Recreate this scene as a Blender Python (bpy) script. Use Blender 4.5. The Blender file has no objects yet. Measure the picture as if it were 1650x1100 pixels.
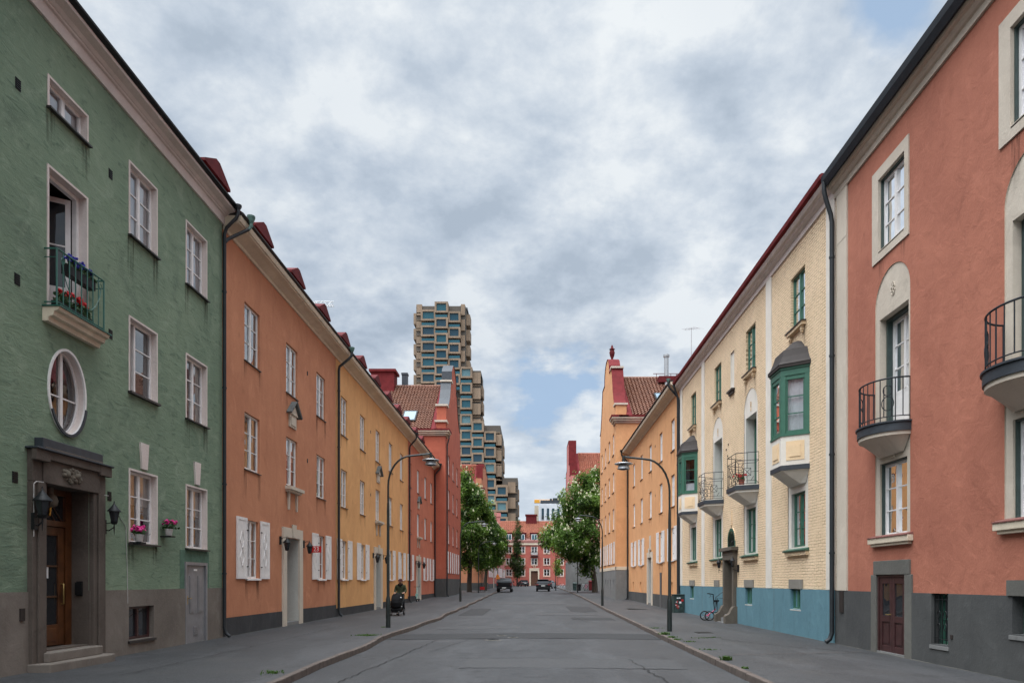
import bpy, bmesh, math, random
from mathutils import Vector, Matrix
R = math.radians
random.seed(7)
sc = bpy.context.scene
COL = sc.collection
CAMZ = 1.8
XL, XR = -9.05, 8.05          # the two facade planes of the street (metres)

def gz(y):                     # the street climbs a little towards its far end
    if y < 40: return 0.0
    if y < 90: return (y-40)*0.0082
    return 0.41+(min(y, 400)-90)*0.003

# ------------------------------------------------------------------ materials
M = {}
def newmat(name):
    m = bpy.data.materials.new(name); m.use_nodes = True
    nt = m.node_tree; b = nt.nodes['Principled BSDF']
    M[name] = m
    return m, nt, b
def N(nt, typ, **kw):
    n = nt.nodes.new(typ)
    for k, v in kw.items():
        if k in n.inputs: n.inputs[k].default_value = v
        else: setattr(n, k, v)
    return n
def coords(nt, scale=(1,1,1), rot=(0,0,0), kind='Object'):
    tc = nt.nodes.new('ShaderNodeTexCoord'); mp = nt.nodes.new('ShaderNodeMapping')
    mp.inputs['Scale'].default_value = scale; mp.inputs['Rotation'].default_value = rot
    nt.links.new(tc.outputs[kind], mp.inputs['Vector'])
    return mp.outputs['Vector']
def noise(nt, vec, scale, detail=4, rough=.55, dist=0):
    n = nt.nodes.new('ShaderNodeTexNoise')
    n.inputs['Scale'].default_value = scale; n.inputs['Detail'].default_value = detail
    n.inputs['Roughness'].default_value = rough; n.inputs['Distortion'].default_value = dist
    nt.links.new(vec, n.inputs['Vector'])
    return n.outputs['Fac']
def ramp(nt, fac, stops):
    r = nt.nodes.new('ShaderNodeValToRGB')
    els = r.color_ramp.elements
    while len(els) < len(stops): els.new(.5)
    for e, (p, c) in zip(els, stops):
        e.position = p; e.color = (c if len(c) == 4 else (*c, 1)) if hasattr(c, '__len__') else (c, c, c, 1)
    nt.links.new(fac, r.inputs['Fac'])
    return r.outputs['Color']
def mix(nt, a, b, fac, mode='MIX'):
    m = nt.nodes.new('ShaderNodeMix'); m.data_type = 'RGBA'; m.blend_type = mode
    for s, v in ((m.inputs['A'], a), (m.inputs['B'], b), (m.inputs['Factor'], fac)):
        if isinstance(v, bpy.types.NodeSocket): nt.links.new(v, s)
        elif isinstance(v, (int, float)):
            s.default_value = v if s.type == 'VALUE' else (v, v, v, 1)
        else: s.default_value = (*v, 1) if len(v) == 3 else v
    return m.outputs['Result']
def bump(nt, b, hs, dist=.01, strength=1):
    prev = None
    for h, d in hs:
        bp = nt.nodes.new('ShaderNodeBump'); bp.inputs['Distance'].default_value = d
        bp.inputs['Strength'].default_value = strength
        nt.links.new(h, bp.inputs['Height'])
        if prev: nt.links.new(prev, bp.inputs['Normal'])
        prev = bp.outputs['Normal']
    nt.links.new(prev, b.inputs['Normal'])
def stucco(name, c, c2=None, var=.12, rough=.92, b1=.004, b2=.012, grime=.25):
    m, nt, b = newmat(name)
    v = coords(nt); vs = coords(nt, (1, 1, .22))
    c2 = c2 or tuple(x*.72 for x in c)
    big = noise(nt, v, .55, 6, .62, .4)
    base = mix(nt, c, c2, ramp(nt, big, [(.36, 0), (.68, 1)]))
    st = noise(nt, vs, 2.2, 5, .6)
    base = mix(nt, base, tuple(x*(1-grime) for x in c2), ramp(nt, st, [(.52, 0), (.78, .38)]))
    mid = noise(nt, coords(nt, (1, 1, .7)), 1.7, 9, .68, .8)
    base = mix(nt, base, tuple(min(1, x*1.16+.012) for x in c), ramp(nt, mid, [(.54, 0), (.70, .55)]))
    base = mix(nt, base, tuple(x*.74 for x in c2), ramp(nt, mid, [(.30, .5), (.42, 0)]))
    fine = noise(nt, v, 26, 4, .65)
    base = mix(nt, base, tuple(min(1, x*1.18) for x in c), ramp(nt, fine, [(.5, 0), (.72, var*3)]))
    nt.links.new(base, b.inputs['Base Color'])
    b.inputs['Roughness'].default_value = rough
    b.inputs['Specular IOR Level'].default_value = .25
    med = noise(nt, v, 3.2, 5, .6, .6)
    bump(nt, b, [(fine, b1), (med, b2)])
    return m
def stain_mat():
    m = bpy.data.materials.new('rain_stain'); m.use_nodes = True; M['rain_stain'] = m
    nt = m.node_tree; nt.nodes.clear(); out = nt.nodes.new('ShaderNodeOutputMaterial')
    df = nt.nodes.new('ShaderNodeBsdfDiffuse'); df.inputs['Color'].default_value = (.055, .045, .038, 1)
    tr = nt.nodes.new('ShaderNodeBsdfTransparent'); mx = nt.nodes.new('ShaderNodeMixShader')
    tc = nt.nodes.new('ShaderNodeTexCoord'); sp = nt.nodes.new('ShaderNodeSeparateXYZ'); nt.links.new(tc.outputs['Generated'], sp.inputs[0])
    st = noise(nt, coords(nt, (9, 9, .5)), 1.6, 5, .6)
    f = ramp(nt, st, [(.42, 0), (.62, 1)]); fz = ramp(nt, sp.outputs['Z'], [(0, 0), (.5, .3), (1, .62)])
    nt.links.new(mix(nt, f, fz, 1.0, 'MULTIPLY'), mx.inputs[0]); nt.links.new(tr.outputs[0], mx.inputs[1]); nt.links.new(df.outputs[0], mx.inputs[2]); nt.links.new(mx.outputs[0], out.inputs[0])
def plain(name, c, rough=.6, metal=0, spec=.5, var=.15, scale=6, bm=.0):
    m, nt, b = newmat(name)
    v = coords(nt)
    n = noise(nt, v, scale, 5, .6)
    nt.links.new(mix(nt, c, tuple(x*(1-var*2) for x in c), ramp(nt, n, [(.4, 0), (.7, 1)])), b.inputs['Base Color'])
    b.inputs['Roughness'].default_value = rough; b.inputs['Metallic'].default_value = metal
    b.inputs['Specular IOR Level'].default_value = spec
    if bm: bump(nt, b, [(noise(nt, v, scale*6, 3), bm)])
    return m

# painted plaster of the houses
def green_plaster():
    m, nt, b = newmat('green_plaster')
    v = coords(nt)
    vd = coords(nt, (1, .75, 2.4), (R(-18), 0, 0))
    strokes = noise(nt, vd, 3.3, 8, .64, 1.0)
    big = noise(nt, v, .4, 5, .6, .3)
    base = mix(nt, (.195, .262, .178), (.150, .212, .146), ramp(nt, big, [(.35, 0), (.66, 1)]))
    base = mix(nt, base, (.088, .132, .094), ramp(nt, strokes, [(.56, 0), (.64, .5), (.75, .8)]))
    base = mix(nt, base, (.235, .30, .215), ramp(nt, noise(nt, v, 1.5, 8, .7, .9), [(.52, 0), (.66, .8)]))
    base = mix(nt, base, (.12, .165, .118), ramp(nt, noise(nt, coords(nt, (1, 1, .8)), .9, 9, .7, .7), [(.54, 0), (.68, .7)]))
    base = mix(nt, base, (.245, .31, .225), ramp(nt, strokes, [(.30, .6), (.44, 0)]))
    nt.links.new(base, b.inputs['Base Color'])
    b.inputs['Roughness'].default_value = .9; b.inputs['Specular IOR Level'].default_value = .25
    bump(nt, b, [(noise(nt, v, 30, 4), .004), (strokes, .018)])
green_plaster()
stucco('orange_plaster', (.51, .225, .125), (.43, .18, .10))
stucco('yellow_plaster', (.70, .385, .165), (.60, .315, .13))
stucco('red_plaster', (.50, .170, .100), (.42, .135, .082))
stucco('deep_red_plaster', (.43, .120, .072), (.35, .092, .058))
stucco('salmon_plaster', (.42, .160, .104), (.335, .122, .08), b2=.02)
stucco('apricot_plaster', (.66, .345, .165), (.58, .295, .138))
stucco('pink_plaster', (.42, .125, .095), (.36, .10, .08))
stucco('rose_plaster', (.56, .22, .20), (.48, .18, .16))
stucco('cream_trim', (.66, .57, .44), (.56, .47, .36), grime=.15)
stucco('pink_white_trim', (.66, .58, .54), (.58, .50, .46), grime=.15)
stucco('sand_trim', (.56, .49, .405), (.50, .43, .35), grime=.15)
stucco('white_trim', (.72, .67, .60), (.64, .59, .52), grime=.12)
stucco('cream_panel', (.78, .59, .38), (.72, .53, .33), grime=.1)
stucco('stone_trim', (.25, .235, .205), (.20, .185, .16))
stucco('dark_stone', (.14, .135, .12), (.11, .106, .095))
stucco('niche_grey', (.50, .49, .45), (.45, .44, .40), grime=.1)
stucco('plinth_sandstone', (.195, .170, .145), (.135, .115, .098))
stucco('plinth_black', (.060, .060, .062), (.040, .041, .044))
stucco('plinth_grey', (.082, .083, .081), (.06, .061, .061))
stucco('plinth_blue', (.112, .222, .265), (.095, .19, .23), grime=.35)
stucco('plinth_concrete', (.20, .20, .195), (.155, .155, .15))
stucco('portal_granite', (.120, .098, .082), (.072, .058, .048), b1=.006)
stucco('brown_stone', (.13, .11, .088), (.085, .072, .058))
def brick():
    m, nt, b = newmat('painted_brick')
    tc = nt.nodes.new('ShaderNodeTexCoord'); sp = nt.nodes.new('ShaderNodeSeparateXYZ'); cb = nt.nodes.new('ShaderNodeCombineXYZ')
    nt.links.new(tc.outputs['Object'], sp.inputs[0]); nt.links.new(sp.outputs['Y'], cb.inputs['X']); nt.links.new(sp.outputs['Z'], cb.inputs['Y'])
    v = coords(nt)
    br = nt.nodes.new('ShaderNodeTexBrick'); br.inputs['Scale'].default_value = 1
    br.inputs['Brick Width'].default_value = .26; br.inputs['Row Height'].default_value = .085
    br.inputs['Mortar Size'].default_value = .011; br.inputs['Mortar Smooth'].default_value = .5
    br.inputs['Color1'].default_value = (1, 1, 1, 1); br.inputs['Color2'].default_value = (.35, .35, .35, 1); br.inputs['Mortar'].default_value = (0, 0, 0, 1)
    nz = nt.nodes.new('ShaderNodeTexNoise'); nz.inputs['Scale'].default_value = 5
    nt.links.new(v, nz.inputs['Vector'])
    vm = nt.nodes.new('ShaderNodeVectorMath'); vm.operation = 'MULTIPLY_ADD'
    vm.inputs[1].default_value = (.07, .07, .07)
    nt.links.new(nz.outputs['Color'], vm.inputs[0]); nt.links.new(cb.outputs[0], vm.inputs[2])
    nt.links.new(vm.outputs[0], br.inputs['Vector'])
    big = noise(nt, v, .6, 5, .6)
    base = mix(nt, (.82, .625, .42), (.74, .555, .36), ramp(nt, big, [(.38, 0), (.66, 1)]))
    mor = mix(nt, ramp(nt, br.outputs['Color'], [(0, 0), (.28, 1)]), (1, 1, 1), ramp(nt, noise(nt, v, 2.6, 6, .7), [(.44, .05), (.64, .85)]))
    base = mix(nt, (.36, .25, .15), base, mor)
    nt.links.new(base, b.inputs['Base Color']); b.inputs['Roughness'].default_value = .85
    b.inputs['Specular IOR Level'].default_value = .3
    bump(nt, b, [(noise(nt, coords(nt, (1, .6, 2.4)), 8, 5), .018), (br.outputs['Color'], .03)])
brick()
stain_mat()
plain('window_white', (.74, .72, .70), .5, var=.05)
plain('window_green', (.035, .130, .085), .45, var=.08)
plain('lining_green', (.04, .065, .06), .5)
plain('balcony_green', (.02, .12, .09), .45)
plain('dark_metal', (.016, .020, .026), .6, spec=.3)
plain('black_metal', (.010, .011, .012), .5, spec=.3)
plain('pipe_metal', (.016, .02, .024), .5, spec=.4)
plain('patina', (.10, .20, .17), .6, var=.3)
plain('slate_metal', (.035, .042, .052), .55, .1)
plain('pediment_slate', (.12, .13, .125), .8)
plain('brown_metal', (.035, .027, .024), .65, .0, .3)
plain('red_metal', (.165, .024, .026), .75, spec=.12, var=.15, scale=2)
plain('dark_red_metal', (.125, .018, .020), .75, spec=.15, var=.2, scale=2)
plain('shutter_white', (.76, .73, .71), .55, var=.06)
plain('wood_orange', (.11, .040, .013), .4, var=.3, scale=3)
plain('wood_dark', (.09, .04, .018), .45, var=.3, scale=3)
plain('door_maroon', (.055, .022, .022), .4, var=.2)
plain('door_steel', (.26, .26, .27), .45, .3, var=.12, scale=3)
plain('door_brown', (.13, .055, .03), .5, var=.25)
plain('green_patch', (.09, .165, .115), .9)
plain('door_grey', (.10, .10, .10), .6)
plain('curtain', (.74, .72, .68), .95, spec=.1, var=.1)
plain('curtain_warm', (.30, .23, .16), .95, spec=.1, var=.2)
plain('blind_blue', (.72, .76, .80), .9, spec=.1, var=.08)
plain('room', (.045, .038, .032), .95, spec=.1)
plain('sill_metal', (.035, .03, .028), .5)
plain('sill_green', (.05, .12, .08), .5)
plain('sill_red', (.22, .085, .07), .7)
plain('flower_red', (.65, .01, .015), .6, var=.2, scale=30)
plain('flower_blue', (.02, .02, .30), .6, var=.2, scale=30)
plain('flower_pink', (.70, .03, .25), .6, var=.2, scale=30)
plain('flower_leaf', (.03, .075, .02), .7, scale=30)
plain('terracotta', (.25, .07, .045), .8)
plain('pot_white', (.5, .48, .46), .7)
plain('gold', (.75, .38, .06), .3, .6)
plain('brass', (.45, .32, .12), .35, .8)
plain('relief_stone', (.15, .13, .10), .9, scale=12)
plain('lamp_pole', (.012, .018, .017), .45)
plain('lamp_disc', (.42, .43, .44), .4, .5)
plain('car_black', (.008, .009, .011), .35, .0, .35, var=.05)
plain('car_grey', (.05, .055, .06), .25, .2, .6, var=.05)
plain('rubber', (.012, .012, .012), .8)
plain('rim_metal', (.35, .35, .36), .35, .8)
plain('tail_red', (.25, .01, .01), .3)
plain('plate_white', (.75, .75, .72), .5, var=.02)
plain('sign_blue', (.02, .12, .42), .4, var=.04)
plain('sign_white', (.8, .8, .8), .4, var=.02)
plain('sign_red', (.55, .02, .02), .4, var=.04)
plain('sign_orange', (.75, .22, .01), .4, var=.04)
plain('jacket', (.040, .048, .026), .9, spec=.15, scale=14, var=.2)
plain('trousers', (.02, .021, .026), .9, spec=.1)
plain('skin', (.48, .27, .19), .6, var=.08)
plain('beard', (.10, .055, .035), .9)
plain('cap', (.06, .015, .015), .85)
plain('fabric_black', (.010, .010, .011), .9, spec=.15)
plain('chrome', (.6, .6, .62), .25, .9)
plain('pink_paint', (.55, .06, .15), .35)
plain('mint_paint', (.35, .62, .55), .5)
plain('white_plastic', (.7, .7, .7), .5)
plain('concrete_roof', (.3, .3, .3), .8)
plain('white_panel', (.72, .74, .78), .6, var=.06, scale=.3)
plain('crane_yellow', (.75, .35, .03), .5)
plain('crane_white', (.7, .7, .7), .5)
plain('asphalt_patch', (.026, .027, .029), .95, scale=20, bm=.004)
plain('asphalt_worn', (.046, .047, .049), .8, scale=14, bm=.004)
plain('drain_iron', (.03, .03, .03), .6, .4)
plain('water_dark', (.02, .02, .02), .08)
plain('crack_dark', (.014, .014, .015), .95)
plain('box_green', (.03, .06, .055), .6, var=.4, scale=9)
plain('letter_white', (.6, .6, .6), .6, var=.02)
plain('bark', (.06, .048, .036), .95, bm=.02)
plain('tower_dark', (.10, .085, .07), .8)
def tower_mat():
    m, nt, b = newmat('tower_concrete')
    v = coords(nt); vv = coords(nt, (1, 1, .05))
    n = noise(nt, v, .12, 4); f = noise(nt, vv, 1.2, 3)
    base = mix(nt, (.29, .205, .14), (.225, .16, .108), ramp(nt, n, [(.4, 0), (.6, 1)]))
    base = mix(nt, base, (.17, .125, .09), ramp(nt, f, [(.5, 0), (.7, .7)]))
    nt.links.new(base, b.inputs['Base Color']); b.inputs['Roughness'].default_value = .85
tower_mat()
def glass(name, tint, body, boost, rough=.015, see=.85):
    m = bpy.data.materials.new(name); m.use_nodes = True; M[name] = m
    nt = m.node_tree; nt.nodes.clear()
    out = nt.nodes.new('ShaderNodeOutputMaterial'); mx = nt.nodes.new('ShaderNodeMixShader')
    gl = N(nt, 'ShaderNodeBsdfGlossy'); gl.inputs['Roughness'].default_value = rough; gl.inputs['Color'].default_value = (*tint, 1)
    if see > 0:
        tr = nt.nodes.new('ShaderNodeBsdfTransparent'); tr.inputs['Color'].default_value = (see, see, see, 1)
    else:
        tr = nt.nodes.new('ShaderNodeBsdfDiffuse'); tr.inputs['Color'].default_value = (*body, 1)
    fr = nt.nodes.new('ShaderNodeFresnel'); fr.inputs['IOR'].default_value = 1.5
    ml = nt.nodes.new('ShaderNodeMath'); ml.operation = 'MULTIPLY'; ml.inputs[1].default_value = boost; ml.use_clamp = True
    nt.links.new(fr.outputs[0], ml.inputs[0])
    v = coords(nt); nn = noise(nt, v, 1.1, 2)
    bp = nt.nodes.new('ShaderNodeBump'); bp.inputs['Distance'].default_value = .012
    nt.links.new(nn, bp.inputs['Height']); nt.links.new(bp.outputs[0], gl.inputs['Normal'])
    nt.links.new(ml.outputs[0], mx.inputs[0]); nt.links.new(tr.outputs[0], mx.inputs[1]); nt.links.new(gl.outputs[0], mx.inputs[2])
    nt.links.new(mx.outputs[0], out.inputs[0])
glass('glass', (.95, .97, 1), None, 2.5, see=.8)
glass('skylight_glass', (.8, .85, .9), (.20, .27, .32), .9, see=0)
glass('car_glass', (.7, .75, .8), (.006, .007, .008), .4, see=0)
glass('glass_dark', (.8, .85, .9), (.02, .022, .025), 1.6, see=0)
glass('tower_glass', (.55, .85, .95), (.025, .085, .11), 1.7, see=0)
glass('tower_glass_pale', (.6, .8, .85), (.11, .20, .22), 1.6, see=0)
glass('tower_glass_blue', (.55, .72, .82), (.02, .06, .085), 1.5, see=0)
glass('tower_glass_dark', (.5, .7, .8), (.025, .05, .07), 1.8, see=0)
def tiles(name, a, c):
    m, nt, b = newmat(name)
    v = coords(nt); n = noise(nt, v, 1.4, 5, .7); n2 = noise(nt, v, 9, 2)
    base = mix(nt, a, c, ramp(nt, n, [(.35, 0), (.65, 1)]))
    base = mix(nt, base, (.24, .165, .115), ramp(nt, n2, [(.55, 0), (.75, .7)]))
    nt.links.new(base, b.inputs['Base Color']); b.inputs['Roughness'].default_value = .8
tiles('roof_tile_brown', (.25, .125, .082), (.18, .088, .06))
tiles('roof_tile_red', (.34, .115, .065), (.26, .085, .05))
def asphalt(name, c, c2, crack=.5, warm=None):
    m, nt, b = newmat(name)
    v = coords(nt); vl = coords(nt, (1, .22, 1))
    big = noise(nt, v, .22, 6, .62, .5); wear = noise(nt, vl, .9, 6, .65, .3); fine = noise(nt, v, 55, 4, .75)
    med = noise(nt, v, 2.4, 6, .7)
    base = mix(nt, c, c2, ramp(nt, big, [(.40, 0), (.58, 1)]))
    base = mix(nt, base, tuple(x*1.5 for x in c), ramp(nt, wear, [(.48, 0), (.62, .8)]))
    base = mix(nt, base, tuple(x*.6 for x in c2), ramp(nt, med, [(.55, 0), (.66, .75)]))
    if warm: base = mix(nt, base, warm, ramp(nt, noise(nt, v, .5, 3), [(.55, 0), (.7, .6)]))
    spk = noise(nt, v, 15, 5, .75)
    base = mix(nt, base, tuple(x*1.7 for x in c), ramp(nt, spk, [(.54, 0), (.66, .6)]))
    base = mix(nt, base, tuple(x*.45 for x in c2), ramp(nt, spk, [(.34, .6), (.46, 0)]))
    base = mix(nt, base, tuple(x*.5 for x in c2), ramp(nt, noise(nt, v, .8, 5, .6, .4), [(.62, 0), (.70, .6)]))
    base = mix(nt, base, tuple(x*2.0 for x in c), ramp(nt, fine, [(.54, 0), (.66, .8)]))
    base = mix(nt, base, tuple(x*.4 for x in c2), ramp(nt, fine, [(.34, .8), (.46, 0)]))
    # thin cracks: warped cell borders shown only in some areas
    nz = nt.nodes.new('ShaderNodeTexNoise'); nz.inputs['Scale'].default_value = 1.3; nz.inputs['Detail'].default_value = 5
    nt.links.new(v, nz.inputs['Vector'])
    vm = nt.nodes.new('ShaderNodeVectorMath'); vm.operation = 'MULTIPLY_ADD'; vm.inputs[1].default_value = (1.3, 1.3, 0)
    nt.links.new(nz.outputs['Color'], vm.inputs[0]); nt.links.new(v, vm.inputs[2])
    vo = nt.nodes.new('ShaderNodeTexVoronoi'); vo.feature = 'DISTANCE_TO_EDGE'; vo.inputs['Scale'].default_value = .33
    nt.links.new(vm.outputs[0], vo.inputs['Vector'])
    cr = ramp(nt, vo.outputs['Distance'], [(.0, 1), (.011, 0)])
    msk = ramp(nt, noise(nt, v, .35, 3), [(.48, 0), (.6, crack)])
    both = mix(nt, cr, msk, 1.0, 'MULTIPLY')
    base = mix(nt, base, tuple(x*.3 for x in c2), both)
    nt.links.new(base, b.inputs['Base Color']); b.inputs['Roughness'].default_value = .68
    b.inputs['Specular IOR Level'].default_value = .5
    bump(nt, b, [(fine, .006), (med, .012)])
asphalt('asphalt', (.033, .034, .036), (.025, .026, .028), .9)
asphalt('pavement_asphalt', (.038, .039, .041), (.029, .030, .032), .8, (.044, .041, .038))
plain('granite_kerb', (.105, .082, .07), .85, var=.2, scale=5, bm=.006)
plain('dust', (.10, .095, .085), .95, var=.25, scale=12)
plain('earth', (.09, .085, .075), .95)
def leafmat(name, c, tr):
    m, nt, b = newmat(name)
    v = coords(nt); n = noise(nt, v, 3, 2)
    nt.links.new(mix(nt, c, tuple(x*.65 for x in c), ramp(nt, n, [(.4, 0), (.6, 1)])), b.inputs['Base Color'])
    b.inputs['Roughness'].default_value = .6; b.inputs['Specular IOR Level'].default_value = .3
    tl = nt.nodes.new('ShaderNodeBsdfTranslucent'); tl.inputs['Color'].default_value = (c[0]*1.5, c[1]*1.5, c[2], 1)
    mx = nt.nodes.new('ShaderNodeMixShader'); mx.inputs[0].default_value = .35
    nt.links.new(b.outputs[0], mx.inputs[1]); nt.links.new(tl.outputs[0], mx.inputs[2]); nt.links.new(mx.outputs[0], nt.nodes['Material Output'].inputs[0])
leafmat('leaf_mid', (.085, .160, .028), 0)
leafmat('leaf_light', (.165, .27, .055), 0)
leafmat('leaf_dark', (.032, .072, .014), 0)
leafmat('leaf_poplar', (.045, .06, .022), 0)
leafmat('leaf_yellow', (.16, .18, .02), 0)
plain('blossom', (.50, .51, .33), .8, var=.1)
leafmat('grass_blade', (.05, .10, .022), 0)

# ------------------------------------------------------------------ mesh building
class Fr:                      # a wall's own frame: u along the wall, z up, n outwards
    def __init__(s, O, U, Nn): s.O, s.U, s.N = Vector(O), Vector(U), Vector(Nn)
    def P(s, u, z, n=0): return s.O + s.U*u + s.N*n + Vector((0, 0, z))
FL = Fr((XL, 0, 0), (0, 1, 0), (1, 0, 0))
FRt = Fr((XR, 0, 0), (0, 1, 0), (-1, 0, 0))
def front(y): return Fr((0, y, 0), (1, 0, 0), (0, -1, 0))
W0 = Fr((0, 0, 0), (1, 0, 0), (0, -1, 0))
class MB:
    def __init__(s): s.v, s.f, s.m = [], [], []
    def poly(s, pts, mi=0):
        k = len(s.v); s.v += [Vector(p) for p in pts]; s.f.append(list(range(k, k+len(pts)))); s.m.append(mi); return s
    def hexa(s, p, mi=0):      # p: 8 corners, bottom 4 then top 4
        k = len(s.v); s.v += [Vector(q) for q in p]
        for f in ((0,3,2,1),(4,5,6,7),(0,1,5,4),(1,2,6,5),(2,3,7,6),(3,0,4,7)):
            s.f.append([k+i for i in f]); s.m.append(mi)
        return s
    def box(s, F, u0, u1, z0, z1, n0, n1, mi=0):
        P = F.P
        return s.hexa([P(u0,z0,n0),P(u1,z0,n0),P(u1,z0,n1),P(u0,z0,n1),P(u0,z1,n0),P(u1,z1,n0),P(u1,z1,n1),P(u0,z1,n1)], mi)
    def wbox(s, x0, x1, y0, y1, z0, z1, mi=0): return s.box(W0, x0, x1, z0, z1, -y1, -y0, mi)
    def prism(s, pts0, pts1, mi=0):
        n = len(pts0); k = len(s.v); s.v += [Vector(p) for p in pts0] + [Vector(p) for p in pts1]
        s.f.append([k+i for i in range(n)]); s.m.append(mi)
        s.f.append([k+n+i for i in reversed(range(n))]); s.m.append(mi)
        for i in range(n):
            j = (i+1) % n; s.f.append([k+i, k+n+i, k+n+j, k+j]); s.m.append(mi)
        return s
    def plate(s, F, uz, n0, n1, mi=0):     # outline (u,z) with thickness n0..n1
        return s.prism([F.P(u, z, n0) for u, z in uz], [F.P(u, z, n1) for u, z in uz], mi)
    def sweep(s, F, u0, u1, nz, mi=0):     # profile (n,z) swept along u
        return s.prism([F.P(u0, z, n) for n, z in nz], [F.P(u1, z, n) for n, z in nz], mi)
    def slab(s, F, un, z0, z1, mi=0):      # plan outline (u,n)
        return s.prism([F.P(u, z0, n) for u, n in un], [F.P(u, z1, n) for u, n in un], mi)
    def tube(s, pts, r, mi=0, seg=8, closed=False):
        pts = [Vector(p) for p in pts]; rr = r if hasattr(r, '__len__') else [r]*len(pts)
        rings = []; k0 = len(s.v); prev = None
        for i, p in enumerate(pts):
            if closed: t = (pts[(i+1) % len(pts)]-pts[i-1])
            else: t = pts[min(i+1, len(pts)-1)]-pts[max(i-1, 0)]
            t = t.normalized() if t.length > 1e-9 else Vector((0,0,1))
            if prev is None:
                a = Vector((0,0,1)) if abs(t.z) < .9 else Vector((1,0,0))
                x = t.cross(a).normalized()
            else:
                x = prev - t*prev.dot(t)
                x = x.normalized() if x.length > 1e-6 else t.orthogonal().normalized()
            prev = x; y = t.cross(x)
            for j in range(seg):
                an = 2*math.pi*j/seg; s.v.append(p+(x*math.cos(an)+y*math.sin(an))*rr[i])
        n = len(pts)
        for i in range(n if closed else n-1):
            i2 = (i+1) % n
            for j in range(seg):
                j2 = (j+1) % seg
                s.f.append([k0+i*seg+j, k0+i*seg+j2, k0+i2*seg+j2, k0+i2*seg+j]); s.m.append(mi)
        if not closed:
            s.f.append([k0+j for j in reversed(range(seg))]); s.m.append(mi)
            s.f.append([k0+(n-1)*seg+j for j in range(seg)]); s.m.append(mi)
        return s
    def lathe(s, c, prof, mi=0, seg=16, ax=(1,1)):   # prof: (radius, z)
        c = Vector(c); k0 = len(s.v)
        for r, z in prof:
            for j in range(seg):
                a = 2*math.pi*j/seg; s.v.append(c+Vector((r*ax[0]*math.cos(a), r*ax[1]*math.sin(a), z)))
        for i in range(len(prof)-1):
            for j in range(seg):
                j2 = (j+1) % seg
                s.f.append([k0+i*seg+j, k0+i*seg+j2, k0+(i+1)*seg+j2, k0+(i+1)*seg+j]); s.m.append(mi)
        s.f.append([k0+j for j in reversed(range(seg))]); s.m.append(mi)
        s.f.append([k0+(len(prof)-1)*seg+j for j in range(seg)]); s.m.append(mi)
        return s
    def wheel(s, c, r, w, mi=0, seg=20, axis='x'):
        c = Vector(c)
        def pt(a, rr, h):
            return c + (Vector((h, rr*math.cos(a), rr*math.sin(a))) if axis == 'x' else Vector((rr*math.cos(a), h, rr*math.sin(a))))
        prof = [(0, -w/2), (r*.9, -w/2), (r, -w*.32), (r, w*.32), (r*.9, w/2), (0, w/2)]
        k0 = len(s.v)
        for rr, h in prof:
            for j in range(seg): s.v.append(pt(2*math.pi*j/seg, max(rr, .002), h))
        for i in range(len(prof)-1):
            for j in range(seg):
                j2 = (j+1) % seg
                s.f.append([k0+i*seg+j, k0+i*seg+j2, k0+(i+1)*seg+j2, k0+(i+1)*seg+j]); s.m.append(mi)
        return s
    def blob(s, c, r, mi=0, jit=.15, seg=8, rings=6):
        c = Vector(c); rr = r if hasattr(r, '__len__') else (r, r, r)
        prof = []
        k0 = len(s.v)
        for i in range(rings+1):
            t = math.pi*i/rings
            for j in range(seg):
                a = 2*math.pi*j/seg; q = 1+random.uniform(-jit, jit)
                s.v.append(c+Vector((rr[0]*math.sin(t)*math.cos(a)*q, rr[1]*math.sin(t)*math.sin(a)*q, rr[2]*math.cos(t)*q)))
        for i in range(rings):
            for j in range(seg):
                j2 = (j+1) % seg
                s.f.append([k0+i*seg+j, k0+(i+1)*seg+j, k0+(i+1)*seg+j2, k0+i*seg+j2]); s.m.append(mi)
        return s
    def build(s, name, mats, parent=None, smooth=None, fix=True, bevel=0):
        if isinstance(mats, str): mats = [mats]
        L = Vector((0,0,0)); p = parent
        while p: L += p.location; p = p.parent
        me = bpy.data.meshes.new(name)
        me.from_pydata([tuple(q-L) for q in s.v], [], s.f)
        for mm in mats: me.materials.append(M[mm])
        for i, q in enumerate(me.polygons): q.material_index = s.m[i]
        if fix:
            bm = bmesh.new(); bm.from_mesh(me)
            bmesh.ops.recalc_face_normals(bm, faces=bm.faces)
            bm.to_mesh(me); bm.free()
        if smooth:
            me.shade_smooth(); me.set_sharp_from_angle(angle=R(smooth))
        o = bpy.data.objects.new(name, me); COL.objects.link(o); o.parent = parent
        if bevel:
            bv = o.modifiers.new('bevel', 'BEVEL'); bv.width = bevel; bv.segments = 2; bv.limit_method = 'ANGLE'; bv.angle_limit = R(35)
        return o
def tag(o, label=None, cat=None, group=None, kind=None):
    if label: o['label'] = label
    if cat: o['category'] = cat
    if group: o['group'] = group
    if kind: o['kind'] = kind
    return o
def thing(name, label, cat, loc=(0,0,0), rz=0, group=None):
    o = bpy.data.objects.new(name, None); COL.objects.link(o); o.location = loc; o.rotation_euler.z = rz
    o.empty_display_size = .3
    return tag(o, label, cat, group)
def copy_tree(o, parent=None):
    c = o.copy(); COL.objects.link(c); c.parent = parent
    for ch in list(o.children): copy_tree(ch, c)
    return c

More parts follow.
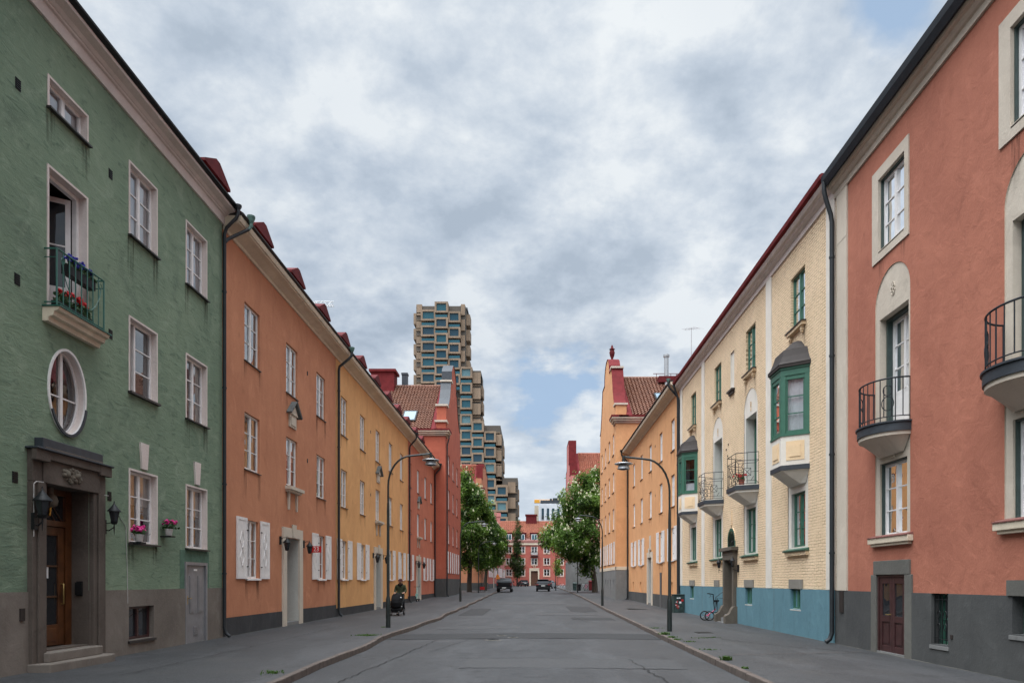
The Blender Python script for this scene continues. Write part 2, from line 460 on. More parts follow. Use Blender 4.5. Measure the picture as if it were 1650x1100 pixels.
# ------------------------------------------------------------------ walls with openings
def wall(mb, F, u0, u1, z0, z1, holes, mi=0, n=0):
    # holes: (u0,u1,z0,z1,depth,reveal material index); one sheet with real openings and reveals
    holes = [h for h in holes if h[3] > z0 and h[2] < z1 and h[1] > u0 and h[0] < u1]
    us = sorted(set([u0, u1]+[h[0] for h in holes]+[h[1] for h in holes])); us = [u for u in us if u0 <= u <= u1]
    zs = sorted(set([z0, z1]+[h[2] for h in holes]+[h[3] for h in holes])); zs = [z for z in zs if z0 <= z <= z1]
    for i in range(len(us)-1):
        for j in range(len(zs)-1):
            cu, cz = (us[i]+us[i+1])/2, (zs[j]+zs[j+1])/2
            if any(h[0] < cu < h[1] and h[2] < cz < h[3] for h in holes): continue
            mb.poly([F.P(us[i], zs[j], n), F.P(us[i+1], zs[j], n), F.P(us[i+1], zs[j+1], n), F.P(us[i], zs[j+1], n)], mi)
    for h in holes:
        a, b, c, d, dp, rm = h
        if dp <= 0: continue
        c2 = max(c, z0); d2 = min(d, z1)
        for q in (((a,c2),(a,d2)), ((b,c2),(b,d2))):
            (ua, za), (ub, zb) = q
            mb.poly([F.P(ua, za, n), F.P(ub, zb, n), F.P(ub, zb, n-dp), F.P(ua, za, n-dp)], rm)
        if d <= z1: mb.poly([F.P(a, d, n), F.P(b, d, n), F.P(b, d, n-dp), F.P(a, d, n-dp)], rm)
        if c >= z0: mb.poly([F.P(a, c, n), F.P(b, c, n), F.P(b, c, n-dp), F.P(a, c, n-dp)], rm)
def shell(mb, F, u0, u1, z0, z1, depth, mi=0, n=0):   # the other three walls and a lid
    P = F.P
    mb.poly([P(u0,z0,n),P(u0,z1,n),P(u0,z1,n-depth),P(u0,z0,n-depth)], mi)
    mb.poly([P(u1,z0,n),P(u1,z1,n),P(u1,z1,n-depth),P(u1,z0,n-depth)], mi)
    mb.poly([P(u0,z0,n-depth),P(u0,z1,n-depth),P(u1,z1,n-depth),P(u1,z0,n-depth)], mi)
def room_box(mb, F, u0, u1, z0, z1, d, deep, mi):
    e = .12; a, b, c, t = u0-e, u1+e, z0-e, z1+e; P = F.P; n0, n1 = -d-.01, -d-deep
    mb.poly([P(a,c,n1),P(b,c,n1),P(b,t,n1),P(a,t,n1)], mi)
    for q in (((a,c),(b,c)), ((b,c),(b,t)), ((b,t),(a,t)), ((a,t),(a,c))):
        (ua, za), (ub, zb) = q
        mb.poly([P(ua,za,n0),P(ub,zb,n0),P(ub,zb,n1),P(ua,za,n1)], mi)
def curtain_mb(F, u0, u1, z0, z1, n, mi=0, amp=.03, waves=None):
    mb = MB(); w = u1-u0; k = max(4, int(w/.025)); waves = waves or max(2, w/.11)
    ph = random.random()*6
    pts = []
    for i in range(k+1):
        t = i/k; pts.append((u0+w*t, n+amp*math.sin(ph+t*waves*6.283)+amp*.3*math.sin(ph*2+t*waves*2.7*6.283)))
    for i in range(k):
        (a, na), (b, nb) = pts[i], pts[i+1]
        mb.poly([F.P(a, z0, na), F.P(b, z0, nb), F.P(b, z1, nb*.5+n*.5), F.P(a, z1, na*.5+n*.5)], mi)
    return mb
def win(F, par, u0, u1, z0, z1, d=.12, fm='window_white', cols=2, rows=3, curt='r', sill=None, fw=.055,
        mull=.09, munt=.026, lining=None, deep=.7, panes='glass', name='window', simple=False):
    mb = MB(); e = .006; nb, nf = -d-.03, -d+.035
    if lining:
        ld, lw = lining                      # painted lining boards in the reveal
        mb.box(F, u0-e, u0+lw, z0, z1+e, -d, -ld, 2); mb.box(F, u1-lw, u1+e, z0, z1+e, -d, -ld, 2)
        mb.box(F, u0+lw, u1-lw, z1-lw, z1+e, -d, -ld, 2)
        u0, u1, z1 = u0+lw, u1-lw, z1-lw
    mb.box(F, u0-e, u0+fw, z0-e, z1+e, nb, nf); mb.box(F, u1-fw, u1+e, z0-e, z1+e, nb, nf)
    mb.box(F, u0+fw, u1-fw, z0-e, z0+fw, nb, nf-.002); mb.box(F, u0+fw, u1-fw, z1-fw, z1+e, nb, nf-.002)
    a, b, c, t = u0+fw, u1-fw, z0+fw, z1-fw
    cw = (b-a)/cols; pn = MB()
    for i in range(cols):
        ca, cbb = a+cw*i, a+cw*(i+1)
        if i: ca += mull/2; mb.box(F, ca-mull, ca, c, t, nb+.002, nf+.012)
        if i < cols-1: cbb -= mull/2
        for j in range(1, rows):
            zz = c+(t-c)*j/rows
            mb.box(F, ca, cbb, zz-munt/2, zz+munt/2, nb+.01, nf-.008)
        t1, t2 = random.uniform(-.004, .004), random.uniform(-.004, .004)
        q = -d+.004
        pn.poly([F.P(ca-.005, c-.005, q+t1), F.P(cbb+.005, c-.005, q+t2), F.P(cbb+.005, t+.005, q-t1), F.P(ca-.005, t+.005, q-t2)])
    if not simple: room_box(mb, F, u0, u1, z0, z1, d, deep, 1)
    else: mb.poly([F.P(u0-.05, z0-.05, -d-.3), F.P(u1+.05, z0-.05, -d-.3), F.P(u1+.05, z1+.05, -d-.3), F.P(u0-.05, z1+.05, -d-.3)], 1)
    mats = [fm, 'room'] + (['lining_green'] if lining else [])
    o = mb.build(name, mats, par)
    pn.build('pane', panes, o, fix=False)
    if curt == 'r': curt = random.choice(['sides', 'full', 'sides', 'half', 'none', 'blind'])
    cn = -d-.055
    H, Wd = t-c, b-a
    if curt == 'sides':
        w = Wd*random.uniform(.18, .3)
        for q in ((a-.03, a+w), (b-w, b+.03)):
            curtain_mb(F, q[0], q[1], c-.04, t+.04, cn).build('curtain', random.choice(['curtain', 'curtain', 'curtain_warm']), o, smooth=60, fix=False)
    elif curt == 'full':
        curtain_mb(F, a-.03, b+.03, c-.04, t+.04, cn).build('curtain', 'curtain', o, smooth=60, fix=False)
    elif curt == 'half':
        curtain_mb(F, a-.03, b+.03, c+H*.55, t+.04, cn, amp=.015).build('curtain', 'curtain', o, smooth=60, fix=False)
    elif curt == 'blindfull':
        curtain_mb(F, a-.03, b+.03, c-.04, t+.04, cn, amp=.012).build('curtain', 'blind_blue', o, smooth=60, fix=False)
    elif curt == 'blind':
        MB().box(F, a-.03, b+.03, c+H*random.uniform(.0, .5), t+.04, cn-.01, cn).build('blind', 'blind_blue', o)
    if sill:
        sm, so, st, sp = sill                # material, overhang, thickness, projection
        MB().hexa([F.P(u0-so,z0-st,-d+.036),F.P(u1+so,z0-st,-d+.036),F.P(u1+so,z0-st-.02,sp),F.P(u0-so,z0-st-.02,sp),
                   F.P(u0-so,z0+.004,-d+.036),F.P(u1+so,z0+.004,-d+.036),F.P(u1+so,z0-.02,sp),F.P(u0-so,z0-.02,sp)]).build('sill', sm, o)
        if not simple and abs(F.U.y) > .5 and (u0+u1)/2 < 50:
            zt_ = z0-st-.01; L_ = random.uniform(.55, 1.3)
            for a_, b_ in ((u0-so-.02, u0+.16), (u1-.16, u1+so+.02)):
                sm_ = MB(); sm_.poly([F.P(a_, zt_-L_*random.uniform(.7, 1), .0035), F.P(b_, zt_-L_, .0035), F.P(b_, zt_, .0035), F.P(a_, zt_, .0035)])
                sm_.build('rain_stain', 'rain_stain', o, fix=False)
    return o
def gutterpipe(F, par, u, ztop, ntop, zb=.2, r=.055, name='downpipe', top_mat='pipe_metal', du=0, n=.11, funnel=True):
    mb = MB()
    pts = [F.P(u+du, ztop, ntop), F.P(u+du, ztop-.28, ntop-.01), F.P(u+du*.8, ztop-.45, ntop*.75+n*.25), F.P(u, ztop-.85, n+.03), F.P(u, ztop-1.05, n), F.P(u, zb+.25, n), F.P(u, zb+.08, n+.05), F.P(u, zb, n+.16)]
    mb.tube(pts, r, 0, 10)
    if funnel:
        c = F.P(u+du, ztop, ntop); mb.lathe(c, [(r, -.12), (r*1.2, -.1), (r*2.2, .06), (r*2.2, .1)], 1, 10)
    z = ztop-2
    while z > 1:
        mb.lathe(F.P(u, z, n), [(r+.015, 0), (r+.015, .05)], 0, 10)
        z -= 2.6
    return mb.build(name, ['pipe_metal', top_mat], par, smooth=40)
# ================================================================== HOUSES
def house_roof(par, F, u0, u1, z, ne, mat, rise=4.4, half=5.6):
    MB().sweep(F, u0, u1, [(ne-.02, z), (-half, z+rise), (-2*half-.3, z), (-half, z-.15)]).build('roof', mat, par)
def dormer(par, F, u, z, w=1.25, nf=-.62, top=14.15, mat='dark_red_metal'):
    mb = MB(); a, b = u-w/2, u+w/2
    mb.box(F, a, b, z, top, nf-1.9, nf, 0)
    mb.plate(F, [(a-.14, top-.02), (b+.14, top-.02), (b+.14, top+.06), (u+.12, top+.46), (u-.12, top+.46), (a-.14, top+.06)], nf-2.2, nf+.12, 1)
    o = mb.build('dormer', [mat, mat], par)
    f = MB(); f.box(F, a+.16, b-.16, z+.35, top-.1, nf-.02, nf+.03); fo = f.build('window_frame', 'shutter_white', o)
    MB().box(F, a+.24, b-.24, z+.42, top-.17, nf+.031, nf+.036).build('pane', 'glass_dark', fo)
def cornice(par, F, u0, u1, prof, mat, top=None, topmat=None, name='cornice'):
    o = MB().sweep(F, u0, u1, prof).build(name, mat, par)
    if top: MB().sweep(F, u0, u1, top).build('gutter', topmat, par)
    return o
def vent(par, F, u, z, w=.13, h=.2, mat='black_metal'):
    mb = MB(); mb.box(F, u-w/2, u+w/2, z-h/2, z+h/2, -.01, .006)
    for i in range(5): mb.box(F, u-w/2+.01, u+w/2-.01, z-h/2+.02+i*h/5.2, z-h/2+.035+i*h/5.2, .006, .018)
    mb.build('vent', mat, par)
def lantern(F, u, z, n, label, group, hang=False, s=1.0, bn=.12, bu=None):
    # an old style six sided street lantern on a wall bracket
    base = F.P(u if bu is None else bu, z, bn)
    t = thing('wall_lantern', label, 'wall lantern', base, 0, group)
    c = F.P(u, z, n)
    mb = MB()
    wall_pt = base
    mb.box(F, (u if bu is None else bu)-.05, (u if bu is None else bu)+.05, z-.2, z+.1, bn-.03, bn+.03)
    if not hang:
        mb.tube([wall_pt+Vector((0,0,-.12)), wall_pt.lerp(c, .5)+Vector((0,0,-.13)), c+Vector((0,0,-.06)), c+Vector((0,0,.04))], .018*s, 0, 8)
        mb.tube([wall_pt+Vector((0,0,.02)), wall_pt.lerp(c, .6)+Vector((0,0,.03)), c+Vector((0,0,.02))], .012*s, 0, 6)
        mb.tube([c+Vector((0,0,-.22)), c+Vector((0,0,-.04))], [.004, .016], 0, 6)
        zb = .04
    else:
        mb.tube([wall_pt, wall_pt.lerp(c, .5)+Vector((0,0,.05)), c+Vector((0,0,.04))], .016*s, 0, 8)
        zb = -.55*s
    mb.build('bracket', 'black_metal', t, smooth=40)
    MB().lathe(c+Vector((0,0,zb)), [(.05*s, 0), (.09*s, .02), (.16*s, .34*s), (.16*s, .35*s)], 0, 6).build('lantern_glass', 'glass_dark', t)
    cp = MB(); cp.lathe(c+Vector((0,0,zb)), [(.20*s, .35*s), (.19*s, .38*s), (.11*s, .47*s), (.06*s, .54*s), (.02*s, .60*s), (.012*s, .68*s)], 0, 12)
    for j in range(6):
        a = 2*math.pi*j/6
        cp.tube([c+Vector((.09*s*math.cos(a), .09*s*math.sin(a), zb+.02)), c+Vector((.162*s*math.cos(a), .162*s*math.sin(a), zb+.36*s))], .008, 0, 4)
    cp.lathe(c+Vector((0,0,zb)), [(.07*s, -.04), (.11*s, .02)], 0, 8)
    cp.build('lantern_cap', 'black_metal', t, smooth=35)
    return t
def flower_pot(F, u, z, n, label, potmat, fl, cat='flower pot', w=.09, h=.16, leaf=.14, group=None, nf=14, name='flower_pot', wide=1.0):
    c = F.P(u, z, n); t = thing(name, label, cat, c, 0, group)
    ax = (1, wide) if abs(F.U.y) > .5 else (wide, 1)
    MB().lathe(c, [(w*.75, 0), (w, h*.85), (w*1.1, h*.86), (w*1.1, h)], 0, 12, ax).build('pot', potmat, t, smooth=40)
    lf = MB()
    for i in range(90):
        q = c+Vector((random.gauss(0, leaf*.6)*ax[0], random.gauss(0, leaf*.6)*ax[1], h+abs(random.gauss(.03, leaf*.55))))
        d = Vector((random.uniform(-1,1), random.uniform(-1,1), random.uniform(-.3,1))).normalized()*.045; e = d.orthogonal().normalized()*.03
        lf.poly([q-d, q+e, q+d, q-e])
    lf.build('leaves', 'flower_leaf', t, fix=False)
    if fl:
        fb = MB()
        for i in range(nf):
            q = c+Vector((random.gauss(0, leaf*.6)*ax[0], random.gauss(0, leaf*.6)*ax[1], h+leaf*.7+random.uniform(0, leaf*.8)))
            fb.blob(q, random.uniform(.025, .045), 0, .3, 6, 4)
        fb.build('flowers', fl, t)
    return t

# ---------------------------------------------------------------- green house (left, nearest)
G = thing('green_house', 'nearest left house in mottled green plaster with an oval window over its portal', 'house', (XL, 8, 0))
F = FL; D = .15
cols = [(12.74, 13.91), (15.36, 16.44), (17.88, 18.96)]
holes = [(12.79, 13.87, 10.68, 11.23, D, 1), (12.78, 13.86, 6.92, 9.55, D+.05, 1)]
for c in cols[1:]:
    holes += [(*c, 9.6, 11.21, D, 1), (*c, 6.08, 7.73, D, 1), (*c, 2.68, 4.30, D, 1)]
DOOR = (12.61, 13.94, .3, 3.61, .42, 2)
OV = (12.79, 13.80, 4.66, 6.26)
holes += [DOOR, (*OV, 0, 0), (17.8, 18.96, -.5, 2.29, .06, 3)]
mb = MB(); wall(mb, F, -14, 19.95, 1.61, 12.5, holes); shell(mb, F, -14, 19.95, -.3, 12.4, 11.2)
# the oval opening
oc, ou, oz, ohu, ohz = 48, (OV[0]+OV[1])/2, (OV[2]+OV[3])/2, (OV[1]-OV[0])/2, (OV[3]-OV[2])/2
def ov(t, k=1.0, add=0): return (ou+(ohu*k+add)*math.cos(t), oz+(ohz*k+add)*math.sin(t))
for i in range(oc):
    t0, t1 = 2*math.pi*i/oc, 2*math.pi*(i+1)/oc
    def rc(t):
        x, y = math.cos(t), math.sin(t); m = max(abs(x), abs(y)); return (ou+ohu*x/m, oz+ohz*y/m)
    a, b, c, d = rc(t0), rc(t1), ov(t1, .999), ov(t0, .999)
    mb.poly([F.P(*a), F.P(*b), F.P(*c), F.P(*d)])
    mb.poly([F.P(*d), F.P(*c), F.P(*c, -.2), F.P(*d, -.2)], 1)
mb.build('wall', ['green_plaster', 'pink_white_trim', 'portal_granite', 'stone_trim'], G, fix=False)
bw = (15.29, 16.3, .48, 1.23)
mb = MB(); wall(mb, F, -14, 19.95, -.5, 1.61, [DOOR, (*bw, .18, 0), (17.8, 18.96, -.5, 2.29, .06, 1)], 0, .025)
mb.poly([F.P(-14, 1.61, .025), F.P(12.61, 1.61, .025), F.P(12.61, 1.61, -.01), F.P(-14, 1.61, -.01)])
mb.poly([F.P(13.94, 1.61, .025), F.P(17.8, 1.61, .025), F.P(17.8, 1.61, -.01), F.P(13.94, 1.61, -.01)])
mb.build('plinth', ['plinth_sandstone', 'portal_granite'], G, fix=False)
MB().box(F, 17.55, 17.775, 1.615, 2.62, -.005, .005).box(F, 18.985, 19.12, 1.615, 2.62, -.005, .005).box(F, 17.775, 18.985, 2.315, 2.62, -.005, .005).build('paint_patch', 'green_patch', G)
def casing(par, F, u0, u1, z0, z1, w=.045, n=.018, mat='pink_white_trim', bottom=False):
    mb = MB()
    for k, (ww, nn) in enumerate(((w, n),)):
        mb.box(F, u0-ww, u0-.001, z0, z1+ww, -.01, nn); mb.box(F, u1+.001, u1+ww, z0, z1+ww, -.01, nn)
        mb.box(F, u0-.001, u1+.001, z1+.001, z1+ww, -.01, nn-.001)
    return mb.build('window_casing', mat, par)
SM = ('sill_metal', .07, .035, .09)
wa = win(F, G, *holes[0][:4], D, cols=2, rows=1, curt='blind', sill=SM, fm='shutter_white'); casing(wa, F, *holes[0][:4])
for c in cols[1:]:
    for z0, z1, cu in ((9.6, 11.21, 'blindfull'), (6.08, 7.73, 'sides'), (2.68, 4.30, 'half')):
        if c is cols[1] and z0 == 6.08: continue
        o = win(F, G, *c, z0, z1, D, cols=2, rows=3, curt=cu, sill=SM, fm='shutter_white'); casing(o, F, *c, z0, z1)
# the window that stands ajar: left casement swung inwards
c = cols[1]; o = win(F, G, c[0]+.36, c[1], 6.08, 7.73, D, cols=1, rows=3, curt='none', fm='shutter_white')
casing(o, F, c[0], c[1], 6.08, 7.73)
mb = MB(); mb.box(F, c[0]-.006, c[0]+.05, 6.07, 7.74, -D-.03, -D+.03); mb.box(F, c[0]+.05, c[0]+.36, 7.68, 7.74, -D-.03, -D+.03); mb.box(F, c[0]+.05, c[0]+.36, 6.07, 6.13, -D-.03, -D+.03)
mb.box(F, c[0]+.05, c[0]+.09, 6.13, 7.68, -D-.5, -D-.03)
room_box(mb, F, c[0], c[0]+.36, 6.08, 7.73, D, .8, 1)
mb.build('open_casement', ['shutter_white', 'room'], o)
MB().box(F, c[0]-.07, c[1]+.07, 6.02, 6.07, -D, .09).build('sill', 'sill_metal', G)
# balcony door, open inwards
u0, u1, z0, z1 = 12.78, 13.86, 6.92, 9.55
mb = MB(); d2 = .2; e = .006
mb.box(F, u0-e, u0+.07, z0, z1+e, -d2-.04, -d2+.05); mb.box(F, u1-.07, u1+e, z0, z1+e, -d2-.04, -d2+.05); mb.box(F, u0+.07, u1-.07, z1-.07, z1+e, -d2-.04, -d2+.048)
room_box(mb, F, u0, u1, z0, z1, d2, 1.6, 1)
# leaf folded back into the room, seen through the opening
P = F.P
def leaf(mb, uh, nh, ang, w, z0, z1, mi=0, gm=2):
    dx, dn = math.cos(ang), -math.sin(ang)
    LF = Fr(F.P(uh, 0, nh), F.U*dx+F.N*dn, F.U*dn*-1+F.N*dx)
    mb.box(LF, 0, .09, z0, z1, -.02, .02, mi); mb.box(LF, w-.09, w, z0, z1, -.02, .02, mi)
    mb.box(LF, .09, w-.09, z1-.1, z1, -.019, .019, mi); mb.box(LF, .09, w-.09, z0, z0+.75, -.019, .019, mi); mb.box(LF, .09, w-.09, (z0+z1)/2+.3, (z0+z1)/2+.33, -.015, .015, mi)
    mb.box(LF, .09, w-.09, z0+.75, z1-.1, -.004, .004, gm)
leaf(mb, u1-.08, -d2-.06, R(180-58), .56, z0+.02, z1-.09)
o = mb.build('balcony_door', ['shutter_white', 'room', 'glass_dark'], G); casing(o, F, u0, u1, z0, z1)
# little balcony: moulded slab and green railing
mb = MB()
mb.sweep(F, 12.62, 14.14, [(-.02, 6.62), (.10, 6.62), (.12, 6.70), (.20, 6.72), (.22, 6.80), (.29, 6.82), (.31, 6.88), (-.02, 6.88)])
mb.box(F, 12.60, 14.17, 6.882, 6.905, -.02, .34, 1)
bal = mb.build('balcony', ['cream_trim', 'balcony_green'], G)
mb = MB(); nr = .24; zt, zbm = 7.97, 6.98
rail = [P(12.66, zt, .01), P(12.66, zt, nr), P(14.05, zt, nr), P(14.05, zt, .01)]
for zz in (zt, zbm): mb.tube([q+Vector((0,0,zz-zt)) for q in rail], .016 if zz == zt else .012, 0, 6)
for i in range(9):
    u = 12.66+(14.05-12.66)*i/8; mb.tube([P(u, zbm-(.08 if i in (0, 8) else 0), nr), P(u, zt, nr)], .016 if i in (0, 8) else .011, 0, 6)
for u in (12.66, 14.05): mb.tube([P(u, zt-.16, .01), P(u, zt-.16, nr)], .009, 0, 6)
for sg in (0, 1):      # forged scrolls at both ends
    pts = []
    for i in range(24):
        t = i/23; uu = 12.78+.45*t**1.5; zz = 7.78-.62*math.sin(t*1.5); 
        if sg: uu = 12.66+14.05-uu
        pts.append(P(uu, zz, nr+.02))
    mb.tube(pts, .008, 0, 5)
    cpts = [P((12.80 if not sg else 13.91)+.05*math.cos(a/8*6.283), 7.80+.05*math.sin(a/8*6.283), nr+.02) for a in range(9)]
    mb.tube(cpts, .007, 0, 5)
mb.build('railing', 'balcony_green', bal, smooth=50)
bx = thing('flower_box', 'long dark box of red geraniums on the floor of the green railed balcony', 'flower box', P(13.3, 6.91, .15))
MB().box(F, 12.75, 13.78, 6.91, 7.05, .07, .21).build('box', 'black_metal', bx)
def foliage_patch(par, F, u0, u1, z0, z1, n, k, fm, nfl, fz):
    lf = MB(); fb = MB()
    for i in range(k):
        q = F.P(random.uniform(u0, u1), random.triangular(z0, z1, z0), n+random.uniform(-.08, .08))
        d = Vector((random.uniform(-1,1), random.uniform(-1,1), random.uniform(-.3,1))).normalized()*.045; e = d.orthogonal().normalized()*.03
        lf.poly([q-d, q+e, q+d, q-e])
    lf.build('leaves', 'flower_leaf', par, fix=False)
    cen = [random.uniform(u0+.05, u1-.05) for _ in range(max(3, nfl//9))]
    for i in range(nfl):
        fb.blob(F.P(random.choice(cen)+random.gauss(0, .045), random.gauss(fz, .035), n+random.uniform(-.06, .07)), random.uniform(.022, .036), 0, .3, 6, 4)
    fb.build('flowers', fm, par)
foliage_patch(bx, F, 12.8, 13.76, 7.03, 7.28, .14, 340, 'flower_red', 50, 7.28)
bx = thing('flower_box', 'dark box of deep blue flowers hung along the top rail of the green railing', 'flower box', P(13.5, 7.75, .14))
MB().box(F, 13.05, 13.85, 7.68, 7.86, .05, .20).build('box', 'black_metal', bx)
foliage_patch(bx, F, 13.05, 13.85, 7.84, 7.98, .13, 200, 'flower_blue', 110, 8.0)
# oval window
mb = MB()
def ring(mb, k0, k1, n0, n1, mi=0, t0=0, t1=2*math.pi, seg=48):
    for i in range(seg):
        a, b = t0+(t1-t0)*i/seg, t0+(t1-t0)*(i+1)/seg
        p = [ov(a, 1, k0), ov(b, 1, k0), ov(b, 1, k1), ov(a, 1, k1)]
        mb.hexa([F.P(*q, n0) for q in p]+[F.P(*q, n1) for q in p], mi)
ring(mb, -.002, .045, -.01, .025); ring(mb, -.04, .008, -.2, -.12)
mb.box(F, ou-.035, ou+.035, oz-ohz+.02, oz+ohz-.02, -.17, -.11); mb.box(F, ou-ohu+.03, ou+ohu-.03, oz-.10, oz-.075, -.165, -.13)
ring(mb, .0, .055, .026, .05, 1, R(-150), R(-15), 24)
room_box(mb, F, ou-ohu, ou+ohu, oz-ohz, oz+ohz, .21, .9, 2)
o = mb.build('oval_window', ['shutter_white', 'slate_metal', 'room'], G)
MB().poly([F.P(*ov(2*math.pi*i/40, 1, -.03), -.15) for i in range(40)]).build('pane', 'glass', o, fix=False)
curtain_mb(F, ou-.42, ou-.1, oz-.7, oz+.7, -.3).build('curtain', 'curtain_warm', o, fix=False, smooth=60)
curtain_mb(F, ou+.05, ou+.42, oz-.7, oz+.7, -.3).build('curtain', 'curtain_warm', o, fix=False, smooth=60)
# keystones
for c in cols[1:]:
    m_ = (c[0]+c[1])/2
    MB().plate(F, [(m_-.11, 4.40), (m_+.11, 4.40), (m_+.17, 5.0), (m_-.17, 5.0)], -.01, .045).build('keystone', 'pink_white_trim', G)
# stone portal
mb = MB()
mb.box(F, 12.24, 12.60, -.2, 3.60, -.01, .10); mb.box(F, 13.95, 14.34, -.2, 3.60, -.01, .10)
mb.box(F, 12.34, 12.52, -.2, 3.60, .101, .14); mb.box(F, 14.06, 14.24, -.2, 3.60, .101, .14)
mb.box(F, 12.24, 14.34, 3.603, 4.18, -.01, .10); mb.box(F, 12.48, 14.10, 3.603, 4.05, .101, .13)
mb.box(F, 12.20, 12.56, 3.98, 4.20, .102, .20); mb.box(F, 14.02, 14.40, 3.98, 4.20, .102, .20); mb.box(F, 12.46, 14.12, 4.03, 4.26, .131, .19)
mb.box(F, 12.18, 14.42, 4.182, 4.22, -.01, .24, 1); mb.box(F, 12.42, 14.16, 4.222, 4.42, -.01, .16, 1)
por = mb.build('portal', ['portal_granite', 'slate_metal'], G, bevel=.012)
mb = MB()      # carved relief
for i in range(46):
    a = random.random()*6.283; r = random.random()**.6
    mb.blob(P(13.22+.34*r*math.cos(a), 3.83+.14*r*math.sin(a), .13), (random.uniform(.025, .055),)*3, 0, .25)
mb.blob(P(13.08, 3.86, .13), .085); mb.blob(P(13.36, 3.84, .13), .085)
mb.build('carved_relief', 'relief_stone', por, smooth=60)
mb = MB(); dn = -.40
mb.box(F, 12.58, 12.72, .48, 3.62, dn-.05, dn+.05); mb.box(F, 13.76, 13.97, .48, 3.62, dn-.05, dn+.05); mb.box(F, 12.72, 13.76, 2.88, 2.99, dn-.05, dn+.07)
mb.box(F, 12.72, 13.76, 3.5, 3.62, dn-.05, dn+.04)
mb.box(F, 12.60, 13.95, .30, .52, dn-.1, .0, 1)
room_box(mb, F, 12.61, 13.94, .5, 3.6, .42, 1.2, 2)
dr = mb.build('entrance_door', ['wood_orange', 'portal_granite', 'room'], G)
mb = MB()
mb.box(F, 12.74, 12.88, .54, 2.87, dn-.03, dn+.03); mb.box(F, 13.58, 13.74, .54, 2.87, dn-.03, dn+.03); mb.box(F, 12.88, 13.58, .54, .95, dn-.028, dn+.028); mb.box(F, 12.88, 13.58, 2.70, 2.87, dn-.028, dn+.028)
mb.box(F, 12.96, 13.50, .62, .88, dn+.028, dn+.04)
for zz in (1.48, 2.08): mb.box(F, 12.88, 13.58, zz, zz+.035, dn-.01, dn+.015, 1)
lf = mb.build('door_leaf', ['wood_orange', 'wood_dark'], dr, bevel=.008)
MB().box(F, 12.88, 13.58, .95, 2.70, dn-.012, dn-.004).build('door_glass', 'glass_dark', dr)
MB().box(F, 13.1, 13.34, 1.86, 2.10, dn-.003, dn+.002).build('paper_notice', 'sign_white', dr)
MB().tube([P(13.66, 1.35, dn+.03), P(13.66, 1.35, dn+.08), P(13.66, 1.75, dn+.08), P(13.66, 1.75, dn+.03)], .014, 0, 8).build('door_handle', 'brass', dr, smooth=50)
MB().box(F, 12.72, 13.76, 2.99, 3.5, dn-.012, dn-.004).build('fanlight', 'glass_dark', dr)
mb = MB()      # wrought bars of the fanlight and two slanted gold bars
for a, b in (((12.8, 3.0), (13.25, 3.48)), ((13.25, 3.48), (13.7, 3.0)), ((13.0, 3.0), (13.25, 3.3)), ((13.25, 3.3), (13.5, 3.0))):
    mb.tube([P(*a, dn+.01), P(*b, dn+.01)], .012, 0, 5)
mb.tube([P(13.25+.16*math.cos(t), 3.2+.16*math.sin(t), dn+.01) for t in [i*.3 for i in range(22)]], .01, 0, 5)
for u in (13.13, 13.30):
    mb.plate(F, [(u, 3.08), (u+.035, 3.08), (u+.085, 3.42), (u+.05, 3.42)], dn+.03, dn+.05, 1)
mb.build('fanlight_grille', ['wood_dark', 'gold'], dr)
MB().lathe(P(13.12, 3.40, -.2), [(.05, .2), (.05, .08), (.10, .04), (.13, -.05), (.11, -.14), (.04, -.18)], 0, 16).build('porch_lamp', 'relief_stone', G, smooth=50)
MB().box(F, 13.936, 13.939, 1.5, 1.8, -.25, -.12).box(F, 13.89, 13.939, 1.52, 1.78, -.25, -.12).build('intercom', 'black_metal', G)
mb = MB(); mb.tube([P(12.24, 2.6, .12), P(12.24, 3.55, .12), P(12.3, 3.6, .12), P(12.62, 3.62, .12), P(13.9, 3.63, -.02), P(14.4, 3.6, .12)], .008, 0, 5)
mb.tube([P(14.9, 3.28, .01), P(15.2, 3.0, .01), P(15.24, 2.0, .02), P(15.24, 1.3, .03)], .007, 0, 5)
mb.build('cable', 'pot_white', G)
mb = MB()      # steps, well worn
mb.slab(F, [(12.2, .02), (12.24, .42), (13.9, .50), (14.15, .42), (14.2, .02)], -.1, .315)
mb.slab(F, [(12.45, .02), (12.47, .24), (14.0, .26), (14.02, .02)], .31, .49)
mb.box(F, 12.6, 13.95, -.1, .495, -.42, .03)
mb.build('entrance_steps', 'plinth_sandstone', G, bevel=.02)
lantern(F, 12.26, 2.93, .26, 'black wall lantern on the near side of the granite doorway with two gold bars', 'lanterns beside the granite doorway', bu=12.26, s=.78, bn=.12)
lantern(F, 14.40, 3.0, .24, 'black wall lantern on green plaster just right of the granite doorway', 'lanterns beside the granite doorway', bu=14.40, s=.66, bn=.02)
# basement window, steel door, vents, small fittings
o = win(F, G, *bw, .12, fm='door_maroon', cols=2, rows=1, curt='none', panes='glass_dark', sill=('sill_metal', .04, .05, .07), fw=.06, mull=.07)
mb = MB(); mb.box(F, 17.79, 18.97, -.1, 2.30, -.08, -.04); 
mb.box(F, 17.78, 17.86, -.1, 2.31, -.06, .035, 1); mb.box(F, 18.90, 18.98, -.1, 2.31, -.06, .035, 1); mb.box(F, 17.86, 18.90, 2.23, 2.31, -.06, .033, 1)
dr = mb.build('steel_door', ['door_steel', 'door_steel'], G)
mb = MB(); mb.box(F, 17.87, 18.89, .16, 2.22, -.039, -.01)
for a in (18.05, 18.50):
    mb.box(F, a, a+.26, .95, 1.95, -.009, .004); mb.box(F, a+.04, a+.22, .99, 1.91, .005, .012)
mb.box(F, 18.27, 18.49, .35, .60, -.009, .002)
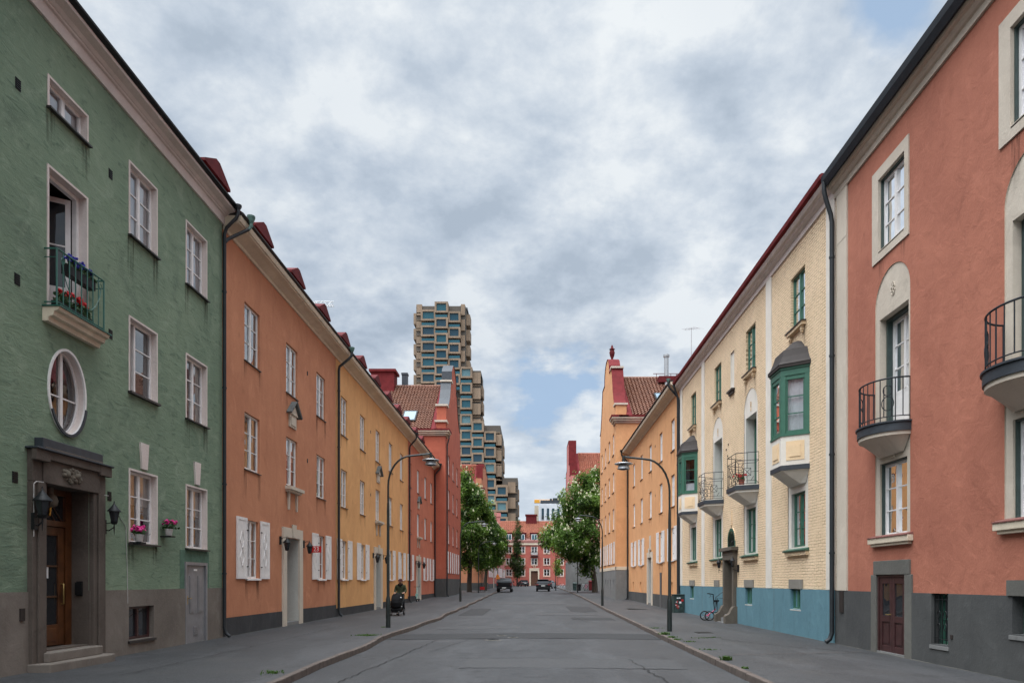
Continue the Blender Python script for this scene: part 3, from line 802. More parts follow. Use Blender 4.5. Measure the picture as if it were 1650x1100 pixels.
for i in range(4): mb.box(F, 18.29, 18.47, .38+i*.055, .40+i*.055, .003, .01)
mb.build('door_leaf', 'door_steel', dr, bevel=.006)
MB().box(F, 18.28, 18.46, 2.08, 2.13, -.009, .0).build('name_plate', 'sign_white', dr)
MB().box(F, 17.92, 17.97, 1.2, 1.42, -.009, .003).tube([P(17.945, 1.35, 0), P(17.945, 1.35, .05), P(18.06, 1.35, .05)], .012, 0, 8).build('door_handle', 'brass', dr)
for u, z in ((12.02, 10.54), (14.66, 10.53), (12.0, 7.1), (14.66, 7.1), (11.95, 3.62), (14.62, 3.62)): vent(G, F, u, z)
vent(G, F, 15.95, .2+.02, .3, .2, 'door_grey')
MB().box(F, 12.02, 12.13, 1.1, 1.32, .02, .05).build('mail_slot', 'brown_metal', G)
prof = [(-.02, 12.23), (.05, 12.23), (.06, 12.46), (.11, 12.47), (.12, 12.50), (.15, 12.51), (.20, 12.56), (.30, 12.585), (.36, 12.60), (.37, 12.66), (-.02, 12.66)]
cornice(G, F, -14, 20.02, prof, 'pink_white_trim', [(-.02, 12.662), (.40, 12.662), (.47, 12.70), (.48, 12.74), (-.02, 12.78)], 'black_metal')
house_roof(G, F, -14, 20.0, 12.74, .45, 'red_metal', 4.0)
mb = MB(); mb.tube([P(19.88, 12.74, .50), P(19.88, 12.5, .50), P(19.88, 12.36, .44), P(19.88, 12.08, .16), P(19.88, 11.9, .10), P(19.88, .45, .10), P(19.88, .28, .15), P(19.88, .2, .26)], .05, 0, 10)
mb.lathe(P(19.88, 12.6, .5), [(.05, 0), (.10, .1), (.10, .14)], 0, 10)
for z in (10.2, 7.4, 4.6, 2.0): mb.lathe(P(19.88, z, .10), [(.065, 0), (.065, .05)], 0, 10)
mb.build('downpipe', 'pipe_metal', G, smooth=40)
flower_pot(F, 15.45, 2.70, .16, 'white pot of magenta flowers on the left of the sill beside the portal lantern', 'pot_white', 'flower_pink', group='flower pots on the green house window', leaf=.12, nf=22)
MB().box(F, 15.34, 15.56, 2.64, 2.69, .0, .26).build('pot_bracket', 'black_metal', G)
MB().box(F, 16.62, 16.84, 2.88, 2.91, .0, .26).build('pot_bracket', 'black_metal', G)
flower_pot(F, 16.73, 2.92, .15, 'pale pot of magenta flowers bracketed on green plaster right of the window casing', 'pot_white', 'flower_pink', group='flower pots on the green house window', leaf=.13, nf=24)

# ---------------------------------------------------------------- plaster row houses on the left
def shutters(o, F, u0, u1, z0, z1, w=.74, detail=True):
    for a, b in ((u0-w-.02, u0-.02), (u1+.12, u1+.12+w)):
        mb = MB(); mb.box(F, a, b, z0-.02, z1+.05, .012, .045)
        fw = .07
        mb.box(F, a, a+fw, z0-.02, z1+.05, .046, .058); mb.box(F, b-fw, b, z0-.02, z1+.05, .046, .058)
        mb.box(F, a+fw, b-fw, z1-.04, z1+.05, .046, .057); mb.box(F, a+fw, b-fw, z0-.02, z0+.09, .046, .057)
        if detail:
            m_ = (a+b)/2; zm = (z0+z1)/2
            for s in (-1, 1):   # raised zigzag
                zc = zm+s*.27
                for (p, q) in (((m_, zc+.3), (m_+.15, zc)), ((m_+.15, zc), (m_, zc-.3)), ((m_, zc-.3), (m_-.15, zc)), ((m_-.15, zc), (m_, zc+.3))):
                    d = .018; mb.hexa([F.P(p[0]-d, p[1], .046), F.P(p[0]+d, p[1], .046), F.P(p[0]+d, p[1], .06), F.P(p[0]-d, p[1], .06),
                                       F.P(q[0]-d, q[1], .046), F.P(q[0]+d, q[1], .046), F.P(q[0]+d, q[1], .06), F.P(q[0]-d, q[1], .06)])
        hx = b if a < u0 else a
        for zz in (z0+.35, z1-.35): mb.box(F, hx-.06, hx+.06, zz, zz+.03, .058, .075, 1)
        mb.build('shutter', ['shutter_white', 'black_metal'], o)
def row_house(name, label, F, u0, u1, centers, mats, zs, door_i, ped_i=None, w=1.1, eave=12.15, plinth=.62, base=-.5, end_pipe=True,
              dorm=True, roofm='dark_red_metal', slits=None, top_n=.6, detail=True, gm=3.75, ground=True, panel=False):
    T = thing(name, label, 'house', (F.O.x, (u0+u1)/2, gz((u0+u1)/2)))
    pm, plm = mats; holes = []
    for i, c in enumerate(centers):
        for (a, b) in zs: holes.append((c-w/2, c+w/2, a, b, .11, 0))
        if i != door_i and ground: holes.append((c-.48, c+.48, gm-1.85, gm, .11, 0))
    dc = centers[door_i] if door_i is not None else None
    if dc: holes.append((dc-.68, dc+.68, -1, 3.40, .62, 1))
    if slits:
        for s_ in slits: holes.append((s_-.28, s_+.28, 1.02, 1.75, .15, 0))
    mb = MB(); wall(mb, F, u0, u1, plinth, eave+.25, holes); shell(mb, F, u0, u1, base, eave+.2, 11.2)
    mb.build('wall', [pm, 'niche_grey'], T, fix=False)
    mb = MB(); wall(mb, F, u0, u1, base, plinth, [h for h in holes if h[2] < plinth], 0, .02)
    mb.poly([F.P(u0, plinth, .02), F.P(u1, plinth, .02), F.P(u1, plinth, -.01), F.P(u0, plinth, -.01)]) if dc is None else None
    mb.build('plinth', [plm, 'niche_grey'], T, fix=False)
    for i, c in enumerate(centers):
        for (a, b) in zs:
            win(F, T, c-w/2, c+w/2, a, b, .11, cols=2, rows=3, curt=random.choice(['blindfull', 'full', 'sides', 'full', 'blindfull', 'half']) if a > 8 else 'r', sill=('sill_metal', .04, .03, .05), fw=.07, mull=.11)
        if i != door_i and ground:
            o = win(F, T, c-.48, c+.48, gm-1.85, gm, .11, cols=2, rows=3, fw=.06, sill=('shutter_white', .05, .05, .09))
            shutters(o, F, c-.48, c+.48, gm-1.85, gm, detail=detail)
    if slits:
        for s_ in slits: win(F, T, s_-.28, s_+.28, 1.02, 1.75, .15, cols=1, rows=1, curt='blind', name='basement_window', simple=True)
    if dc:
        mb = MB(); b0 = gz(dc)+.0
        mb.box(F, dc-1.05, dc-.69, b0-.3, 3.42, -.01, .07); mb.box(F, dc+.69, dc+1.05, b0-.3, 3.42, -.01, .07)
        mb.box(F, dc-1.05, dc+1.05, 3.422, 3.78, -.01, .07); mb.plate(F, [(dc-.15, 3.43), (dc+.15, 3.43), (dc+.22, 3.92), (dc-.22, 3.92)], .071, .11)
        mb.box(F, dc-.69, dc+.69, b0-.3, b0+.28, -.6, .02, 1)
        mb.build('portal', ['sand_trim', 'plinth_concrete'], T)
        mb = MB(); mb.box(F, dc-.70, dc+.70, b0, 3.42, -.68, -.61); mb.box(F, dc-.5, dc+.5, 2.75, 3.2, -.60, -.59, 1); mb.box(F, dc-.45, dc-.08, 1.5, 2.5, -.60, -.59, 1); mb.box(F, dc+.08, dc+.45, 1.5, 2.5, -.60, -.59, 1)
        mb.build('door', ['wood_dark', 'glass_dark'], T)
    if ped_i is not None:
        c = centers[ped_i]; z = zs[1][1]
        mb = MB(); mb.plate(F, [(c-.42, z+.90), (c+.42, z+.90), (c, z+1.32)], -.01, .10, 0)
        for s in (-1, 1):
            mb.hexa([F.P(c+s*.02, z+1.34, -.01), F.P(c+s*.56, z+.86, -.01), F.P(c+s*.56, z+.86, .2), F.P(c+s*.02, z+1.34, .2),
                     F.P(c+s*.02, z+1.42, -.01), F.P(c+s*.60, z+.91, -.01), F.P(c+s*.60, z+.91, .22), F.P(c+s*.02, z+1.42, .22)], 1)
        mb.box(F, c-.36, c+.36, z+.42, z+.90, -.01, .05, 0); mb.box(F, c-.27, c+.27, z+.5, z+.82, .051, .075, 0)
        mb.build('pediment', ['sand_trim', 'pediment_slate'], T)
        zz = zs[1][0]-.05; mb = MB(); mb.box(F, c-.72, c+.72, zz-.12, zz-.0, -.01, .24); mb.box(F, c-.66, c+.66, zz-.2, zz-.121, -.01, .16)
        for s in (-.42, .42): mb.plate(F, [(c+s-.07, zz-.2), (c+s+.07, zz-.2), (c+s+.03, zz-.85), (c+s-.03, zz-.85)], -.01, .07)
        mb.build('window_ledge', 'sand_trim', T)
    if panel:
        MB().box(F, dc-.3, dc+.3, 4.05, 4.9, -.01, .03).box(F, dc-.4, dc+.4, 3.9, 4.04, -.01, .1).build('wall_panel', 'sand_trim', T)
    e = eave
    prof = [(-.02, e-.05), (.05, e-.05), (.07, e+.03), (.12, e+.05), (.30, e+.13), (.44, e+.16), (.46, e+.20), (.50, e+.20), (.53, e+.27), (.53, e+.36), (-.02, e+.36)]
    cornice(T, F, u0, u1, prof, 'cream_trim', [(-.02, e+.362), (top_n-.06, e+.362), (top_n, e+.40), (top_n, e+.44), (-.02, e+.47)], 'brown_metal')
    house_roof(T, F, u0, u1, e+.45, top_n, roofm)
    if dorm:
        for c in centers: dormer(T, F, c-1.3, e+.55, w=1.4, top=e+1.98)
    for c in [ (a+b)/2 for a, b in zip(centers, centers[1:])][1:2]:
        for z in (zs[0][1]-.45, zs[1][1]-.5): vent(T, F, c, z, .1, .16, 'sill_metal')
    return T
ZL = [(8.79, 10.62), (5.36, 7.15)]
OH = row_house('orange_house', 'burnt orange plaster house between the green house and the yellow one, with white shutters', FL, 20.0, 31.5,
               [22.1, 25.75, 29.3], ('orange_plaster', 'plinth_black'), ZL, 1, 1, w=1.2, plinth=.72)
YH = row_house('yellow_house', 'long ochre yellow plaster house on the left, between orange and brick red ones', FL, 31.5, 49.8,
               [32.9, 36.5, 40.1, 43.75, 47.4], ('yellow_plaster', 'plinth_black'), ZL, 2, 2, plinth=.55)
RH = row_house('red_house', 'narrow terracotta red plaster house on the left, against the taller gabled house', FL, 49.8, 63.2,
               [50.8, 54.4, 58.1, 61.5], ('red_plaster', 'plinth_black'), ZL, 1, 1, plinth=.70, detail=False)
mb = MB(); mb.tube([FL.P(20.45, 12.6, .64), FL.P(20.45, 12.42, .64), FL.P(20.40, 12.3, .58)], .05, 1, 10); mb.tube([FL.P(20.40, 12.3, .58), FL.P(20.02, 11.82, .14), FL.P(19.92, 11.7, .11)], .05, 0, 10)
mb.lathe(FL.P(20.45, 12.5, .64), [(.055, 0), (.11, .14), (.12, .18), (.12, .22)], 1, 12); mb.build('downpipe', ['pipe_metal', 'patina'], OH, smooth=40)
gutterpipe(FL, YH, 31.62, 12.58, .66, r=.06, top_mat='patina', zb=.2, du=.2)
gutterpipe(FL, RH, 49.95, 12.55, .62, r=.06, zb=.25)
gutterpipe(FL, RH, 63.05, 12.55, .62, r=.06, zb=.35)
# wall lanterns hanging by the row house doors
for u, lab, s in ((25.75, 'orange house', .70), (40.1, 'yellow house', .75), (54.4, 'narrow red house', .8)):
    lantern(FL, u-1.25, 3.32, .26, 'hanging black lantern on the near side of the %s doorway' % lab, 'lanterns at the row house doors', hang=True, s=s, bu=u-1.25, bn=.03)
    lantern(FL, u+1.25, 3.32, .26, 'hanging black lantern on the far side of the %s doorway' % lab, 'lanterns at the row house doors', hang=True, s=s, bu=u+1.25, bn=.03)
# red number sign
sg = thing('house_number_sign', 'small red enamel sign with white number 23 sticking out beside a doorway lantern', 'number sign', FL.P(27.9, 3.0, .05))
SF = Fr((0, 27.95, 0), (1, 0, 0), (0, -1, 0))
MB().wbox(-9.04, -8.62, 27.95, 27.97, 2.98, 3.24).build('plate', 'sign_red', sg)
def text_mesh(name, body, size, loc, rot, mat, par, ext=.003, align='CENTER'):
    cu = bpy.data.curves.new(name, 'FONT'); cu.body = body; cu.size = size; cu.extrude = ext; cu.align_x = align; cu.align_y = 'CENTER'
    to = bpy.data.objects.new(name, cu); COL.objects.link(to)
    dg = bpy.context.evaluated_depsgraph_get(); me = bpy.data.meshes.new_from_object(to.evaluated_get(dg))
    bpy.data.objects.remove(to); me.materials.clear(); me.materials.append(M[mat])
    mt = Matrix.Translation(Vector(loc)) @ Matrix.Rotation(rot[2], 4, 'Z') @ Matrix.Rotation(rot[0], 4, 'X')
    L = Vector((0,0,0)); p = par
    while p: L += p.location; p = p.parent
    me.transform(Matrix.Translation(-L) @ mt)
    o = bpy.data.objects.new(name, me); COL.objects.link(o); o.parent = par; return o
text_mesh('number', '23', .24, (-8.83, 27.945, 3.11), (R(90), 0, 0), 'sign_white', sg)
MB().wbox(-9.05, -9.0, 27.93, 27.99, 3.0, 3.22).build('mount', 'black_metal', sg)

# ---------------------------------------------------------------- gabled houses whose ends face the street
def tile_roof(par, x0, x1, y0, z0, y1, z1, mat, cw=.30, name='roof', back=True):
    mb = MB(); rows = int(math.hypot(y1-y0, z1-z0)/.36); cols_ = int((x1-x0)/cw); k = 4
    nx = cols_*k; nrm = Vector((0, -(z1-z0), (y1-y0))).normalized()
    for r in range(rows):
        ta, tb = r/rows, (r+1)/rows
        A = Vector((0, y0+(y1-y0)*ta, z0+(z1-z0)*ta)); B = Vector((0, y0+(y1-y0)*tb, z0+(z1-z0)*tb))
        k0 = len(mb.v)
        for i in range(nx+1):
            x = x0+(x1-x0)*i/nx; h = .055*math.sin(i/k*6.283)+.055
            mb.v.append(A+nrm*(h+.11)+Vector((x, 0, 0))); mb.v.append(B+nrm*(h+.0)+Vector((x, 0, 0))); mb.v.append(A+nrm*(h*.6)+Vector((x, 0, 0)))
        for i in range(nx):
            a = k0+i*3; mb.f.append([a, a+3, a+4, a+1]); mb.m.append(0); mb.f.append([a+2, a+5, a+3, a]); mb.m.append(0)
    yb = 2*y1-y0
    mb.prism([(x0, y0, z0-.02), (x0, y1, z1-.02), (x0, yb, z0-.02)], [(x1, y0, z0-.02), (x1, y1, z1-.02), (x1, yb, z0-.02)])
    mb.tube([(x0, y1, z1+.06), (x1, y1, z1+.06)], .13, 0, 8)
    return mb.build(name, mat, par, fix=False)
def gable_house(name, label, side, xf, y0, y1, eave, ridge, gable_uz, mats, cols_u, rows_z, base_z, x_back, gt=.9, tile='roof_tile_brown', shutters_on=True, band=None, gmat=None, cmat=None):
    # side -1: stands on the left of the street, +1 on the right
    pm, bm_ = mats
    F = Fr((xf*side, 0, 0), (0, 1, 0), (-side, 0, 0)); S = front(y0)
    T = thing(name, label, 'house', (xf*side, (y0+y1)/2, gz(y0)))
    holes = []; w = 1.15
    for c in cols_u:
        for a, b in rows_z: holes.append((c-w/2, c+w/2, a, b, .12, 0))
    mb = MB(); wall(mb, F, y0, y1, base_z, eave, holes)
    xa, xb = sorted((xf*side, x_back*side))
    wall(mb, S, xa, xb, base_z, eave, [])
    B = front(y1); mb.poly([(xa, y1, -.5), (xb, y1, -.5), (xb, y1, eave), (xa, y1, eave)])
    ob = (x_back*side); mb.poly([(ob, y0, -.5), (ob, y1, -.5), (ob, y1, eave), (ob, y0, eave)])
    mb.build('wall', [pm], T, fix=False)
    mb = MB(); n = .03
    bh = [(y0+1.3+i*2.1, y0+1.9+i*2.1, 1.1, 1.95, .15, 0) for i in range(5)] if base_z > 2.4 else []
    wall(mb, F, y0-n, y1, -.5, base_z, bh, 0, n)
    xs, xe = (xf-n)*side, x_back*side
    mb.poly([(xs, y0-n, -.5), (xe, y0-n, -.5), (xe, y0-n, base_z), (xs, y0-n, base_z)]); mb.poly([(xs, y0-n, base_z), (xe, y0-n, base_z), (xe, y0, base_z), (xs, y0, base_z)])
    mb.build('plinth', bm_, T, fix=False)
    for h in bh: win(F, T, *h[:4], .1, cols=1, rows=1, curt='none', simple=True, name='basement_window', panes='glass_dark')
    if band:
        mb = MB(); mb.box(F, y0-.05, y1, base_z+.002, base_z+.28, -.01, .05); mb.box(S, *sorted(((xf-.05)*side, x_back*side)), base_z+.002, base_z+.28, .003, .05)
        mb.build('band_course', band, T)
    for c in cols_u:
        for a, b in rows_z:
            o = win(F, T, c-w/2, c+w/2, a, b, .12, cols=2, rows=3, sill=('sill_metal', .05, .04, .06), fw=.08, mull=.12, curt=random.choice(['full', 'sides', 'half']))
            if (a, b) == rows_z[-1] and shutters_on: shutters(o, F, c-w/2, c+w/2, a, b, .5, detail=False)
    ym = (y0+y1)/2
    # parapet gable with curved shoulders
    full = [(y, z) for y, z in gable_uz]+[(2*ym-y, z) for y, z in reversed(gable_uz)]
    mb = MB(); mb.plate(F, full, -gt, .001)
    g = mb.build('gable', pm, T)
    for (a, b) in zip(gable_uz, gable_uz[1:]):
        steep = abs(b[0]-a[0]) < .05
        for fl in (0, 1):
            A, B_ = (a, b) if not fl else ((2*ym-a[0], a[1]), (2*ym-b[0], b[1]))
            if steep: continue
            dz = .05; cp = MB()
            cp.hexa([F.P(A[0], A[1], -gt-.06), F.P(B_[0], B_[1], -gt-.06), F.P(B_[0], B_[1], .06), F.P(A[0], A[1], .06),
                     F.P(A[0], A[1]+dz, -gt-.06), F.P(B_[0], B_[1]+dz, -gt-.06), F.P(B_[0], B_[1]+dz, .06), F.P(A[0], A[1]+dz, .06)])
            cp.build('coping', cmat or 'red_metal', g)
    # eave cornice, wraps the corner and stops
    mb = MB(); e = eave
    for z0_, z1_, p in ((e-.35, e-.2, .1), (e-.2, e-.02, .25), (e-.02, e+.1, .38)):
        mb.box(F, y0-p, y0+1.3, z0_+.001, z1_, -gt, p)
        mb.box(S, *sorted(((xf-gt+.0+.9)*side, x_back*side)), z0_+.001, z1_, .002, p-.002)
    mb.build('eave_cornice', 'cream_trim', T)
    MB().box(S, *sorted(((xf+.2)*side, x_back*side)), e+.101, e+.22, -.5, .42).box(F, y0-.42, y0+1.35, e+.102, e+.26, -gt-.1, .42).build('gutter', gmat or 'red_metal', T)
    x0, x1 = sorted(((xf+gt+.45)*side, x_back*side))
    tile_roof(T, x0, x1, y0-.25, eave+.22, ym, ridge, tile)
    mb = MB(); xs0, xs1 = sorted(((xf+gt-.02)*side, (xf+gt+.45)*side))
    mb.prism([(xs0, y0-.25, eave+.24), (xs0, ym, ridge+.12), (xs0, 2*ym-y0, eave+.24)], [(xs1, y0-.25, eave+.24), (xs1, ym, ridge+.12), (xs1, 2*ym-y0, eave+.24)])
    mb.build('roof_flashing', 'red_metal', T)
    return T, F, S
y0, y1 = 63.2, 76.6
gu = [(y0+.15, 15.4), (y0+.15, 16.6), (y0+.6, 16.62), (y0+.6, 18.2), (y0+1.4, 18.3), (y0+2.2, 18.7), (y0+3.0, 19.5), (y0+3.6, 20.5), (y0+4.0, 21.4), (y0+4.6, 21.45), (y0+4.65, 22.6), (y0+5.2, 23.1), (y0+6.0, 23.6), (y0+6.69, 23.75)]
GL, GF, GS = gable_house('gabled_house', 'tall brick red house on the left with a stepped gable, tiled roof and skylights', -1, 8.0, y0, y1, 15.6, 21.7, gu,
    ('deep_red_plaster', 'plinth_grey'), [65.95, 69.6, 73.2], [(12.0, 13.9), (8.7, 10.6), (5.4, 7.3), (2.6, 4.6)], 2.05, 24, cmat='slate_metal')
def skylight(par, x0, x1, y0, yr, z0, zr, ta, tb):
    A = lambda t, x, h: Vector((x, y0+(yr-y0)*t, z0+(zr-z0)*t))+Vector((0, -(zr-z0), yr-y0)).normalized()*h
    mb = MB(); mb.hexa([A(ta,x0,.05), A(ta,x1,.05), A(tb,x1,.05), A(tb,x0,.05), A(ta,x0,.24), A(ta,x1,.24), A(tb,x1,.24), A(tb,x0,.24)])
    o = mb.build('skylight', 'black_metal', par)
    d = .12; e = .02; MB().hexa([A(ta+e,x0+d,.241), A(ta+e,x1-d,.241), A(tb-e,x1-d,.241), A(tb-e,x0+d,.241), A(ta+e,x0+d,.25), A(ta+e,x1-d,.25), A(tb-e,x1-d,.25), A(tb-e,x0+d,.25)]).build('pane', 'skylight_glass', o)
ym = (y0+y1)/2
skylight(GL, -12.2, -10.9, y0-.25, ym, 15.82, 21.7, .14, .36)
skylight(GL, -14.3, -13.0, y0-.25, ym, 15.82, 21.7, .36, .52)
MB().wbox(-16.2, -13.9, ym-1.1, ym+.6, 19.5, 22.9).wbox(-16.4, -13.7, ym-1.3, ym+.8, 22.9, 23.15).build('chimney', 'red_metal', GL)
MB().wbox(-13.3, -12.75, ym-.1, ym+.5, 21.2, 22.9).wbox(-13.35, -12.7, ym-.15, ym+.55, 22.9, 23.1).build('flue', 'slate_metal', GL)
gutterpipe(GF, GL, 63.6, 15.4, .3, r=.06, zb=.4, funnel=False)
for z, a in ((16.55, .15), (18.15, .6), (21.4, 4.0)): MB().box(GF, y0+a-.15, y0+a+.9, z, z+.18, -1.02, .14).build('gable_moulding', 'sand_trim', GL)
# ================================================================== RIGHT SIDE OF THE STREET
F = FRt; P = F.P
S = thing('salmon_house', 'nearest house on the right in salmon plaster with curved black balconies and a grey plinth', 'house', (XR, 8, 0))
cs = [10.89, 15.26]
def spandrel(mb, F, c, r, zs, mi=0):     # wall around the round head of a niche
    ap = arch_pts(c, r, zs, 20)
    for (a, b), (c_, d) in zip(ap, ap[1:]): mb.poly([F.P(a, b), F.P(c_, d), F.P(c_, zs+r), F.P(a, zs+r)], mi)
def arch_pts(c, r, zs, k=20): return [(c+r*math.cos(math.pi*i/k), zs+r*math.sin(math.pi*i/k)) for i in range(k+1)]
holes = []; nh = []
for c in cs:
    holes.append((c-.55, c+.56, 9.42, 11.07, .13, 1))
    holes.append((c-.735, c+.735, 2.84, 8.865, 0, 1))
sdoor = (14.70, 15.9, -.5, 1.95, .07, 1); bar = (13.16, 13.71, .55, 1.56, .22, 0); bas0 = (10.4, 11.4, .92, 1.6, .25, 0)
mb = MB(); wall(mb, F, -14, 18.05, 1.56, 12.0, holes+[sdoor])
for c in cs: spandrel(mb, F, c, .735, 8.13)
shell(mb, F, -14, 18.05, -.3, 11.9, 11.2)
mb.build('wall', ['salmon_plaster', 'sand_trim'], S, fix=False)
mb = MB(); wall(mb, F, -14, 18.05, -.5, 1.56, [sdoor, bar, bas0], 0, .03)
mb.poly([P(-14, 1.56, .03), P(14.45, 1.56, .03), P(14.45, 1.56, -.01), P(-14, 1.56, -.01)]); mb.poly([P(16.1, 1.56, .03), P(18.05, 1.56, .03), P(18.05, 1.56, -.01), P(16.1, 1.56, -.01)])
mb.build('plinth', ['plinth_grey', 'dark_stone'], S, fix=False)
for c in cs:
    u0, u1 = c-.55, c+.56
    o = win(F, S, u0, u1, 9.42, 11.07, .13, cols=2, rows=3, lining=(.04, .035), sill=('sill_metal', .02, .03, .03), curt='half', fm='shutter_white')
    mb = MB(); a, b = c-.71, c+.84
    mb.box(F, a, u0-.001, 9.2, 11.33, -.005, .03); mb.box(F, u1+.001, b, 9.2, 11.33, -.005, .03)
    mb.box(F, u0-.001, u1+.001, 11.075, 11.33, -.005, .03); mb.box(F, u0-.001, u1+.001, 9.2, 9.415, -.005, .03)
    mb.build('window_surround', 'sand_trim', o)
    # tall arched niche with balcony door above and window below
    od, ow = (c-.64, c+.57, 5.25, 7.84, .32, 0), (c-.58, c+.56, 2.85, 4.50, .16, 0)
    mb = MB(); wall(mb, F, c-.735, c+.735, 2.84, 8.13, [od, (ow[0], ow[1], 2.84, 4.5, .16, 0)], 0, -.02)
    ap = arch_pts(c, .735, 8.13); mb.plate(F, ap, -.04, -.02)
    for (p, q) in zip(ap, ap[1:]): mb.poly([F.P(*p, 0), F.P(*q, 0), F.P(*q, -.03), F.P(*p, -.03)])
    mb.poly([P(c-.735, 2.84, 0), P(c-.735, 8.13, 0), P(c-.735, 8.13, -.03), P(c-.735, 2.84, -.03)]); mb.poly([P(c+.735, 2.84, 0), P(c+.735, 8.13, 0), P(c+.735, 8.13, -.03), P(c+.735, 2.84, -.03)])
    ni = mb.build('niche', 'sand_trim', S, fix=False)
    mb = MB()
    for r_, z_ in ((.07, .0),): pass
    for k in range(7):
        a = k/7*6.283; mb.tube([P(c-.02+.045*math.cos(a)+.04*math.cos(t), 8.33+.085*math.sin(a)*1.2+.045*math.sin(t), -.01) for t in [j*.7 for j in range(10)]], .010, 0, 5)
    mb.build('plaster_rosette', 'sand_trim', ni)
    # corners between the arch and the wall sheet: fill the square hole above spring line
    o = win(F, S, od[0], od[1], 6.05, 7.84, .32, cols=2, rows=3, lining=(.17, .07), curt='sides', fm='shutter_white', fw=.07, name='balcony_door')
    MB().box(F, od[0]+.07, od[1]-.07, 5.24, 6.05, -.36, -.29).box(F, od[0]-.006, od[0]+.07, 5.24, 6.05, -.32, -.17, 1).box(F, od[1]-.07, od[1]+.006, 5.24, 6.05, -.32, -.17, 1).box(F, od[0]+.15, c-.06, 5.36, 5.98, -.289, -.275).box(F, c+.06, od[1]-.15, 5.36, 5.98, -.289, -.275).build('door_panel', ['shutter_white', 'lining_green'], o)
    win(F, S, ow[0], ow[1], ow[2], ow[3], .16, cols=2, rows=3, lining=(.06, .035), curt='sides', fm='shutter_white')
    mb = MB(); mb.box(F, c-.86, c+.86, 2.66, 2.79, .0, .13); mb.box(F, c-.80, c+.80, 2.60, 2.659, .0, .09)
    sl = mb.build('sill', 'cream_trim', S, bevel=.01)
    mb = MB(); k = 9
    for i in range(k):
        a = c-.86+1.72*i/k; mb.hexa([P(a+.005, 2.79, .15), P(a+1.72/k-.005, 2.79, .15), P(a+1.72/k-.005, 2.79, -.02), P(a+.005, 2.79, -.02), P(a+.005, 2.81, .15), P(a+1.72/k-.005, 2.81, .15), P(a+1.72/k-.005, 2.86, -.02), P(a+.005, 2.86, -.02)])
    mb.build('sill_tiles', 'sill_red', sl)
    MB().plate(F, [(c-.1, 4.55), (c+.1, 4.55), (c+.14, 4.86), (c-.14, 4.86)], -.02, .02).build('keystone', 'sand_trim', ni)
    # curved balcony
    def ell(a_, p_, k=28): return [(c+.02+a_*math.cos(math.pi*i/k), max(p_*math.sin(math.pi*i/k), -.0)) for i in range(k+1)]
    mb = MB(); mb.slab(F, ell(.80, .68), 5.02, 5.20, 1); mb.slab(F, ell(.83, .71), 5.201, 5.235, 1)
    mb.slab(F, ell(.77, .65), 4.94, 5.019, 0)
    p1, p2 = ell(.74, .62), ell(.50, .10)
    mb.prism([F.P(u, 4.939, n) for u, n in p1], [F.P(u, 4.62, n) for u, n in p2], 0)
    bal = mb.build('balcony', ['sand_trim', 'slate_metal'], S, smooth=35)
    mb = MB(); rp = ell(.75, .63, 28)
    for z, r_ in ((6.16, .018), (5.34, .012)): mb.tube([F.P(u, z, n) for u, n in rp], r_, 0, 6)
    for i in range(0, 29, 2):
        u, n = rp[i]
        if i in (6, 22): continue
        mb.tube([F.P(u, 5.23 if i % 4 == 0 else 5.34, n), F.P(u, 6.16, n)], .011, 0, 6)
    for i in (6, 22):      # rings set into the bars
        (ua, na), (ub, nb_) = rp[i-1], rp[i+1]; uc, nc = rp[i]
        d = Vector((ub-ua, nb_-na)); d.normalize()
        for zc, rr in ((5.90, .09), (5.62, .12)):
            mb.tube([F.P(uc+d.x*rr*math.cos(t), zc+rr*1.25*math.sin(t), nc+d.y*rr*math.cos(t)) for t in [j*.393 for j in range(17)]], .011, 0, 5)
        for q in (i-1, i+1):
            mb.tube([F.P(rp[q][0], 5.34, rp[q][1]), F.P(rp[q][0], 5.98 if q < i else 6.16, rp[q][1])], .011, 0, 6)
    mb.build('railing', 'dark_metal', bal, smooth=50)
# spandrels: the square corners of the wall above each arch are closed by the wall sheet itself
mb = MB()
mb.box(F, 17.38, 17.96, 1.565, 12.0, -.01, .04); mb.box(F, 17.38, 17.96, 10.6, 10.64, .041, .046)
mb.build('pilaster', 'sand_trim', S)
mb = MB(); mb.box(F, 14.50, 16.02, 1.95, 2.27, -.01, .045); mb.box(F, 14.42, 14.695, -.3, 1.949, -.01, .041); mb.box(F, 15.905, 16.14, -.3, 1.949, -.01, .041)
mb.build('door_surround', 'dark_stone', S, bevel=.01)
mb = MB(); mb.box(F, 14.69, 15.91, .13, .20, -.2, .02, 2); room_box(mb, F, 14.7, 15.9, .1, 1.95, .09, 1, 1)
mb.box(F, 14.695, 14.76, .14, 1.955, -.12, .0); mb.box(F, 15.84, 15.905, .14, 1.955, -.12, .0); mb.box(F, 14.76, 15.84, 1.89, 1.955, -.12, -.002)
dr = mb.build('double_door', ['door_maroon', 'room', 'plinth_concrete'], S)
for a, b in ((14.765, 15.295), (15.305, 15.835)):
    mb = MB(); n0, n1 = -.07, -.02
    mb.box(F, a, a+.1, .2, 1.885, n0, n1); mb.box(F, b-.1, b, .2, 1.885, n0, n1); mb.box(F, a+.1, b-.1, .2, .34, n0, n1-.001); mb.box(F, a+.1, b-.1, 1.75, 1.885, n0, n1-.001); mb.box(F, a+.1, b-.1, .88, 1.02, n0, n1-.001)
    mb.box(F, a+.1, b-.1, .34, .88, n0+.01, n1-.025); mb.box(F, a+.15, b-.15, .39, .83, n1-.025, n1-.01)
    l = mb.build('door_leaf', 'door_maroon', dr, bevel=.005)
    MB().box(F, a+.1, b-.1, 1.02, 1.75, n0+.02, n0+.026).build('door_glass', 'glass_dark', l)
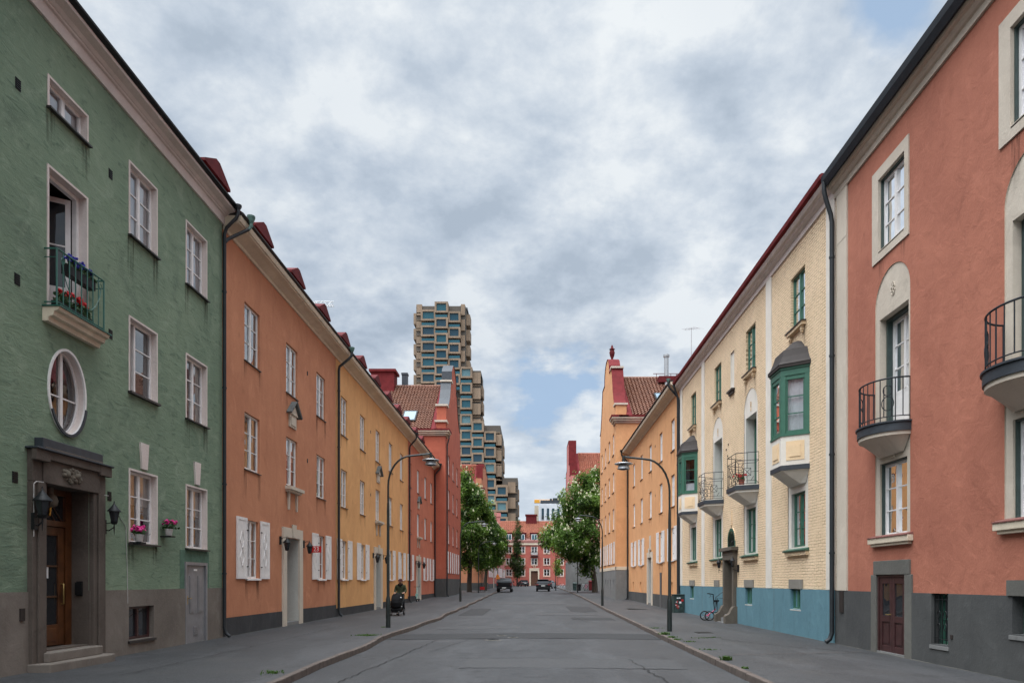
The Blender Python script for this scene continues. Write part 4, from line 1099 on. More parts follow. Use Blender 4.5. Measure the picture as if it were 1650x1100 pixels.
MB().tube([P(15.36, 1.05, -.02), P(15.36, 1.05, .03), P(15.48, 1.05, .03)], .012, 0, 8).build('door_handle', 'brass', dr)
mb = MB(); mb.box(F, 17.55, 17.75, 1.0, 1.55, .03, .06); mb.build('meter_box', 'brown_metal', S)
o = win(F, S, bar[0], bar[1], bar[2], bar[3], .2, fm='window_green', cols=1, rows=2, curt='none', panes='glass_dark', sill=('plinth_concrete', .06, .07, .05), name='barred_window', lining=(.12, .02))
mb = MB()
for i in range(5): u = bar[0]+.03+(bar[1]-bar[0]-.06)*i/4; mb.tube([P(u, .57, -.03), P(u, 1.54, -.03)], .010, 0, 6)
for z in (.66, 1.44): mb.tube([P(bar[0], z, -.03), P(bar[1], z, -.03)], .008, 0, 6)
for z in (.9, 1.15): 
    for u in (13.33, 13.54): mb.tube([P(u+.055*math.cos(t), z+.07*math.sin(t), -.02) for t in [j*.6 for j in range(12)]], .007, 0, 5)
mb.build('window_grille', 'black_metal', o)
MB().box(F, 10.3, 11.5, 1.56, 1.82, -.01, .06).build('lintel', 'dark_stone', S)
win(F, S, *bas0[:4], .2, fm='window_green', cols=2, rows=1, curt='none', panes='glass_dark', sill=('plinth_concrete', .06, .07, .05))
MB().box(F, 13.0, 13.06, .7, .78, .03, .05).build('wall_socket', 'brown_metal', S)
prof = [(-.02, 11.9), (.05, 11.9), (.055, 12.04), (.10, 12.06), (.14, 12.11), (.15, 12.15), (.20, 12.16), (.24, 12.22), (.24, 12.26), (-.02, 12.26)]
cornice(S, F, -14, 18.09, prof, 'sand_trim', [(-.02, 12.262), (.27, 12.262), (.27, 12.2), (.31, 12.2), (.38, 12.34), (.40, 12.48), (.36, 12.5), (-.02, 12.5)], 'dark_metal')
house_roof(S, F, -14, 18.05, 12.47, .3, 'slate_metal')
gutterpipe(F, S, 18.02, 12.32, .34, r=.06, zb=.2, funnel=False, n=.13)

# ---------------------------------------------------------------- cream painted brick house
C = thing('brick_house', 'cream painted brick house with green bay windows, iron balconies and a pale blue plinth', 'house', (XR, 27, 0))
cb = [20.67, 25.12, 29.57, 34.03]
holes = []
for i, c in enumerate(cb):
    holes.append((c-.55, c+.55, 9.5, 11.15, .12, 0)); holes.append((c-.78, c+.78, 2.78, 5.3 if i in (0, 3) else 8.88, 0, 1))
holes.append((27.15, 27.67, 9.52, 11.0, .06, 1))
holes.append((26.95, 28.05, -.5, 3.02, .30, 2))
bwin = [(c-.37, c+.40, .96, 1.58, .16, 0) for c in (cb[0]+.08, cb[1]+.12, cb[3]+.15)]
for w_ in bwin: pass
mb = MB(); wall(mb, F, 18.05, 37.0, 1.57, 12.2, holes)
for c in cb[1:3]: spandrel(mb, F, c, .78, 8.1)
shell(mb, F, 18.05, 37.0, -.3, 12.1, 11.2)
mb.build('wall', ['painted_brick', 'white_trim', 'brown_stone'], C, fix=False)
mb = MB(); wall(mb, F, 18.05, 37.0, -.5, 1.57, bwin+[(26.95, 28.05, -.5, 3.02, .3, 1)], 0, .035)
mb.poly([P(18.05, 1.57, .035), P(26.9, 1.57, .035), P(26.9, 1.57, -.01), P(18.05, 1.57, -.01)]); mb.poly([P(28.1, 1.57, .035), P(37, 1.57, .035), P(37, 1.57, -.01), P(28.1, 1.57, -.01)])
for u in (22.6, 32.1): mb.box(F, u-.006, u+.006, .1, 1.56, .03, .037, 1)
mb.build('plinth', ['plinth_blue', 'brown_stone'], C, fix=False)
for b in bwin:
    win(F, C, *b[:4], .09, fm='window_green', cols=2, rows=1, curt='full', sill=('niche_grey', .04, .03, .04), name='basement_window')
    MB().box(F, b[0]-.13, b[1]+.13, 1.575, 1.86, -.01, .05).build('lintel', 'stone_trim', C)
MB().box(F, cb[2]-.30, cb[2]+.45, 1.575, 1.86, -.01, .05).build('lintel', 'stone_trim', C)
MB().box(F, cb[2]-.24, cb[2]+.38, .25, 1.5, .034, .042).build('hatch', 'plinth_blue', C)
for u in (18.08, 22.87, 31.75, 36.45):
    MB().box(F, u, u+.5, 1.575, 12.0, -.01, .045).build('pilaster', 'white_trim', C)
for i, c in enumerate(cb):
    o = win(F, C, c-.55, c+.55, 9.5, 11.15, .12, fm='window_green', cols=2, rows=3, curt='sides', sill=('sill_metal', .10, .03, .16), fw=.07, mull=.10)
    mb = MB(); mb.box(F, c-.62, c+.62, 9.36, 9.45, -.01, .13); 
    for s in (-.46, .46): mb.plate(F, [(c+s-.05, 9.22), (c+s+.05, 9.22), (c+s+.05, 9.359), (c+s-.05, 9.359)], -.01, .10); mb.blob(P(c+s, 9.2, .05), .05, 0, 0)
    mb.build('sill_bracket', 'painted_brick', o)
    # white plastered niche
    z1 = 5.3 if i in (0, 3) else 8.1
    hs = [(c-.53, c+.53, 2.84, 4.49, .14, 1)]
    if i in (1, 2): hs.append((c-.62, c+.62, 5.3, 7.9, .38, 1))
    mb = MB(); wall(mb, F, c-.78, c+.78, 2.78, z1, hs, 0, -.015)
    if i in (1, 2):
        ap = arch_pts(c, .78, 8.1); mb.plate(F, ap, -.04, -.015)
        for (p, q) in zip(ap, ap[1:]): mb.poly([F.P(*p, 0), F.P(*q, 0), F.P(*q, -.03), F.P(*p, -.03)])
    ni = mb.build('niche', ['white_trim', 'niche_grey'], C, fix=False)
    win(F, C, c-.53, c+.53, 2.84, 4.49, .14, fm='window_green', cols=2, rows=3, curt='sides', fw=.07, mull=.10)
    mb = MB(); mb.hexa([P(c-.86, 2.70, -.01), P(c+.86, 2.70, -.01), P(c+.86, 2.70, .15), P(c-.86, 2.70, .15), P(c-.86, 2.84, -.12), P(c+.86, 2.84, -.12), P(c+.86, 2.74, .16), P(c-.86, 2.74, .16)])
    mb.box(F, c-.82, c+.82, 2.58, 2.699, -.01, .10, 1); mb.build('sill', ['sill_green', 'painted_brick'], C)
    if i in (1, 2):
        mb = MB()
        for k in range(5):
            a = k/5*6.283; mb.tube([P(c+.04*math.cos(a)+.03*math.cos(t), 8.3+.08*math.sin(a)+.035*math.sin(t), -.005) for t in [j*.8 for j in range(9)]], .009, 0, 5)
        mb.blob(P(c, 8.12, -.01), (.02, .05, .07), 0, .1); mb.build('plaster_rosette', 'painted_brick', ni)
        o = win(F, C, c-.62, c+.62, 5.3, 7.9, .38, fm='window_green', cols=2, rows=4, curt='sides', fw=.09, name='balcony_door')
        MB().box(F, c-.53, c+.53, 5.3, 6.0, -.37, -.33).build('door_panel', 'window_green', o)
        plan = [(c-.90, 0), (c-.52, .70), (c+.52, .70), (c+.90, 0)]
        q = lambda s: [(c+(u-c)*s, n*s) for u, n in plan]
        mb = MB(); mb.slab(F, q(1.06), 5.08, 5.24, 1); mb.slab(F, q(1.0), 5.0, 5.079, 0); mb.slab(F, q(1.0), 5.241, 5.26, 0)
        mb.prism([F.P(u, 4.999, n) for u, n in q(.95)], [F.P(u, 4.62, n) for u, n in [(c-.55, 0), (c-.4, .12), (c+.4, .12), (c+.55, 0)]], 0)
        bal = mb.build('balcony', ['white_trim', 'slate_metal'], C)
        mb = MB(); z0, zm, z1_ = 5.30, 6.12, 6.40
        pl = q(1.0)
        for z, r_ in ((z1_, .013), (zm, .011), (z0, .011)): mb.tube([F.P(u, z, n) for u, n in pl], r_, 0, 6)
        for (a, b) in zip(pl, pl[1:]):
            A, B_ = Vector(a), Vector(b)
            def pt(t, z): 
                w_ = A.lerp(B_, t); return F.P(w_.x, z, w_.y)
            T_ = lambda t0, za, t1, zb: mb.tube([pt(t0, za), pt(t1, zb)], .009, 0, 5)
            T_(0, 5.24, 0, z1_); T_(1, 5.24, 1, z1_); T_(.5, zm, .5, z1_)
            h = zm-z0
            for (e0, e1) in ((.12, .88),):
                for f0, f1 in ((.12, .88),):
                    za, zb = z0+h*f0, z0+h*f1
                    T_(e0, za, e1, za); T_(e0, zb, e1, zb); T_(e0, za, e0, zb); T_(e1, za, e1, zb)
                    T_(0, z0, e0, za); T_(1, z0, e1, za); T_(0, zm, e0, zb); T_(1, zm, e1, zb)
                    T_(.5, z0, .5, za); T_(.5, zb, .5, zm); T_(0, z0+h/2, e0, z0+h/2); T_(1, z0+h/2, e1, z0+h/2)
            ia, ib, ja, jb = .34, .66, z0+h*.34, z0+h*.66
            T_(ia, ja, ib, ja); T_(ia, jb, ib, jb); T_(ia, ja, ia, jb); T_(ib, ja, ib, jb); T_(ia, ja, ib, jb); T_(ia, jb, ib, ja)
            T_(.12, z0+h*.5, ia, z0+h*.5); T_(ib, z0+h*.5, .88, z0+h*.5); T_(.5, z0+h*.12, .5, ja); T_(.5, jb, .5, z0+h*.88)
            T_(.34, z0+h*.12, .22, z0+h*.3); T_(.66, z0+h*.88, .78, z0+h*.7)
        mb.build('railing', 'dark_metal', bal)
    else:
        # green bay window on a white corbel
        plan = [(c-.88, 0), (c-.43, .66), (c+.43, .66), (c+.88, 0)]
        q = lambda s, dn=0: [(c+(u-c)*s, n*s+(dn if n > 0 else 0)) for u, n in plan]
        mb = MB(); mb.slab(F, q(1), 5.22, 6.08, 0); mb.slab(F, q(1.03), 5.08, 5.219, 1)
        mb.prism([F.P(u, 5.079, n) for u, n in q(.97)], [F.P(u, 4.70, n) for u, n in [(c-.6, 0), (c-.45, .10), (c+.45, .10), (c+.6, 0)]], 0)
        segs = list(zip(plan, plan[1:]))
        for (a, b) in segs:
            A, B_ = Vector(a), Vector(b); d = (B_-A); Ln = d.length; d.normalize(); nn = Vector((-d.y, d.x)) if Vector((-d.y, d.x)).y >= 0 else Vector((d.y, -d.x))
            if nn.y < 0: nn = -nn
            SF = Fr(F.P(A.x, 0, A.y), F.U*d.x+F.N*d.y, F.U*nn.x+F.N*nn.y)
            g = .14; mb.box(SF, g, Ln-g, 5.36, 5.92, -.01, .012, 2); mb.box(SF, g+.1, Ln-g-.1, 5.46, 5.82, .013, .03, 2)
        bay = mb.build('bay_window', ['white_trim', 'slate_metal', 'cream_panel'], C)
        mb = MB(); mb.slab(F, q(1.04), 6.082, 6.14, 0); mb.slab(F, q(1.02), 7.86, 8.04, 0); mb.slab(F, q(1.06), 8.041, 8.10, 0); mb.slab(F, q(1.12), 8.101, 8.19, 1)
        pn = MB(); ct = MB()
        for si, (a, b) in enumerate(segs):
            A, B_ = Vector(a), Vector(b); d = (B_-A); Ln = d.length; d.normalize(); nn = Vector((-d.y, d.x))
            if nn.y < 0: nn = -nn
            if abs(d.y) > .1 and nn.x*(A.x+B_.x-2*c) < 0: nn = -nn
            SF = Fr(F.P(A.x, 0, A.y), F.U*d.x+F.N*d.y, F.U*nn.x+F.N*nn.y)
            pw = .13
            mb.box(SF, 0, pw, 6.141, 7.859, -.08, .01); mb.box(SF, Ln-pw, Ln, 6.141, 7.859, -.08, .01)
            mb.box(SF, pw, Ln-pw, 6.141, 6.24, -.08, -.01); mb.box(SF, pw, Ln-pw, 7.74, 7.859, -.08, -.01)
            mb.box(SF, pw, pw+.05, 6.24, 7.74, -.08, -.03); mb.box(SF, Ln-pw-.05, Ln-pw, 6.24, 7.74, -.08, -.03)
            for k in (1, 2): z = 6.24+1.5*k/3; mb.box(SF, pw+.05, Ln-pw-.05, z-.015, z+.015, -.07, -.04)
            for z in (6.55, 7.05, 7.5):
                mb.box(SF, 0, pw, z, z+.008, .0105, .013); mb.box(SF, Ln-pw, Ln, z, z+.008, .0105, .013)
            pn.poly([SF.P(pw, 6.2, -.06), SF.P(Ln-pw, 6.2, -.06), SF.P(Ln-pw, 7.8, -.06), SF.P(pw, 7.8, -.06)])
            cm = curtain_mb(SF, pw, Ln-pw, 6.2, 7.8 if si != 0 or i == 0 else 6.6, -.13, amp=.01)
            k0 = len(ct.v); ct.v += cm.v; ct.f += [[k0+j for j in f] for f in cm.f]; ct.m += cm.m
        fr = mb.build('bay_frame', ['window_green', 'brown_metal'], bay)
        rb = MB(); rb.box(F, c-.8, c+.8, 6.15, 7.85, -.8, -.0); rb.build('bay_interior', 'room', bay)
        pn.build('pane', 'glass', fr, fix=False); ct.build('curtain', 'blind_blue', fr, fix=False, smooth=60)
        mb = MB(); lev = [(1.14, 8.191), (1.04, 8.27), (.93, 8.45), (.84, 8.66), (.60, 8.74), (.50, 8.84), (.30, 8.98), (.06, 9.06)]
        for (s0, z0), (s1, z1_) in zip(lev, lev[1:]): mb.prism([F.P(u, z0, n) for u, n in q(s0)], [F.P(u, z1_, n) for u, n in q(s1)], 0)
        mb.build('bay_roof', 'brown_metal', bay)
# blind slit niche with its little sill
MB().box(F, 27.05, 27.77, 9.40, 9.47, -.01, .14).box(F, 27.1, 27.72, 9.3, 9.399, -.01, .08).build('sill', ['sill_metal'], C)
MB().poly([P(27.15, 9.52, -.055), P(27.67, 9.52, -.055), P(27.67, 11.0, -.055), P(27.15, 11.0, -.055)]).build('blind_niche', 'white_trim', C, fix=False)
# entrance
mb = MB()
mb.box(F, 26.75, 26.949, -.2, 2.86, -.01, .16); mb.box(F, 28.051, 28.25, -.2, 2.86, -.01, .16); mb.box(F, 26.75, 28.25, 2.66, 2.86, .161, .17); mb.box(F, 26.75, 28.25, 2.861, 3.02, -.01, .18)
mb.box(F, 26.62, 28.38, 3.021, 3.16, -.01, .28)
ap = arch_pts(27.5, .52, 3.42, 14); mb.plate(F, [(26.98+1.04, 3.161)]+ap+[(26.98, 3.161)], -.01, .02, 1)
mb.box(F, 26.95, 28.05, 2.55, 2.855, -.25, -.011)
por = mb.build('portal', ['brown_stone', 'window_green'], C, bevel=.008)
ap2 = arch_pts(27.5, .42, 3.42, 14); MB().plate(F, [(27.92, 3.22)]+ap2+[(27.08, 3.22)], .021, .027).build('fanlight', 'glass_dark', por)
mb = MB()
for i in range(14):
    (a, b), (c_, d_) = arch_pts(27.5, .52, 3.42, 14)[i:i+2]; (e1, e2), (g1, g2) = arch_pts(27.5, .56, 3.42, 14)[i:i+2]
    p4 = [(a, b), (c_, d_), (g1, g2), (e1, e2)]; mb.hexa([F.P(*q_, -.01) for q_ in p4]+[F.P(*q_, .03) for q_ in p4])
mb.box(F, 27.42, 27.58, 4.03, 4.62, -.01, .05); mb.build('arch_moulding', 'painted_brick', por)
mb = MB(); mb.box(F, 26.94, 28.06, .4, 2.56, -.34, -.29); mb.box(F, 27.02, 27.46, 1.3, 2.4, -.289, -.28, 1); mb.box(F, 27.54, 27.98, 1.3, 2.4, -.289, -.28, 1); mb.build('door', ['wood_dark', 'glass_dark'], C)
mb = MB()
for i, z in enumerate((.16, .32, .46)): mb.box(F, 26.96, 28.04, -.1, z+.001*i, -.3, .45-.16*i)
mb.build('entrance_steps', 'plinth_concrete', C)
for a, b in ((26.62, 26.93), (28.07, 28.35)):
    mb = MB()
    pts = [(0, 0), (.50, 0), (.50, .34), (.45, .38), (.38, .40), (.31, .48), (.25, .62), (.19, .70), (.12, .72), (0, .72)]
    mb.prism([F.P(a, z+.1, n) for n, z in pts], [F.P(b, z+.1, n) for n, z in pts])
    mb.build('step_cheek', 'brown_stone', C, bevel=.01)
mb = MB(); mb.tube([P(28.3, .6, .42), P(28.3, 1.15, .42), P(28.3, 1.35, .15)], .014, 0, 6); mb.tube([P(28.5, .2, .3), P(28.5, 1.1, .3), P(28.5, 1.1, .06)], .012, 0, 6); mb.build('handrail', 'black_metal', C)
lantern(F, 26.55, 2.35, .24, 'black lantern on cream brick on the near side of the dark stone doorway', 'lanterns by the cream brick house door', bu=26.55, s=.58, bn=.02)
lantern(F, 28.5, 2.35, .24, 'black lantern on cream brick on the far side of the dark stone doorway', 'lanterns by the cream brick house door', bu=28.5, s=.58, bn=.02)
prof = [(-.02, 12.0), (.05, 12.0), (.055, 12.15), (.10, 12.17), (.18, 12.22), (.20, 12.27), (.28, 12.29), (.33, 12.36), (.33, 12.40), (-.02, 12.40)]
cornice(C, F, 18.08, 37.0, prof, 'pink_white_trim', [(-.02, 12.402), (.36, 12.402), (.42, 12.44), (.44, 12.56), (.38, 12.6), (-.02, 12.62)], 'red_metal')
house_roof(C, F, 18.05, 37.0, 12.58, .34, 'red_metal')
MB().tube([P(36.9, 12.4, .4), P(36.9, 12.1, .3), P(36.9, 11.6, .1), P(36.9, .2, .1)], .055, 0, 8).build('downpipe', 'pipe_metal', C, smooth=40)
for u, z in ((27.9, 7.35), (28.2, 7.2), (28.0, 6.9)): MB().box(F, u, u+.07, z, z+.07, -.01, .02).build('anchor_plate', 'brown_metal', C)
flower_pot(F, 24.75, 5.26, .45, 'terracotta pot of small red flowers on the larger looking iron balcony', 'terracotta', 'flower_red', leaf=.14, w=.11, h=.22)
an = thing('antenna', 'thin metal rooftop television antenna above the red roof edge', 'antenna', P(38.3, 13.0, -.9))
mb = MB(); mb.tube([P(38.3, 12.6, -.9), P(38.3, 16.0, -.9)], .016, 0, 6)
mb.tube([P(37.9, 15.85, -1.2), P(38.7, 16.05, -.6)], .009, 0, 5)
for i in range(6):
    t = i/5; c = Vector(P(37.9, 15.85, -1.2)).lerp(Vector(P(38.7, 16.05, -.6)), t); mb.tube([c+Vector((-.3+.03*i, 0, .05)), c+Vector((.3-.03*i, 0, -.05))], .006, 0, 4)
mb.build('mast', 'lamp_disc', an)

# ---------------------------------------------------------------- apricot row house and gabled house on the right
AH = row_house('apricot_house', 'light apricot plaster house on the right between the cream brick and gabled houses', FRt, 37.0, 56.8,
               [39.0, 42.6, 46.4, 50.1, 53.8], ('apricot_plaster', 'plinth_grey'), [(9.26, 11.04), (6.08, 7.88)], 2, None, eave=12.25, plinth=.98,
               dorm=False, gm=4.85, slits=[39.3, 50.6, 54.2], panel=True, detail=False, w=1.0)
MB().box(FRt, 42.25, 42.8, .0, 2.35, .02, .04).build('service_door', 'door_grey', AH)
gutterpipe(FRt, AH, 56.7, 12.6, .62, r=.055, zb=.3)
gutterpipe(FRt, AH, 37.15, 12.7, .62, r=.055, zb=.3, top_mat='patina')
y0, y1 = 56.8, 70.0
gu = [(y0+.15, 15.2), (y0+.15, 16.6), (y0+.7, 16.65), (y0+1.2, 17.1), (y0+1.7, 17.9), (y0+2.2, 19.0), (y0+2.8, 20.4), (y0+4.6, 20.45), (y0+4.7, 21.2), (y0+5.2, 21.8), (y0+6.0, 22.15), (y0+6.59, 22.2)]
GR, GF, GS = gable_house('gabled_house', 'tall apricot house on the right with a curved gable topped by an urn', 1, 7.0, y0, y1, 15.3, 20.6, gu,
    ('apricot_plaster', 'plinth_concrete'), [58.7, 61.8, 65.0, 68.2], [(12.6, 14.4), (9.4, 11.1), (6.2, 8.0), (3.3, 5.1)], 2.75, 24, band='cream_trim')
for z, a, b in ((16.5, .05, 1.0), (20.35, 2.6, 3.6)): MB().box(GF, y0+a, y0+b, z, z+.16, -1.0, .12).build('gable_moulding', 'sand_trim', GR)
mb = MB(); c = GF.P((y0+y1)/2, 22.25, -.45)
mb.lathe(c, [(.26, 0), (.26, .08), (.10, .12), (.10, .2), (.2, .45), (.26, .75), (.20, .95), (.12, 1.0), (.28, 1.06), (.14, 1.15), (.10, 1.3), (.05, 1.45)], 0, 14)
mb.build('urn', 'dark_red_metal', GR, smooth=40)
ym = (y0+y1)/2
skylight(GR, 10.7, 12.1, y0-.25, ym, 15.52, 20.6, .18, .52)
MB().lathe((12.2, 61.9, 18.5), [(.2, 0), (.2, 3.6), (.28, 3.62), (.28, 3.8)], 0, 12).build('flue', 'lamp_disc', GR, smooth=40)
mb = MB(); mb.tube([(11.0, 61.9, 20.6), (13.3, 61.9, 20.6)], .03, 0, 4)
for x in (11.3, 12.6, 13.1): mb.tube([(x, 61.9, 19.6), (x, 61.9, 20.6)], .025, 0, 4)
mb.wbox(11.5, 13.5, 61.7, 62.6, 19.8, 20.35); mb.build('roof_walkway', 'dark_red_metal', GR)
# far gabled pair beyond the square
gu2 = lambda y0, e, top: [(y0+.1, e), (y0+.1, e+1.6), (y0+1.8, e+1.65), (y0+1.9, e+3.6), (y0+4.4, e+3.65), (y0+4.5, top-.25), (y0+6.99, top-.2)]
PG, _, PS = gable_house('pink_gabled_house', 'pink gabled house with red tiled roof rising behind the right chestnut tree', 1, 5.35, 94, 108, 14.8, 20.6, gu2(94, 14.8, 22.3),
    ('rose_plaster', 'plinth_concrete'), [97, 101, 105], [(11.4, 13.2), (8.2, 10.0), (5.4, 7.2)], 4.7, 26, gt=1.0, tile='roof_tile_red', shutters_on=False)
for x in (10.5, 14.0): win(PS, PG, x, x+2.0, 2.2, 3.7, .02, cols=2, rows=1, sill=('pot_white', .2, .12, .12), curt='half', simple=True)
YG, _, _ = gable_house('far_gabled_house', 'pale orange gabled house with red roof glimpsed above the left chestnut trees', -1, 6.95, 94, 108, 14.4, 18.9, gu2(94, 14.4, 18.9),
    ('orange_plaster', 'plinth_grey'), [97, 101, 105], [(11.4, 13.2), (8.2, 10.0), (5.0, 6.8), (2.2, 4.0)], 1.6, 26, gt=.8, tile='roof_tile_red', shutters_on=False)
FP = Fr((-6.9, 0, 0), (0, 1, 0), (1, 0, 0))
row_house('pink_row_house', 'first pink row house glimpsed under the left chestnut trees', FP, 108, 142, [110.5+4.1*i for i in range(8)], ('pink_plaster', 'plinth_grey'), [(9.2, 11.0), (5.9, 7.7)], 3, None, plinth=1.4, dorm=False, gm=4.4, detail=False)
row_house('rose_row_house', 'second pink row house, standing against the red building that closes the street', FP, 142, 176.8, [144.5+4.2*i for i in range(8)], ('rose_plaster', 'plinth_grey'), [(9.4, 11.2), (6.1, 7.9)], 4, None, plinth=1.6, dorm=False, gm=4.6, detail=False)

# ---------------------------------------------------------------- the red building closing the street
E = thing('end_building', 'wide red building with three dormers closing the far end of the street', 'building', (0, 177, .6))
EF = front(177)
ec = [-5.95, -2.57, .64, 3.86, 7.45, 11.0]; er = [(3.2, 4.9), (6.1, 7.8), (9.1, 10.8)]
holes = [(x-.75, x+.75, a, b, .15, 0) for x in ec for a, b in er if not (x == .64 and a < 4)]+[(-.25, 1.55, -.5, 4.5, .4, 1)]
mb = MB(); wall(mb, EF, -9.5, 15, -.5, 11.6, holes); shell(mb, EF, -9.5, 15, -.5, 11.5, 13); mb.build('wall', ['pink_plaster', 'cream_trim'], E, fix=False)
for x in ec:
    for a, b in er:
        if x == .64 and a < 4: continue
        o = win(EF, E, x-.75, x+.75, a, b, .12, cols=2, rows=2, curt='none', fw=.1, mull=.16, munt=.05, simple=True)
        MB().box(EF, x-.88, x-.76, a-.1, b+.1, -.01, .03).box(EF, x+.76, x+.88, a-.1, b+.1, -.01, .03).box(EF, x-.88, x+.88, a-.24, a-.11, -.01, .1).build('window_trim', 'cream_trim', o)
mb = MB(); mb.box(EF, -.65, -.26, .2, 4.9, -.01, .1); mb.box(EF, 1.56, 1.95, .2, 4.9, -.01, .1); mb.box(EF, -.65, 1.95, 4.901, 5.2, -.01, .14); mb.box(EF, -.26, 1.56, 4.5, 4.9, -.01, .1)
for t in range(5): mb.blob(EF.P(.65+.35*math.cos(t*1.2+3.1), 5.75+.25*math.sin(t*1.2+3.1), .05), .14, 0)
mb.build('portal', 'cream_trim', E)
mb = MB(); mb.box(EF, -.26, 1.56, .3, 4.5, -.42, -.38); 
for i in (0, 1):
    for j in range(3): mb.box(EF, -.1+i*.85, .6+i*.85, .9+j*1.15, 1.8+j*1.15, -.379, -.35)
mb.build('door', 'door_brown', E)
mb = MB(); mb.box(EF, -.35, 1.65, 8.25, 8.4, 0, .9); bb = mb.build('balcony', 'dark_metal', E)
mb = MB(); mb.box(EF, -.2, 1.5, 8.6, 9.25, .8, .85); mb.build('balcony_cloth', 'shutter_white', bb)
mb = MB(); 
for i in range(11): u = -.3+1.9*i/10; mb.tube([EF.P(u, 8.4, .88), EF.P(u, 9.4, .88)], .03, 0, 4)
mb.tube([EF.P(-.3, 9.4, 0), EF.P(-.3, 9.4, .88), EF.P(1.6, 9.4, .88), EF.P(1.6, 9.4, 0)], .03, 0, 4); mb.build('railing', 'dark_metal', bb)
MB().box(EF, -9.6, 15, 11.2, 11.75, -.01, .25).build('cornice', 'cream_trim', E)
MB().hexa([EF.P(-9.6, 11.751, .3), EF.P(15, 11.751, .3), EF.P(15, 11.751, -.5), EF.P(-9.6, 11.751, -.5), EF.P(-9.6, 12.3, .2), EF.P(15, 12.3, .2), EF.P(15, 13.0, -.5), EF.P(-9.6, 13.0, -.5)]).build('roof_edge', 'sill_red', E)
tile_roof(E, -8.8, 15, 177.2, 12.3, 184.5, 17.9, 'roof_tile_red', cw=.5)
for x in (-6.0, -2.6, .64, 6.6):
    mb = MB(); mb.box(EF, x-1.0, x+1.0, 12.2, 14.2, -3, -.1); mb.box(EF, x-1.2, x+1.2, 14.2, 14.45, -3.4, .05); d = mb.build('dormer', 'dark_red_metal', E)
    mb = MB(); mb.box(EF, x-.78, x+.78, 12.45, 14.0, -.099, -.05); wf = mb.build('window_frame', 'shutter_white', d)
    MB().box(EF, x-.62, x-.06, 12.6, 13.85, -.049, -.03).box(EF, x+.06, x+.62, 12.6, 13.85, -.049, -.03).build('pane', 'tower_glass', wf)
MB().wbox(-1.6, 1.3, 183.5, 185.2, 17.0, 19.4).wbox(-1.8, 1.5, 183.3, 185.4, 19.4, 19.8).build('chimney', 'dark_red_metal', E)
MB().wbox(-9.5, -8.3, 177.4, 178.6, 11.0, 18.6).wbox(-9.7, -8.1, 177.2, 178.8, 18.6, 19.6).build('corner_pier', 'rose_plaster', E)

# ---------------------------------------------------------------- the stacked box tower
TY = 283; sx = TY/1100
TW = thing('apartment_tower', 'tall stepped tower of stacked brown concrete boxes with blue glass above the rooftops', 'tower', ((741-857)*sx, TY, 0))
X = lambda p: (p-857)*sx
Zt = lambda p: CAMZ+(936-p)*sx
PX, H = 25.2, 17.6     # pitch of the boxes and their height, both measured in pixels of the photograph
cores = [(669, 749, 489, 8), (741, 774, 594, 6), (760, 806, 683, 7), (779.7, 809, 697, 8), (799, 834, 768, 6)]
mb = MB()
for x0, x1, t, dd in cores: mb.wbox(X(x0), X(x1), TY+2.6, TY+2.6+dd+8, 0, Zt(t))
mb.build('core', 'tower_dark', TW)
fl = MB()
for x0, x1, t, dd in cores:
    z = Zt(t)-3.2
    while z > 20: fl.wbox(X(x0)+.2, X(x1)-.2, TY+2.2, TY+2.59, z, z+.35); z -= PX*sx/2
fl.build('floor_slab', 'tower_concrete', TW)
random.seed(3)
def column(x0, x1, first, front_y, wins=True, last=838, h=H, deep=7, pitch=PX):
    bx = MB(); t = first; k = 0
    while t < last:
        a, b, z1, z0 = X(x0), X(x1), Zt(t), Zt(min(t+h, last+10))
        if wins:
            fw_, ft = .75, .75
            bx.wbox(a, a+fw_, front_y, front_y+deep, z0, z1); bx.wbox(b-fw_, b, front_y, front_y+deep, z0, z1)
            bx.wbox(a+fw_, b-fw_, front_y+.001, front_y+deep, z1-ft, z1-.001); bx.wbox(a+fw_, b-fw_, front_y+.001, front_y+deep, z0+.001, z0+ft)
            win_ = MB(); win_.wbox(a+fw_+.01, b-fw_-.01, front_y+.55, front_y+.65, z0+ft+.01, z1-ft-.01)
            wo = win_.build('window', random.choice(['tower_glass', 'tower_glass', 'tower_glass_blue', 'tower_glass_blue', 'tower_glass_dark', 'tower_glass_pale']), TW)
            # terrace parapet and glazing of the recessed floor below
            zb = Zt(t+h); zc = Zt(t+pitch)
            gl = MB(); gl.wbox(a+.8, b-.8, TY+2.45, TY+2.55, zc+.3, zb-.1); gl.build('terrace_glazing', 'tower_glass_dark', TW)
            rl = MB(); rl.wbox(a+.3, b-.3, front_y+.15, front_y+.22, zc, zc+1.15); rl.build('terrace_railing', 'tower_glass', TW)
        else: bx.wbox(a, b, front_y, front_y+deep, z0, z1)
        t += pitch
    bx.build('box_stack', 'tower_concrete', TW)
column(678, 702, 498.7, TY, last=702)
column(700.6, 722, 486.8, TY-.7, last=705)
column(721.6, 741.8, 501.4, TY, last=610)
column(663, 670, 497, TY+5, False, last=640, deep=6); column(669.5, 678.5, 486.8, TY+2.2, False, last=640, deep=6)
column(741.9, 748.3, 486.8, TY+2.0, False, last=590, deep=6); column(748.4, 755.6, 499, TY+5, False, last=600, deep=6)
column(741, 760.8, 591, TY, last=838); column(760.9, 774, 598, TY+1.6, False, last=690); column(773.5, 777, 616, TY+5, False, last=690)
column(760, 779.6, 679, TY-1, last=838); column(779.7, 799, 694.5, TY-.3, last=838)
column(799.1, 808, 698.5, TY+1.3, False, last=770); column(808, 811.5, 713.5, TY+5, False, last=770)
column(799, 818.2, 782, TY-1.2, last=842); column(818.3, 830.5, 775.5, TY+1.2, False, last=842); column(830.5, 836, 786, TY+4, False, last=842)
